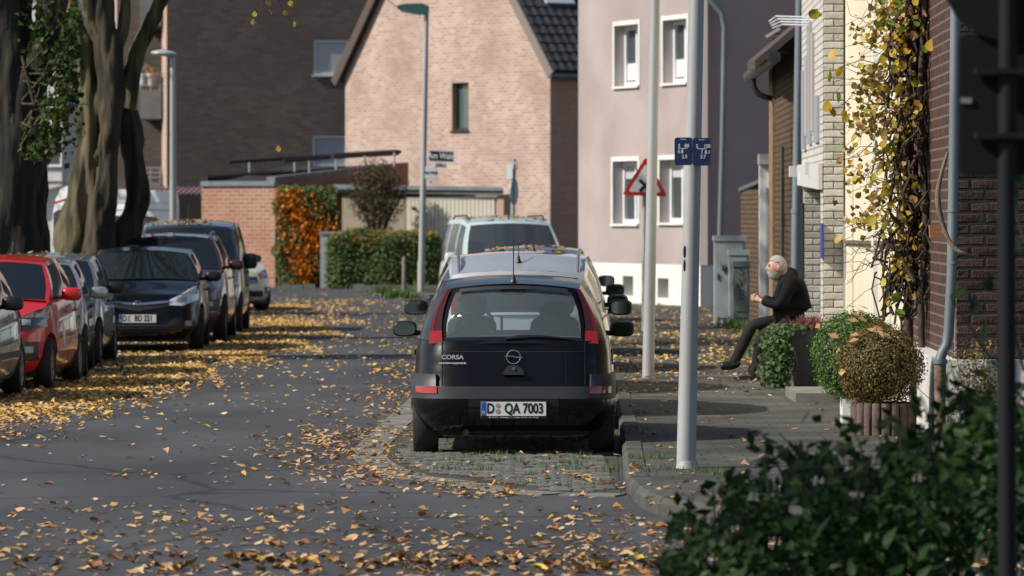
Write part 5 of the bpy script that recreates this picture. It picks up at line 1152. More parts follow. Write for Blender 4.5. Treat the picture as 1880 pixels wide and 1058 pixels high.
man = thing('person', 'person in black jacket and dark trousers sitting cross-legged beside the ivy planter', 'person', (wx(1445, D0), D0, .12))
hip, chest, neck = Mn(1450, 585), Mn(1452, 530), Mn(1441, 502)
kn_n, an_n = Mn(1398, 618, -.10), Mn(1385, 688, -.08); kn_f, an_f = Mn(1380, 597, -.02), Mn(1350, 660, -.04)
sh_n, sh_f = Mn(1450, 516, -.19), Mn(1446, 516, .19); el_n, el_f = Mn(1432, 560, -.24), Mn(1428, 558, .22); wr_n, wr_f = Mn(1395, 552, -.06), Mn(1397, 548, .05)
def hand(w0, d, side):
    d = d.normalized(); up_ = Vector((0, 0, 1)); lat = Vector((0, side, 0)); palm = w0 + d * .05
    ch = [[(w0, .024), (palm, .028), (palm + d * .035, .026)]]
    for k, (o_, L_) in enumerate(((.026, .062), (.009, .072), (-.008, .068), (-.024, .052))):
        b = palm + d * .03 + up_ * o_; ch.append([(palm + d * .035, .026), (b + d * .015, .011), (b + d * .015 + (d * .5 + lat * .6).normalized() * L_ * .5, .0095), (b + d * .01 + lat * L_ * .75 - d * .005, .0085)])
    t0 = palm - d * .02 + up_ * .02; ch.append([(palm, .028), (t0 + up_ * .02 + lat * .01, .012), (t0 + up_ * .028 + d * .03 + lat * .025, .0105), (t0 + up_ * .02 + d * .06 + lat * .035, .009)])
    return ch
body_ch = [[(hip, .12), (Mn(1453, 560), .12), (chest, .125), (Mn(1446, 512), .075), (neck, .052), (Mn(1436, 496), .052)],
           [(chest, .125), (sh_n, .06), (el_n, .045), (wr_n, .028)], [(chest, .125), (sh_f, .06), (el_f, .045), (wr_f, .028)],
           [(hip, .12), (Mn(1440, 592, -.1), .085), (kn_n, .058), (Mn(1392, 650, -.09), .05), (an_n, .03), (Mn(1366, 700, -.08), .015)],
           [(hip, .12), (Mn(1440, 588, .08), .085), (kn_f, .058), (Mn(1366, 628, -.03), .05), (an_f, .03), (Mn(1335, 674, -.05), .015)]]
body_ch += hand(wr_n, Mn(1383, 548, -.02) - wr_n, 1) + hand(wr_f, Mn(1386, 547, 0) - wr_f, -1)
bme = skin_mesh(body_ch, SKINM, 2, 'body')
# head joined to the body: shaped ball with brow, nose and chin, facing the road
hc = Mn(1427, 491.5); bm = bmesh.new(); bm.from_mesh(bme)
hm = MB(); NU, NV = 28, 20; hv = []
for j in range(NV + 1):
    ph = -math.pi / 2 + math.pi * j / NV
    for i in range(NU):
        th = 2 * math.pi * i / NU; x, yv, z = -math.cos(ph) * math.cos(th), math.cos(ph) * math.sin(th), math.sin(ph)
        p = Vector((x * .102, yv * .078, z * .125)); fr = max(0, -x) ** 2
        if z < -.1: p.x *= 1 - .12 * (-z); p.y *= 1 - .3 * (-z)
        g = lambda a, b, s1, s2: math.exp(-((yv - a) / s1) ** 2 - ((z - b) / s2) ** 2)
        if x < 0: p.x -= .034 * g(0, -.12, .16, .16) + .016 * g(0, .04, .12, .16) + .010 * g(0, .28, .55, .10) - .014 * (g(.36, .10, .16, .11) + g(-.36, .10, .16, .11)) + .010 * g(0, -.46, .3, .09) + .022 * g(0, -.78, .4, .2)
        hv.append(hc + p)
hm.add(hv, [(j * NU + i, j * NU + (i + 1) % NU, (j + 1) * NU + (i + 1) % NU, (j + 1) * NU + i) for j in range(NV) for i in range(NU)])
for sx in (-1, 1): hm.rbox(hc + Vector((.012, sx * .082, -.005)), (.022, .010, .034), None, 2.2, 10, 8)
hme = hm.mesh('h', SKINM, 60); bm.from_mesh(hme); bm.to_mesh(bme); bm.free(); bme.shade_smooth(); link('body', bme, man)
for sx in (-1, 1):
    MB().rbox(hc + Vector((-.088, sx * .028, .014)), (.012, .013, .008), None, 2, 10, 6).build('eye', mat('eye_dark', (.05, .04, .035), .3), man, 60)
    MB().rbox(hc + Vector((-.098, sx * .03, .034)), (.008, .022, .006), None, 2, 10, 6).build('eyebrow', HAIR, man, 60)
def shell(cond, off, name, m, jit=.004):
    mb = MB(); keep = {}
    for j in range(NV):
        for i in range(NU):
            q = [j * NU + i, j * NU + (i + 1) % NU, (j + 1) * NU + (i + 1) % NU, (j + 1) * NU + i]; ctr = sum((hv[k] for k in q), Vector()) / 4 - hc
            if cond(ctr): mb.add([hc + (hv[k] - hc) * (1 + off + .03 * math.sin(k * 1.7)) for k in q], [(0, 1, 2, 3)])
    return mb.build(name, m, man, 70)
shell(lambda p: (p.z > .055 + max(0, -p.x) * .35) or (p.x > .012 and p.z > -.045), .10, 'hair', HAIR); shell(lambda p: p.x < .02 and p.z < -.036 and not (abs(p.y) < .02 and p.z > -.05 and p.x < -.1), .13, 'beard', mat('grey_beard', (.5, .5, .49), .85, c2=(.36, .35, .34), scale=60, bump=.8, bscale=90))
jk = [[(Mn(1453, 592), (.165, .20)), (Mn(1455, 565), (.172, .21)), (Mn(1455, 535), (.165, .21)), (Mn(1450, 514), (.12, .15)), (Mn(1440, 501), (.085, .09))],
      [(Mn(1455, 535), (.15, .2)), (sh_n + Vector((0, 0, -.01)), .095), (el_n, .075), (lerp(el_n, wr_n, .5), .062), (lerp(el_n, wr_n, .9), .050)], [(Mn(1455, 535), (.15, .2)), (sh_f + Vector((0, 0, -.01)), .095), (el_f, .075), (lerp(el_f, wr_f, .5), .062), (lerp(el_f, wr_f, .9), .050)],
      [(Mn(1450, 514), (.12, .15)), (Mn(1455, 500), .085), (Mn(1466, 508), .075)], [(Mn(1453, 592), (.155, .19)), (Mn(1436, 594), (.10, .16))]]
link('jacket', skin_mesh(jk, JACK, 2, 'jacket'), man)
tr = [[(Mn(1453, 592), .13), (Mn(1432, 600, -.1), .098), (kn_n, .076), (Mn(1392, 648, -.09), .066), (lerp(an_n, kn_n, -.12), .062)], [(Mn(1453, 592), .13), (Mn(1432, 592, .06), .098), (kn_f, .076), (Mn(1366, 628, -.03), .066), (lerp(an_f, kn_f, -.22), .062)]]
link('trousers', skin_mesh(tr, TROU, 2, 'trousers'), man)
for an, toe, heel in ((an_n, Mn(1347, 698, -.08), Mn(1389, 697, -.08)), (an_f, Mn(1317, 672, -.05), Mn(1358, 672, -.05))):
    link('shoe', skin_mesh([[(an, .058), (lerp(an, heel, .7), .058), (lerp(heel, toe, .4), .058), (lerp(heel, toe, .8), .050), (toe + (heel - toe).normalized() * .03, .040)]], SHOE, 2, 'shoe'), man)
wk = thing('walker', 'black wheeled walker under the sitting man with one spoked wheel showing', 'walker', (wx(1440, D0), D0, .12))
MB().box(wx(1420, D0), wx(1482, D0), D0 - .2, D0 + .2, wz(612, D0), wz(606, D0)).build('seat', BLACK, wk)
for sy in (-.23, .23):
    for px_, pt_ in ((1394, 1432), (1472, 1468)):
        MB().tube([Mn(px_, 690, sy), Mn(pt_, 610, sy)], .013, 8).build('leg', BLACK, wk, 40)
        M = Matrix.Translation((wx(px_ - 3, D0), D0 + sy - .012, .12 + .095)) @ Matrix.Rotation(R(90), 4, 'X')
        wh_ = MB().lathe([(.075, -.018), (.095, -.014), (.097, 0), (.095, .014), (.075, .018), (.075, -.018)], M, 28).build('wheel', RUBBER, wk, 40)
        mb = MB(); mb.lathe([(0, -.014), (.022, -.014), (.022, .014), (0, .014)], M, 14)
        for k in range(4): mb.box(.01, .078, -.014, .014, -.006, .006, M @ Matrix.Rotation(R(90 * k + 20), 4, 'Z'))
        mb.build('rim', mat('grey_hub', (.12, .12, .125), .5), wh_)
    MB().tube([Mn(1468, 612, sy), Mn(1476, 585, sy), Mn(1470, 578, sy)], .013, 8).build('handle', BLACK, wk, 40)
# ------------------------------------------------------------------ plants
def leaf_cloud(name, centers, size, m, parent, normals=None, aspect=.6, fold=.25, kind='stuff', flat=0):
    """one mesh of many folded leaves, 4 triangles each"""
    c = np.asarray(centers, float); n = len(c)
    s = rng.uniform(.7, 1.25, n) * size
    a = rng.normal(size=(n, 3)); a[:, 2] *= (1 - flat); a /= np.linalg.norm(a, axis=1)[:, None] + 1e-9
    if normals is not None:
        nr = np.asarray(normals, float) + rng.normal(size=(n, 3)) * .55; nr /= np.linalg.norm(nr, axis=1)[:, None]
        a -= nr * np.sum(a * nr, axis=1)[:, None]; a /= np.linalg.norm(a, axis=1)[:, None] + 1e-9
    else:
        nr = np.cross(a, rng.normal(size=(n, 3))); nr /= np.linalg.norm(nr, axis=1)[:, None] + 1e-9
    b = np.cross(nr, a); L = a * s[:, None]; W = b * (s * aspect * .5)[:, None]; U = nr * (s * fold)[:, None]
    V = np.stack([c - L * .5, c - L * .05 + W + U * .5, c + L * .5, c - L * .05 - W + U * .5, c - L * .0 - U * .0], axis=1).reshape(-1, 3)
    base = np.arange(n) * 5; Fs = np.stack([np.stack([base, base + 1, base + 4], 1), np.stack([base + 1, base + 2, base + 4], 1), np.stack([base + 2, base + 3, base + 4], 1), np.stack([base + 3, base, base + 4], 1)], 1).reshape(-1, 3)
    me = bpy.data.meshes.new(name); me.vertices.add(len(V)); me.vertices.foreach_set('co', V.ravel().astype(np.float32)); nf = len(Fs)
    me.loops.add(nf * 3); me.loops.foreach_set('vertex_index', Fs.ravel().astype(np.int32)); me.polygons.add(nf); me.polygons.foreach_set('loop_start', (np.arange(nf) * 3).astype(np.int32))
    me.update(calc_edges=True); me.validate(); me.materials.append(m); o = link(name, me, parent)
    if kind: o['kind'] = kind
    return o
def lobed_litter(name, centers, size, m):
    c = np.asarray(centers, float); n = len(c); K = 8; s = rng.uniform(.6, 1.35, n) * size; th = rng.uniform(0, 6.283, n)
    tx, ty = rng.normal(0, .16, n), rng.normal(0, .16, n); curl = rng.normal(.10, .16, n); asp = rng.uniform(.6, 1, n)
    V = np.zeros((n, K + 1, 3))
    for k in range(K):
        a = 2 * math.pi * k / K; r = rng.uniform(.34, .58, n) * (1.1 if k % 2 == 0 else .85); x = r * np.cos(a); y = r * np.sin(a) * asp
        V[:, k, 0] = x; V[:, k, 1] = y; V[:, k, 2] = curl * 2.0 * np.abs(y) + rng.normal(0, .04, n)
    V *= s[:, None, None]; ct, st_ = np.cos(th)[:, None], np.sin(th)[:, None]; X = V[:, :, 0] * ct - V[:, :, 1] * st_; Y = V[:, :, 0] * st_ + V[:, :, 1] * ct
    V[:, :, 2] += X * tx[:, None] + Y * ty[:, None]; V[:, :, 2] -= V[:, :, 2].min(axis=1)[:, None]; V[:, :, 0] = X; V[:, :, 1] = Y; V += c[:, None, :]
    base = np.arange(n)[:, None] * (K + 1); Fs = np.stack([np.concatenate([base + k, base + (k + 1) % K, base + K], 1) for k in range(K)], 1).reshape(-1, 3)
    V = V.reshape(-1, 3); me = bpy.data.meshes.new(name); me.vertices.add(len(V)); me.vertices.foreach_set('co', V.ravel().astype(np.float32)); nf = len(Fs)
    me.loops.add(nf * 3); me.loops.foreach_set('vertex_index', Fs.ravel().astype(np.int32)); me.polygons.add(nf); me.polygons.foreach_set('loop_start', (np.arange(nf) * 3).astype(np.int32))
    me.update(calc_edges=True); me.validate(); me.materials.append(m); o = link(name, me, None); o['kind'] = 'stuff'; return o
def lumpy(center, rad, n, lumps=14, shell=.75, zmin=None):
    c = np.array(center); r = np.array(rad); ph = rng.normal(size=(lumps, 3)); ph /= np.linalg.norm(ph, axis=1)[:, None]
    d = rng.normal(size=(n, 3)); d /= np.linalg.norm(d, axis=1)[:, None]
    bump = 1 + .20 * np.max(d @ ph.T, axis=1) ** 4 - .12; k = (shell + (1 - shell) * rng.random(n)) * bump * rng.choice([1, 1, 1, .95, 1.05], n)
    p = c + d * r * k[:, None]; 
    if zmin is not None: m_ = p[:, 2] > zmin; p, d = p[m_], d[m_]
    return p, d
BOXG = leaf_mat('box_leaf_green', [(.06, .14, .02), (.11, .22, .035), (.16, .28, .05), (.08, .17, .03)], trans=.2); BOXB = leaf_mat('box_leaf_brown', [(.14, .095, .03), (.21, .14, .045), (.14, .14, .04), (.26, .18, .07)], trans=.2)
IVY = leaf_mat('ivy_leaf', [(.025, .055, .015), (.05, .10, .03), (.10, .15, .06), (.035, .08, .02)], trans=.15)
HEDG = leaf_mat('hedge_leaf', [(.06, .11, .035), (.12, .18, .05), (.08, .14, .045), (.20, .16, .04)], trans=.2)
DARKG = leaf_mat('shrub_leaf', [(.010, .026, .005), (.019, .045, .008), (.034, .078, .012), (.013, .033, .007)], trans=.3)
YEL = leaf_mat('yellow_leaf', [(.55, .34, .03), (.60, .45, .05), (.45, .24, .04), (.35, .38, .05), (.42, .22, .05)], trans=.4)
DARKC = leaf_mat('dark_crown', [(.03, .05, .015), (.06, .07, .02), (.09, .08, .02)], trans=.2)
TREEL = leaf_mat('tree_leaf', [(.10, .14, .02), (.25, .22, .03), (.45, .32, .04), (.06, .10, .02)], trans=.35)
def core(parent, c, r, m, name='stems'):
    MB().rbox(c, r, None, 2, 18, 12).build(name, m, parent, 60)
COREM = mat('inner_twigs', (.03, .028, .018), .95)
# round box bushes on the pavement
bg = thing('box_bush', 'round clipped green box bush with dead leaves caught in it', 'bush', (wx(1568, 42.8), 42.8, .12))
p, d = lumpy((wx(1576, 42.8), 42.8, wz(652, 42.8)), (.40, .40, .43), 11000, shell=.8); leaf_cloud('foliage', p, .025, BOXG, bg, d); core(bg, (wx(1568, 42.8), 42.8, wz(652, 42.8)), (.33, .33, .35), COREM)
bb_ = thing('box_bush', 'round clipped brown dying box bush in the ribbed concrete planter', 'bush', (wx(1615, 40.8), 40.8, .36))
p, d = lumpy((wx(1615, 40.8), 40.8, wz(672, 40.8)), (.375, .375, .35), 10500, shell=.8); leaf_cloud('foliage', p, .023, BOXB, bb_, d); core(bb_, (wx(1615, 40.8), 40.8, wz(672, 40.8)), (.29, .29, .27), COREM)
for bx, (cx, cy, cz, r) in ((bg, (wx(1568, 42.8), 42.8, wz(652, 42.8), .42)), (bb_, (wx(1615, 40.8), 40.8, wz(672, 40.8), .36))):
    mb = MB()
    for k in range(12):
        dv = Vector((random.gauss(0, .6), -abs(random.gauss(.5, .3)), random.gauss(.5, .4))).normalized(); q = Vector((cx, cy, cz)) + dv * r; t1 = dv.cross(Vector((random.random(), random.random(), random.random()))).normalized() * .05; t2 = dv.cross(t1).normalized() * .03
        mb.add([q - t1, q + t2 + dv * .02, q + t1 + dv * .015, q - t2 + dv * .01], [(0, 1, 2), (0, 2, 3)])
    o = mb.build('caught_leaves', leaf_mat('dead_leaf', [(.45, .25, .10), (.52, .34, .17), (.35, .17, .07)], trans=.1) if 'dead_leaf' not in MATS else MATS['dead_leaf'], bx); o['kind'] = 'stuff'
pl = thing('ribbed_planter', 'round brown ribbed concrete planter holding the brown box bush', 'planter', (wx(1622, 40.8), 40.8, .12)); PLC = mat('planter_concrete', (.14, .095, .085), .9, c2=(.10, .07, .06), scale=6, bump=.4)
MB().lathe([(0, 0), (.245, 0), (.245, .25), (.0, .24)], Matrix.Translation((wx(1622, 40.8), 40.8, .12)), 28).build('drum', mat('planter_groove', (.06, .042, .038), .95), pl, 30)
for k in range(20):
    a = 2 * math.pi * k / 20; M = Matrix.Translation((wx(1622, 40.8) + .25 * math.cos(a), 40.8 + .25 * math.sin(a), .12)) @ Matrix.Rotation(a, 4, 'Z'); MB().lathe([(0, 0), (.036, 0), (.036, .255), (.028, .265), (0, .265)], M @ Matrix.Diagonal((.7, 1, 1, 1)), 8).build('rib', PLC, pl, 40)
gpl = thing('planter_box', 'low white planter box under the green box bush', 'planter', (wx(1568, 42.8), 42.8, .12)); MB().box(wx(1545, 42.8), wx(1600, 42.8), 42.65, 43, .12, .34).build('box', WHITE, gpl)
# dark tapered planter with ivy and heather
dpn = thing('tall_planter', 'tall dark grey tapered planter beside the sitting man', 'planter', (wx(1482, 52), 52, .12)); xc, yc = wx(1480, 52), 52.0
mb = MB(); bt_, tp_ = .12, .20; z0, z1 = .12, wz(606, 52)
vs = [(xc + sx * h, yc + sy * h, z) for h, z in ((bt_, z0), (tp_, z1), (tp_ - .025, z1), (tp_ - .03, z1 - .06)) for sx, sy in ((-1, -1), (1, -1), (1, 1), (-1, 1))]
mb.add(vs, [(r * 4 + k, r * 4 + (k + 1) % 4, r * 4 + 4 + (k + 1) % 4, r * 4 + 4 + k) for r in range(3) for k in range(4)] + [(12, 13, 14, 15)]); mb.build('pot', mat('planter_anthracite', (.028, .033, .042), .5), dpn)
iv = thing('ivy', 'green trailing ivy hanging over the side of the dark planter', 'ivy', (wx(1440, 51.8), 51.8, .12))
pts = []; nrs = []
for _ in range(2600):
    t = random.random(); z = lerp(.14, z1 + .06, t); w_ = .17 + .07 * math.sin(t * 3.1) + (.04 if t > .85 else 0); x = min(wx(1424, 52) + random.gauss(0, .42) * w_ * .85 + .03 * t, wx(1448 if t < .85 else 1472, 52) + random.gauss(0, .015)); pts.append((x + (t > .93) * random.uniform(0, .2), 51.85 + random.gauss(0, .1), z)); nrs.append((-.5, -1, .3))
leaf_cloud('foliage', pts, .045, IVY, iv, nrs, aspect=.95)
for k in range(14): MB().tube([(xc - .1 + random.uniform(-.05, .05), yc - .1, z1), (wx(1440, 52) + random.uniform(-.12, .12), 51.85, z1 + .02), (wx(1440, 52) + random.uniform(-.14, .14), 51.82, random.uniform(.15, .6))], .004, 5).build('stem', WOODP, iv)
ht = thing('heather', 'wine red heather growing in the dark planter', 'heather', (xc + .05, yc, z1)); mb = MB()
for k in range(160):
    b0 = Vector((xc + random.uniform(-.1, .16), yc + random.uniform(-.15, .12), z1 - .03)); e = b0 + Vector((random.gauss(.02, .06), random.gauss(0, .05), random.uniform(.10, .20))); mb.tube([b0, lerp(b0, e, .5) + Vector((random.gauss(0, .01), 0, 0)), e], [.004, .006, .002], 4, False)
o = mb.build('sprigs', leaf_mat('heather_sprig', [(.16, .035, .05), (.22, .06, .07), (.10, .05, .03)], trans=0), ht); o['kind'] = 'stuff'
# dusty small shrub at the foot of the brick corner
sb = thing('wall_shrub', 'wiry small shrub at the foot of the dark red brick corner', 'shrub', (wx(1795, 39.4), 39.4, .1))
p, d = lumpy((wx(1795, 39.4), 39.4, .55), (.26, .2, .45), 1500, shell=.3, zmin=.12); leaf_cloud('foliage', p, .03, BOXB, sb, d)
for k in range(24): MB().tube([(wx(1795, 39.4) + random.uniform(-.05, .05), 39.4, .1), (wx(1795, 39.4) + random.gauss(0, .18), 39.4 + random.gauss(0, .1), random.uniform(.5, .95))], [.006, .002], 5).build('stem', WOODP, sb)
# hedges and berry bush across the street
def hedge_pts(x0, x1, y0, y1, z0, z1, n, top_wave=.1):
    P_ = []; N_ = []
    for _ in range(n):
        f = random.random(); x = random.uniform(x0, x1); zz = z1 + top_wave * math.sin(x * 2.7) * .5 + top_wave * .4 * math.sin(x * 6.1); j = random.gauss(0, .05)
        ex = min((x - x0), (x1 - x)); rnd = max(0, .5 - ex) ** 2 * .8
        if f < .62: P_.append((x, y0 + rnd + j - .06 * math.sin(x * 4 + 2), random.uniform(z0, zz - rnd))); N_.append((0, -1, .4))
        elif f < .9: P_.append((x, random.uniform(y0, y1), zz - rnd + j)); N_.append((0, -.2, 1))
        else: P_.append((random.choice((x0, x1)) + j, random.uniform(y0 + .1, y1), random.uniform(z0, zz - .15))); N_.append((-1, -.4, .3))
    return P_, N_
hd = 128.0
hg = thing('hedge', 'clipped green hedge with autumn tints in front of the cream garage door', 'hedge', (wx(698, hd), hd, 0)); hx0, hx1, hz = wx(600, hd), wx(806, hd), wz(430, hd)
p, n_ = hedge_pts(hx0, hx1, hd, hd + 1.2, .02, hz, 9500); leaf_cloud('foliage', p, .085, HEDG, hg, n_); MB().box(hx0 + .12, hx1 - .12, hd + .12, hd + 1.1, 0, hz - .16).build('stems', COREM, hg)
ORT = leaf_mat('orange_tips', [(.42, .18, .03), (.5, .27, .04), (.3, .2, .04)], trans=.2)
leaf_cloud('autumn_tips', [(random.uniform(hx0, hx1), random.uniform(hd - .05, hd + .8), hz + random.gauss(.0, .05)) for _ in range(500)] + [(wx(690, hd) + random.gauss(0, .5), hd - .06, hz - abs(random.gauss(.15, .15))) for _ in range(160)], .07, ORT, hg)
bd_ = 130.2; br = thing('berry_bush', 'upright firethorn covered in orange berries on the brick garage side', 'bush', (wx(562, bd_), bd_, 0)); bx0, bx1, bz = wx(504, bd_), wx(624, bd_), wz(343, bd_)
pts = []; nr_ = []
for _ in range(7000):
    z = random.uniform(.02, bz + .05 * math.sin(random.random() * 9)); wv = .06 * math.sin(z * 5) + .04 * math.sin(z * 11); sh = max(0, z - bz + .4) * .4; x = random.uniform(bx0 + wv + sh * .3, bx1 + wv - sh * .6 - .12 * (z < 1.2) ); pts.append((x, bd_ + random.gauss(0, .07) + .08 * math.sin(x * 7 + z * 5), z)); nr_.append((-.3, -1, .3))
leaf_cloud('foliage', pts, .075, HEDG, br, nr_); MB().box(bx0 + .1, bx1 - .2, bd_ + .1, bd_ + .5, 0, bz - .12).build('stems', COREM, br)
bp_ = []
for cx, cy, sx_, sy_, n in ((545, 400, 18, 26, 420), (575, 450, 22, 28, 520), (556, 490, 12, 22, 260), (530, 370, 14, 14, 200), (600, 425, 12, 14, 180), (548, 440, 30, 50, 260)):
    for _ in range(n):
        x, y = random.gauss(cx, sx_), random.gauss(cy, sy_)
        if 506 < x < 621 and 345 < y < 520: bp_.append((wx(x, bd_), bd_ - .10 - random.random() * .1, wz(y, bd_)))
leaf_cloud('berries', bp_, .085, leaf_mat('berry_orange', [(.60, .17, .015), (.68, .25, .02), (.5, .12, .01)], trans=0), br, aspect=.95, fold=.5)
tsb = thing('loose_shrub', 'loose wispy brownish green shrub growing above the clipped hedge', 'shrub', (wx(692, 129.6), 129.6, 0))
p, d = lumpy((wx(692, 129.6), 129.8, 1.95 + .5), (.80, .4, 1.0), 6000, shell=.3); p2_ = p[rng.random(len(p)) < .9]; leaf_cloud('foliage', p2_, .085, leaf_mat('wispy_leaf', [(.08, .09, .04), (.13, .10, .045), (.15, .09, .05), (.09, .12, .045)], trans=.2), tsb, aspect=.4)
for k in range(40): 
    a = random.uniform(-1.1, 1.1); MB().tube([(wx(692, 129.6), 129.8, .8), (wx(692, 129.6) + .35 * math.sin(a), 129.8, 1.8), (wx(692, 129.6) + 1.0 * math.sin(a) + random.gauss(0, .1), 129.7, 2.2 + 1.1 * math.cos(a))], [.02, .012, .004], 5).build('branch', COREM, tsb)
jb = thing('junction_cabinet', 'pale grey junction cabinet between the berry bush and the hedge', 'cabinet', (wx(603, 128.35), 128.35, 0)); MB().box(wx(588, 128.35), wx(632, 128.35), 128.35, 128.75, .02, wz(429, 128.35)).build('body', mat('cabinet_pale', (.36, .41, .43), .5), jb); MB().box(wx(586, 128.35), wx(634, 128.35), 128.3, 128.8, wz(429, 128.35) + .002, wz(426, 128.35)).build('lid', CAB, jb); MB().box(wx(592, 128.35), wx(628, 128.35), 128.335, 128.348, .2, wz(436, 128.35)).build('door', CAB, jb)
es = thing('edging_wall', 'low pale stone edging at the foot of the hedge', 'edging', (wx(650, 127), 127, 0))
for k in range(14): MB().box(wx(512, 127) + k * .32, wx(512, 127) + k * .32 + .3, 126.9, 127.2, 0, .12 + random.uniform(-.02, .03)).build('stone', GUT, es) if k not in (3, 4, 5) else None
# grass tufts
GR = leaf_mat('grass_blade', [(.05, .11, .02), (.09, .16, .03), (.13, .17, .05)], trans=.25)
def tufts(name, spots, h, n):
    mb = MB()
    for (x, y, z, r) in spots:
        for _ in range(n):
            b0 = Vector((x + random.gauss(0, r), y + random.gauss(0, r), z)); a = random.random() * 6.28; e = b0 + Vector((math.cos(a) * h * .5, math.sin(a) * h * .5, h * random.uniform(.5, 1.1))); s_ = Vector((-math.sin(a), math.cos(a), 0)) * h * .07
            mb.add([b0 - s_, b0 + s_, e], [(0, 1, 2)])
    o = mb.build(name, GR, fix=False); tag(o, None, None, kind='stuff'); return o
def Gp(px, py, z=0): d = (EYE - z) * FP / (py - 394); return wx(px, d), d, z
o = tufts('grass', [(*Gp(760, 545), .25), (*Gp(735, 548), .2), (*Gp(800, 543), .3), (*Gp(720, 540), .25)] * 3, .22, 120); o['label'] = 'tufts of grass and weeds around the street lamp foot'; o['category'] = 'grass'
sp_ = [(*Gp(x, y), .05) for x, y in ((715, 790), (722, 796), (800, 838), (835, 842), (820, 850), (880, 845), (905, 850), (770, 845), (860, 858), (930, 852), (1010, 845), (960, 862), (985, 868), (1060, 860), (1090, 850), (1040, 875), (1130, 835), (1128, 800), (1130, 770), (1165, 915), (1185, 918), (1210, 925))]
sp_ += [(*Gp(x, y, .12), .045) for x, y in ((1160, 790), (1165, 797), (1168, 842), (1180, 845), (1195, 868), (1215, 842), (1310, 872), (1330, 870), (1230, 862), (1290, 866), (1175, 760))]
sp_ += [(random.uniform(-.6, .75), random.uniform(34.6, 39.6), .02, .05) for _ in range(30)]
o = tufts('weeds', sp_, .055, 26); o['label'] = 'small green weeds in the joints of the setts and kerb'; o['category'] = 'weeds'
sp_ = [(*Gp(x, y, .12), .12) for x, y in ((1350, 603), (1365, 606), (1380, 610), (1390, 618), (1340, 600), (1400, 640), (1402, 655))]
o = tufts('wall_weeds', sp_, .2, 60); o['label'] = 'green weeds at the foot of the utility cabinets'; o['category'] = 'weeds'
# ------------------------------------------------------------------ trees on the verge
BARK2 = mat('lit_bark', (.14, .118, .062), .95, c2=(.036, .031, .016), scale=4.5, detail=8, bump=1.6, bscale=10, stretch=(1, 1, .16), lo=.43, hi=.58)  # sunlit copy of the bark, sun put into its colour
BARK1 = mat('shaded_bark', (.035, .03, .024), .95, c2=(.012, .011, .009), scale=6, detail=8, bump=1.6, bscale=10, stretch=(1, 1, .16), lo=.43, hi=.58)  # shaded copy of the bark, shade on the trunk put into colour
def limb(parent, pts, rad, name, m=BARK, n=40):
    sub_ = 14 if n == 40 else 5
    pts = [Vector(p) for p in pts]; out = []; rr = []
    for i in range(len(pts) - 1):
        p0, p1, p2_, p3 = pts[max(i - 1, 0)], pts[i], pts[i + 1], pts[min(i + 2, len(pts) - 1)]
        for k in range(sub_):
            t = k / sub_; out.append(.5 * ((2 * p1) + (p2_ - p0) * t + (2 * p0 - 5 * p1 + 4 * p2_ - p3) * t * t + (3 * p1 - p0 - 3 * p2_ + p3) * t ** 3)); rr.append(lerp(rad[i], rad[i + 1], t))
    out.append(pts[-1]); rr.append(rad[-1]); rr = [r * (1 + (.03 * math.sin(i * .5) if n == 40 else .05 * math.sin(i * 1.3) + random.uniform(-.03, .03))) for i, r in enumerate(rr)]
    o = MB().tube(out, rr, n, True, .10 if n < 40 else .0).build(name, m, parent, 80)
    return roughen(o, .07 * min(1, max(rad) / .3)) if n == 40 else o
from mathutils import noise as mn
def roughen(o, amp=.05):
    me = o.data; off = Vector((random.random() * 50, 0, 0))
    for v in me.vertices:
        p = v.co + off; n = v.normal; a = mn.noise(Vector((p.x * 7, p.y * 7, p.z * .9))) + .7 * mn.noise(Vector((p.x * 15, p.y * 15, p.z * 2.6))) + .9 * mn.noise(Vector((p.x * 2, p.y * 2, p.z * 1.6)))
        v.co = v.co + n * a * amp
    me.update(); return o
def crown(parent, c, r, n, size, m=TREEL, lumps=26):
    pts = []; 
    for _ in range(lumps):
        d = Vector((random.gauss(0, 1), random.gauss(0, 1), random.gauss(0, .8))).normalized(); k = random.uniform(.45, 1); q = Vector((c[0] + d.x * r[0] * k, c[1] + d.y * r[1] * k, c[2] + d.z * r[2] * k)); s_ = random.uniform(.7, 1.3)
        for _ in range(n // lumps): pts.append((q.x + random.gauss(0, .55) * s_, q.y + random.gauss(0, .55) * s_, q.z + random.gauss(0, .42) * s_))
        MB().tube([(c[0], c[1], c[2] - r[2] * .8), (lerp(c[0], q.x, .5), lerp(c[1], q.y, .5), lerp(c[2] - r[2] * .5, q.z, .5) + .2), tuple(q)], [.09, .05, .015], 6).build('branch', BARK, parent)
    return leaf_cloud('crown', pts, size, m, parent, aspect=.75)
td = 66.0
t1 = thing('lime_tree', 'thick dark tree trunk with leafy shoots behind the red car', 'tree', (wx(30, td), td, .1))
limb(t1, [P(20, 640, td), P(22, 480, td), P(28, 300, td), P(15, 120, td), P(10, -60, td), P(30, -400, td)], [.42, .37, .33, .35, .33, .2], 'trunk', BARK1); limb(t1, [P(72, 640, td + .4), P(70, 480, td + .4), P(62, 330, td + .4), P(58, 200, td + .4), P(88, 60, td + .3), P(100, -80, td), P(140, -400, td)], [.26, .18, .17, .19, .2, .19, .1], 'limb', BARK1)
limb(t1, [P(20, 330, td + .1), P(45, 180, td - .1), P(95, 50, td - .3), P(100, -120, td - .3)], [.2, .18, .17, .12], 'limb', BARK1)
crown(t1, (wx(30, td) - .5, td, 9.5), (3.2, 3.4, 3.0), 2400, .13)
ivp = []
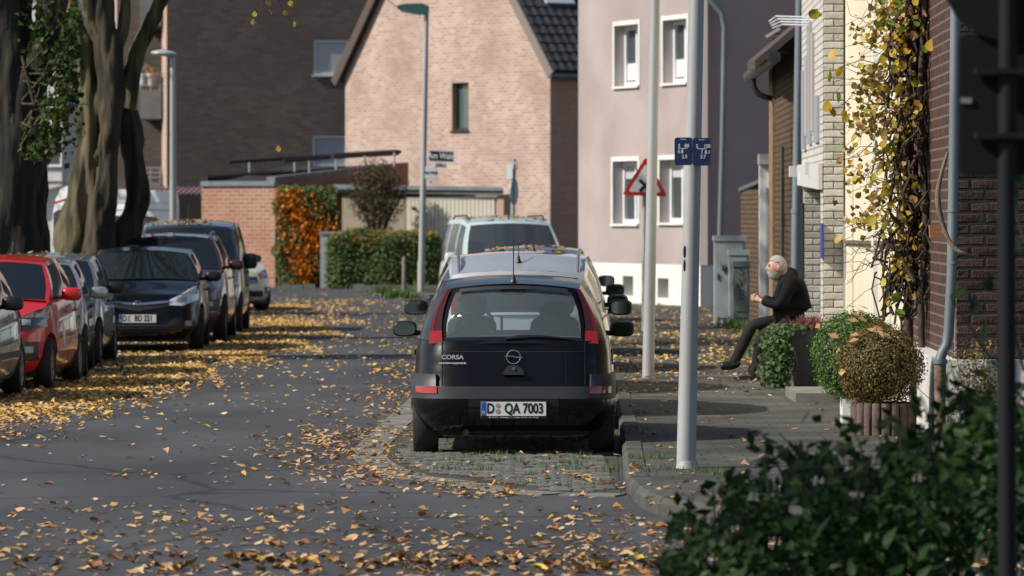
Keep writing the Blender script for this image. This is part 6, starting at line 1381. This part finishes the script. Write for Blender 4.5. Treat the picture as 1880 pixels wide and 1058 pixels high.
for cx, cy, sx_, sy_, n in ((120, 120, 14, 40, 300), (110, 190, 18, 30, 320), (88, 250, 22, 22, 240), (75, 60, 20, 40, 160), (130, 60, 10, 40, 160), (70, 275, 14, 10, 80)):
    for _ in range(n): ivp.append(tuple(P(random.gauss(cx, sx_), random.gauss(cy, sy_), td - .9 + random.gauss(0, .2))))
leaf_cloud('leafy_shoots', ivp, .10, leaf_mat('shoot_leaf', [(.016, .042, .012), (.026, .06, .016), (.05, .09, .016), (.12, .11, .02)], trans=.3), t1, aspect=.8)
for k in range(14): a = random.choice(ivp); MB().tube([P(40, 200 + random.uniform(-120, 80), td - .3), lerp(P(40, 200, td - .4), Vector(a), .6), Vector(a)], [.02, .012, .004], 5).build('shoot', BARK, t1)
td = 76.0
t2 = thing('lime_tree', 'many-stemmed mossy lime tree behind the silver hatchbacks', 'tree', (wx(170, td), td, .1))
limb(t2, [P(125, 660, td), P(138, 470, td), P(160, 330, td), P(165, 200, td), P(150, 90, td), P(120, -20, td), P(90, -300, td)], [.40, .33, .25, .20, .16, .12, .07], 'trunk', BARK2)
limb(t2, [P(172, 660, td - .3), P(178, 470, td - .3), P(192, 330, td - .3), P(205, 200, td - .3), P(200, 90, td - .3), P(188, -20, td - .3), P(180, -300, td - .3)], [.33, .23, .18, .19, .17, .14, .08], 'trunk')
limb(t2, [P(222, 660, td + .3), P(230, 470, td + .3), P(252, 350, td + .3), P(240, 250, td + .3), P(222, 190, td + .3), P(206, 120, td)], [.34, .25, .17, .18, .15, .16], 'trunk')
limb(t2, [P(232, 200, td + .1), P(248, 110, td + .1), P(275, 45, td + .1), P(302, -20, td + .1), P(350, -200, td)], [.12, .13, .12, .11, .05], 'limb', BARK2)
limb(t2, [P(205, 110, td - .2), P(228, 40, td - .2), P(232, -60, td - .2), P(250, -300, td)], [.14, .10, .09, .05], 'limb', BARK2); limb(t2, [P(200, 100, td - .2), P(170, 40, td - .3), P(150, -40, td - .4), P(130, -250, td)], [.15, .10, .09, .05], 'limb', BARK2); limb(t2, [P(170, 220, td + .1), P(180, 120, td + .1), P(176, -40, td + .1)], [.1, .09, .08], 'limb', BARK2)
crown(t2, (wx(190, td) + .3, td, 9.6), (3.4, 3.4, 3.0), 2600, .13)
# drooping twig ends with a few yellow leaves
tw = thing('yellow_twig', 'thin drooping lime twig with a few yellow leaves over the road', 'twig', tuple(P(480, -60, 60)))
MB().tube([P(440, -120, 60), P(470, -40, 60), P(495, 12, 60), P(502, 30, 60)], [.012, .008, .005, .003], 5).build('stem', BARK, tw); MB().tube([P(470, -40, 60), P(520, -10, 60), P(545, 6, 60)], [.006, .004, .002], 5).build('stem', BARK, tw); MB().tube([P(560, -60, 60), P(700, -10, 60), P(730, 14, 60), P(800, 6, 60)], [.008, .005, .003, .002], 5).build('stem', BARK, tw)
def big_leaf(name, parent, p, size, m, tilt=None):
    key = 'leafmesh_%s' % m.name
    if key not in MATS:
        mb = MB(); o_ = [(0, -.5), (.26, -.42), (.44, -.18), (.42, .08), (.28, .30), (0, .55), (-.28, .30), (-.42, .08), (-.44, -.18), (-.26, -.42)]
        if m.name.startswith('shrub'): o_ = [(0, -.5), (.16, -.40), (.27, -.18), (.25, .06), (.14, .32), (0, .62), (-.14, .32), (-.25, .06), (-.27, -.18), (-.16, -.40)]
        vs = [(x, y, .22 * abs(x) + .12 * y * y) for x, y in o_] + [(0, -.12, -.02), (0, .2, 0)]
        mb.add(vs, [(10, 0, 1), (10, 1, 2), (10, 2, 3), (10, 3, 11), (11, 3, 4), (11, 4, 5), (11, 5, 6), (11, 6, 7), (11, 7, 10), (10, 7, 8), (10, 8, 9), (10, 9, 0)]); MATS[key] = mb.mesh('leaf', m, 70)
    o = link(name, MATS[key], parent); o.location = p; o.scale = (size,) * 3; o.rotation_euler = tilt or (random.uniform(.6, 2.2), random.uniform(-.8, .8), random.uniform(-1.2, 1.2)); return o
YL = [mat('leaf_gold', (.55, .36, .03), .5), mat('leaf_lemon', (.60, .50, .06), .5), mat('leaf_ochre', (.36, .20, .05), .6), mat('leaf_green', (.20, .30, .04), .5), mat('leaf_tan', (.46, .31, .14), .6)]
for m_ in YL: # thin leaves let light through
    t = m_.node_tree; b = t.nodes['Principled BSDF']; tr_ = t.nodes.new('ShaderNodeBsdfTranslucent'); tr_.inputs[0].default_value = b.inputs['Base Color'].default_value; mx = t.nodes.new('ShaderNodeMixShader'); mx.inputs[0].default_value = .35; t.links.new(b.outputs[0], mx.inputs[1]); t.links.new(tr_.outputs[0], mx.inputs[2]); t.links.new(mx.outputs[0], t.nodes['Material Output'].inputs[0])
fa = big_leaf('falling_leaf', None, P(511, 273, 60), .08, YL[0]); tag(fa, 'single yellow leaf falling in mid-air before the dark flats', 'leaf')
for x, y in ((464, 40), (467, 26), (497, 22), (535, 8), (533, 6), (540, 44), (492, 6), (523, 24)):
    big_leaf('leaf', tw, P(x, y, 60), .07, YL[0 if random.random() < .6 else 1]); MB().tube([P(x, y, 60), P(lerp(x, 492, .35) + 4, y - 12, 60), P(lerp(x, 492, .6), y - 40, 60), P(lerp(x, 480, .8), -70, 60)], [.003, .003, .004, .006], 4).build('stem', BARK, tw)
# vine on the dark red brick house
vn = thing('vine', 'woody climbing vine with large yellow leaves between cream and brick houses', 'vine', (wx(1660, 44.5), 44.5, .1)); VB = mat('vine_wood', (.085, .058, .04), .9, c2=(.03, .02, .015), scale=9, bump=.6, bscale=30, stretch=(1, 1, .4))
def vx(t): return 1672 + 14 * math.sin(t * 5) - 10 * t
limb(vn, [P(1672, 760, 44.2), P(1668, 560, 44.2), P(1676, 430, 44.2), P(1664, 280, 44.2), P(1682, 120, 44.2), P(1690, -60, 44.2)], [.05, .045, .04, .045, .04, .035], 'stem', VB, 8); limb(vn, [P(1694, 760, 43.8), P(1692, 560, 43.8), P(1700, 400, 43.8), P(1690, 200, 43.8), P(1702, -40, 43.8)], [.035, .03, .03, .03, .03], 'stem', VB, 8)
for k in range(230):
    y = random.uniform(-20, 520); x = random.gauss(1672, 17); pts = []; d_ = 44.1 + random.gauss(0, .25)
    for j in range(7): pts.append(P(x, y, d_)); x += random.gauss(-1, 11); y += random.gauss(14, 16); x = min(max(x, 1600), 1712); d_ += random.gauss(0, .05)
    MB().tube(pts, [random.uniform(.006, .016)] * 7, 5).build('stem', VB, vn)
for k in range(80):
    y = random.uniform(-20, 500); x = random.uniform(1600, 1660); pts = []; d_ = 44 + random.gauss(0, .2)
    for j in range(5): pts.append(P(x, y, d_)); x += random.gauss(-17, 9); y += random.gauss(4, 14); x = max(x, 1500)
    MB().tube(pts, [.005, .004, .003, .0025, .002], 4).build('twig', VB, vn)
nl = 0
while nl < 285:
    y = random.uniform(-40, 560); x = random.gauss(1622, 34) + (20 if y < 100 else 0) + (14 * math.sin(y / 50)); 
    if x < 1500 or x > 1715: continue
    if y > 420 and random.random() < .75: continue
    if 470 < y and x < 1620: continue
    if y > 150 and random.random() < .25: continue
    big_leaf('leaf', vn, P(x, y, 43.9 + random.gauss(0, .3)), random.uniform(.045, .09) * (1.45 if y < 160 and random.random() < .3 else 1), random.choices(YL, (5, 3, 3, 2, 2.5))[0]); nl += 1
for x, y in ((1530, 100), (1522, 140), (1540, 130), (1500, 28), (1495, 25), (1520, 195), (1538, 178), (1527, 205), (1600, 405), (1615, 395), (1645, 545), (1668, 560), (1690, 542), (1652, 575)): big_leaf('leaf', vn, P(x, y, 43.8), .11, random.choice(YL[:2] + YL[3:4]))
vp = []
for k in range(85):
    y0 = random.uniform(-40, 520); x0 = random.gauss(1630, 36)
    if (y0 > 420 and x0 < 1640) or x0 < 1520 or x0 > 1716: continue
    for _ in range(14): vp.append(tuple(P(x0 + random.gauss(0, 13), y0 + random.gauss(0, 15), 44 + random.gauss(0, .25))))
leaf_cloud('small_leaves', vp, .062, leaf_mat('vine_leaf', [(.55, .34, .03), (.42, .24, .05), (.60, .45, .06), (.28, .15, .05), (.30, .32, .05), (.48, .3, .1)], trans=.35), vn, aspect=.9, fold=.3)
# twisted old stem in front of the zinc pipe
ov = thing('bare_vine', 'thick bare twisted vine stem looping across the zinc downpipe', 'vine', tuple(P(1725, 430, 39.6))); limb(ov, [P(1740, 280, 39.7), P(1726, 330, 39.7), P(1722, 370, 39.65), P(1735, 425, 39.65), P(1752, 455, 39.6), P(1775, 468, 39.6), P(1795, 472, 39.8)], [.012, .018, .024, .02, .019, .016, .012], 'stem', mat('pale_vine', (.20, .15, .10), .9, c2=(.11, .08, .055), scale=9, bump=.5), 8)
# dark leafy shrub near the camera
sh = thing('leafy_shrub', 'dark green leafy shrub spilling over the pavement corner below the road sign', 'shrub', (1.75, 22, 0))
SHG = [mat('shrub_green_a', (.011, .031, .008), .6, c2=(.016, .042, .010), scale=8, spec=.25), mat('shrub_green_b', (.018, .048, .011), .6, spec=.25), mat('shrub_green_c', (.008, .024, .008), .6, spec=.25), mat('shrub_green_d', (.036, .08, .015), .6, spec=.25)]
for m_ in SHG:
    t = m_.node_tree; b = t.nodes['Principled BSDF']; tr_ = t.nodes.new('ShaderNodeBsdfTranslucent'); tr_.inputs[0].default_value = b.inputs['Base Color'].default_value; mx = t.nodes.new('ShaderNodeMixShader'); mx.inputs[0].default_value = .3; t.links.new(b.outputs[0], mx.inputs[1]); t.links.new(tr_.outputs[0], mx.inputs[2]); t.links.new(mx.outputs[0], t.nodes['Material Output'].inputs[0])
def top_y(x): return interp([(1215, 1050), (1240, 985), (1300, 955), (1350, 925), (1400, 895), (1470, 865), (1560, 845), (1640, 835), (1720, 795), (1800, 745), (1900, 740)], x)
front = []; rest = []
for _ in range(13000):
    x = random.uniform(1205, 1950); ty = top_y(x) + 22 * math.sin(x * .045) + 14 * math.sin(x * .11 + 1); y = ty + abs(random.gauss(0, 140)) + random.uniform(-20, 40)
    if math.sin(x * .07 + y * .05) + math.sin(x * .031 - y * .09) < -1.05 and y < ty + 120: continue
    d_ = random.uniform(20.5, 23.8); dep = (y - ty) / 300
    if y > 1150: continue
    d_ -= .8 * min(1, dep); front.append((d_, x, y))
front.sort()
for i, (d_, x, y) in enumerate(front):
    if i < 298: big_leaf('leaf', sh, P(x, y, d_), random.uniform(.05, .10), random.choices(SHG, (4, 3, 3, .8))[0], (random.uniform(.1, 1.5), random.uniform(-.7, .7), random.uniform(0, 6.28)))
    else: rest.append(tuple(P(x, y, d_)))
leaf_cloud('foliage', rest, .07, DARKG, sh, [(-.2, -.6, .8)] * len(rest), aspect=.5, fold=.18)
for x, y in ((1262, 940), (1253, 955), (1385, 795), (1405, 815), (1480, 765), (1500, 770), (1372, 870), (1360, 880), (1340, 895), (1310, 925), (1395, 845), (1440, 835), (1555, 770), (1690, 760), (1800, 400), (1830, 330), (1862, 365), (1870, 450), (1815, 520), (1790, 560), (1880, 620), (1840, 660), (1810, 610), (1870, 320), (1850, 700), (1760, 540)): big_leaf('leaf', sh, P(x, y, 21.3), random.uniform(.06, .10), random.choice(SHG), (random.uniform(.3, 1.7), random.uniform(-.9, .9), random.uniform(0, 6.28)))
spl = []
for k in range(34):
    x = random.uniform(1250, 1880); y0 = top_y(x); d_ = random.uniform(20.6, 22.6); lean = random.gauss(-22, 26); h_ = random.uniform(25, 75)
    a, b, e = P(x, y0 + 40, d_), P(x + lean * .4, y0 - h_ * .4, d_), P(x + lean, y0 - h_, d_); MB().tube([a, b, e], [.006, .004, .002], 5).build('stem', mat('green_stem', (.05, .06, .03), .8), sh)
    for j in range(7):
        q = lerp(a, b, j / 3) if j < 3 else lerp(b, e, (j - 3) / 3); spl.append(tuple(q + Vector((random.gauss(0, .03), random.gauss(0, .03), random.gauss(0, .02)))))
leaf_cloud('sprig_leaves', spl, .085, DARKG, sh, aspect=.55, fold=.15)
for k in range(60):
    x = random.uniform(1260, 1880); MB().tube([(wx(x, 22.3) * .75 + .45, 22.5, 0), P(x - random.uniform(0, 30), lerp(top_y(x), 1192, .5), 22.3), P(x + random.gauss(0, 10), top_y(x) - 5, 22)], [.012, .008, .003], 5).build('stem', mat('green_stem', (.05, .06, .03), .8), sh)
for pts in ([P(1880, 680, 21.5), P(1850, 560, 21.4), P(1830, 420, 21.4), P(1800, 330, 21.3)], [P(1900, 760, 21.5), P(1820, 660, 21.4), P(1745, 545, 21.3)], [P(1900, 500, 21.3), P(1868, 400, 21.3), P(1862, 320, 21.3)]): MB().tube(pts, [.008, .006, .004, .002][:len(pts)], 5).build('stem', mat('green_stem', (0, 0, 0)), sh)
# unseen trees added beside the street, outside the picture, to throw shade
for lb, x, y, h, n in (('big unseen leafy tree added beside the road to shade the shrub', -9.7, 19.2, 7.8, 11000), ('unseen lime tree added beside the road, behind the motorhome', -13.0, 92.0, 9.0, 1500)):
    t_ = thing('unseen_shade_tree', lb, 'tree', (x, y, .1)); limb(t_, [(x, y, .05), (x + .1, y, 2), (x, y + .1, 4), (x + .1, y, h - 1)], [.38, .3, .26, .15], 'trunk'); crown(t_, (x, y, h), (3.7, 3.4, 3.1) if n > 9000 else (3.1, 3.1, 2.7), n, .15)
# unseen trees added behind the viewer, to darken reflections in paint and glass
for k, (x, y) in enumerate(((-13, -16), (-5, -22), (3.5, -19), (11, -15), (19, -20), (-21, -20))):
    t_ = thing('unseen_reflected_tree', 'broad unseen tree added behind the viewer to darken reflections', 'tree', (x, y, 0), group='unseen trees added for reflections'); limb(t_, [(x, y, 0), (x + .1, y, 3), (x, y, 7)], [.4, .32, .2], 'trunk'); crown(t_, (x, y, 7.2), (4.4, 3, 4.8), 5000, .42, DARKC, 30)
# ------------------------------------------------------------------ fallen leaves
FL = [mat('fallen_tan', (.52, .35, .19), .7, c2=(.40, .25, .12), scale=9), mat('fallen_ochre', (.50, .27, .06), .7, c2=(.38, .18, .05), scale=9), mat('fallen_rust', (.30, .10, .035), .7, c2=(.20, .07, .03), scale=9), mat('fallen_yellow', (.60, .42, .05), .7), mat('fallen_brown', (.20, .12, .07), .8)]
def density(x, y):
    """leaves per square metre on the carriageway and pavement"""
    lw_ = interp([(26, -6.5), (50, -5.3), (56, -5.05), (64, -4.95), (68, -4.5), (80, -4.35), (95, -4.5), (110, -5.2)], y)
    d_ = 3.6
    t = (x - lw_)                                         # band beside the parked row
    if y > 42: d_ += 520 * math.exp(-((t - .40) / .55) ** 2) * min(1, (y - 42) / 10); d_ += 26 * math.exp(-((t - 1.15) / .5) ** 2)
    if t < -.2 and y > 46: d_ = 70
    g = interp([(34, .1), (36, -.7), (38, -1.05), (40, -1.25), (44, -1.2), (52, -1.0), (62, -.8), (75, -.75), (90, -1.1), (105, -2)], y)
    if y > 33.5: fd_ = 1 if y < 44 else .35; d_ += 100 * fd_ * math.exp(-((x - g + .15) / .32) ** 2) + 24 * fd_ * math.exp(-((x - g + .6) / .5) ** 2)
    if 39.5 > y > 33.5 and x > g + .3: d_ = 7 + 70 * math.exp(-((x - .72) / .09) ** 2) * (y < 38.5)
    if y < 33.2: d_ = 14 + 62 * max(0, min(1, (33.2 - y) / 5)) * (.35 + .65 * max(0, min(1, (x + 2.2) / 3))) + 30 * math.exp(-((y - 33.2) / .3) ** 2) * (x > 0)
    if x > interp([(p_[1], p_[0]) for p_ in kerb[5:]], y) and y > 30.6:
        d_ = 2.2 if y < 50 else (12 if y < 56 else 34 * (.4 + .6 * (math.sin(y * .9 + x) > -.2)))
        if y > 84: d_ = 9
        if 37 > y > 30.6: d_ = 5
    if y > 105: d_ = 20 if x < -1.5 else 6
    if 90 < y < 112 and -4.6 < x < -1: d_ = 34 if x < -3.2 else 7
    if y > 112: d_ = 3
    return d_
zone = []; tot = 0
def zat(x, y):
    if y > 30.6 and x > interp([(p_[1], p_[0]) for p_ in kerb[5:]], y) + .02: return .12
    if inside(bay, x, y): return .034 if y < 46 else .012
    return .006
cells = []
yy = 26.0
while yy < 124:
    step = .5 if yy < 60 else 1.0; hw_ = 960 * yy / FP
    xx = -hw_ - .3
    while xx < hw_ + .3:
        dd = density(xx + step / 2, yy + step / 2); nn_ = rng.poisson(dd * step * step * (1 if yy < 75 else .75))
        for _ in range(nn_): x, y = xx + random.random() * step, yy + random.random() * step; cells.append((x, y, zat(x, y)))
        xx += step
    yy += step
# near leaves one by one
def fl_mesh(m, seed):
    r_ = random.Random(seed); n = 9; mb = MB(); lob = [.5, .40, .47, .34, .42, .34, .47, .40, .5][:n]
    vs = []
    for i in range(n): a = 2 * math.pi * i / n; rr_ = lob[i] * r_.uniform(.8, 1.1); vs.append((rr_ * math.cos(a), rr_ * math.sin(a) * .85, .10 + .45 * abs(rr_ * math.sin(a)) * r_.uniform(.2, 1.2) + r_.uniform(-.04, .16)))
    vs.append((0, 0, .04)); mb.add(vs, [(i, (i + 1) % n, n) for i in range(n)]); mb.tube([(.02, 0, .05), (-.4, .02, .03), (-.75, .06, .10)], .014, 3, False); return mb.mesh('fallen_leaf', m, 60)
flm = [(m, [fl_mesh(m, i * 7 + k) for k in range(4)]) for i, m in enumerate(FL)]
LBL = {'fallen_tan': 'tan curled fallen leaf lying on the road', 'fallen_ochre': 'ochre fallen leaf lying on the road', 'fallen_rust': 'rust red fallen leaf lying on the road', 'fallen_yellow': 'clear yellow fallen leaf lying on the road', 'fallen_brown': 'dark brown withered leaf lying on the road'}
cells.sort(key=lambda q: q[1]); near = [q for q in cells if q[0] < interp([(26, .72), (30.5, 1.2), (31, 5)], q[1]) and abs(q[0]) < 935 * q[1] / FP and q[1] > 26.6 and q[2] < .03][:270]; ns_ = set(near)
for x, y, z in near:
    m, ms_ = random.choices(flm, (5, 3, 1.6, .8, 1.6))[0]; o = link('fallen_leaf', random.choice(ms_)); o.location = (x, y, z); s_ = random.uniform(.055, .10); o.scale = (s_, s_, s_ * random.uniform(.6, 1.6)); o.rotation_euler = (random.gauss(0, .18), random.gauss(0, .18), random.random() * 6.28); tag(o, LBL[m.name], 'leaf', 'fallen leaves scattered on the road')
far = [q for q in cells if q not in ns_]
LIT2 = leaf_mat('road_litter', [(.56, .36, .20), (.55, .29, .08), (.34, .11, .04), (.60, .43, .25), (.58, .34, .06), (.26, .15, .08), (.54, .33, .15), (.64, .48, .30), (.58, .40, .24), (.42, .17, .05)], trans=.1, rough=.7)
LIT3 = leaf_mat('yellow_litter', [(.65, .43, .14), (.69, .48, .15), (.59, .33, .10), (.71, .53, .27), (.64, .38, .09), (.67, .46, .21), (.55, .27, .07)], trans=.1, rough=.7)
for nm, lb, sel, m_, sz in (('leaf_litter', 'tan and rust fallen leaves strewn over road and pavement', [q for q in far if not (q[1] > 46 and q[0] < -2) and q[1] < 58], LIT2, .062), ('leaf_litter', 'yellow fallen leaves banked along the parked row and far pavement', [q for q in far if (q[1] > 46 and q[0] < -2) or q[1] >= 58], LIT3, .066)):
    c_ = np.array(sel); c_[:, 2] += .002; o = lobed_litter(nm, c_, sz, m_); tag(o, lb, 'leaves')
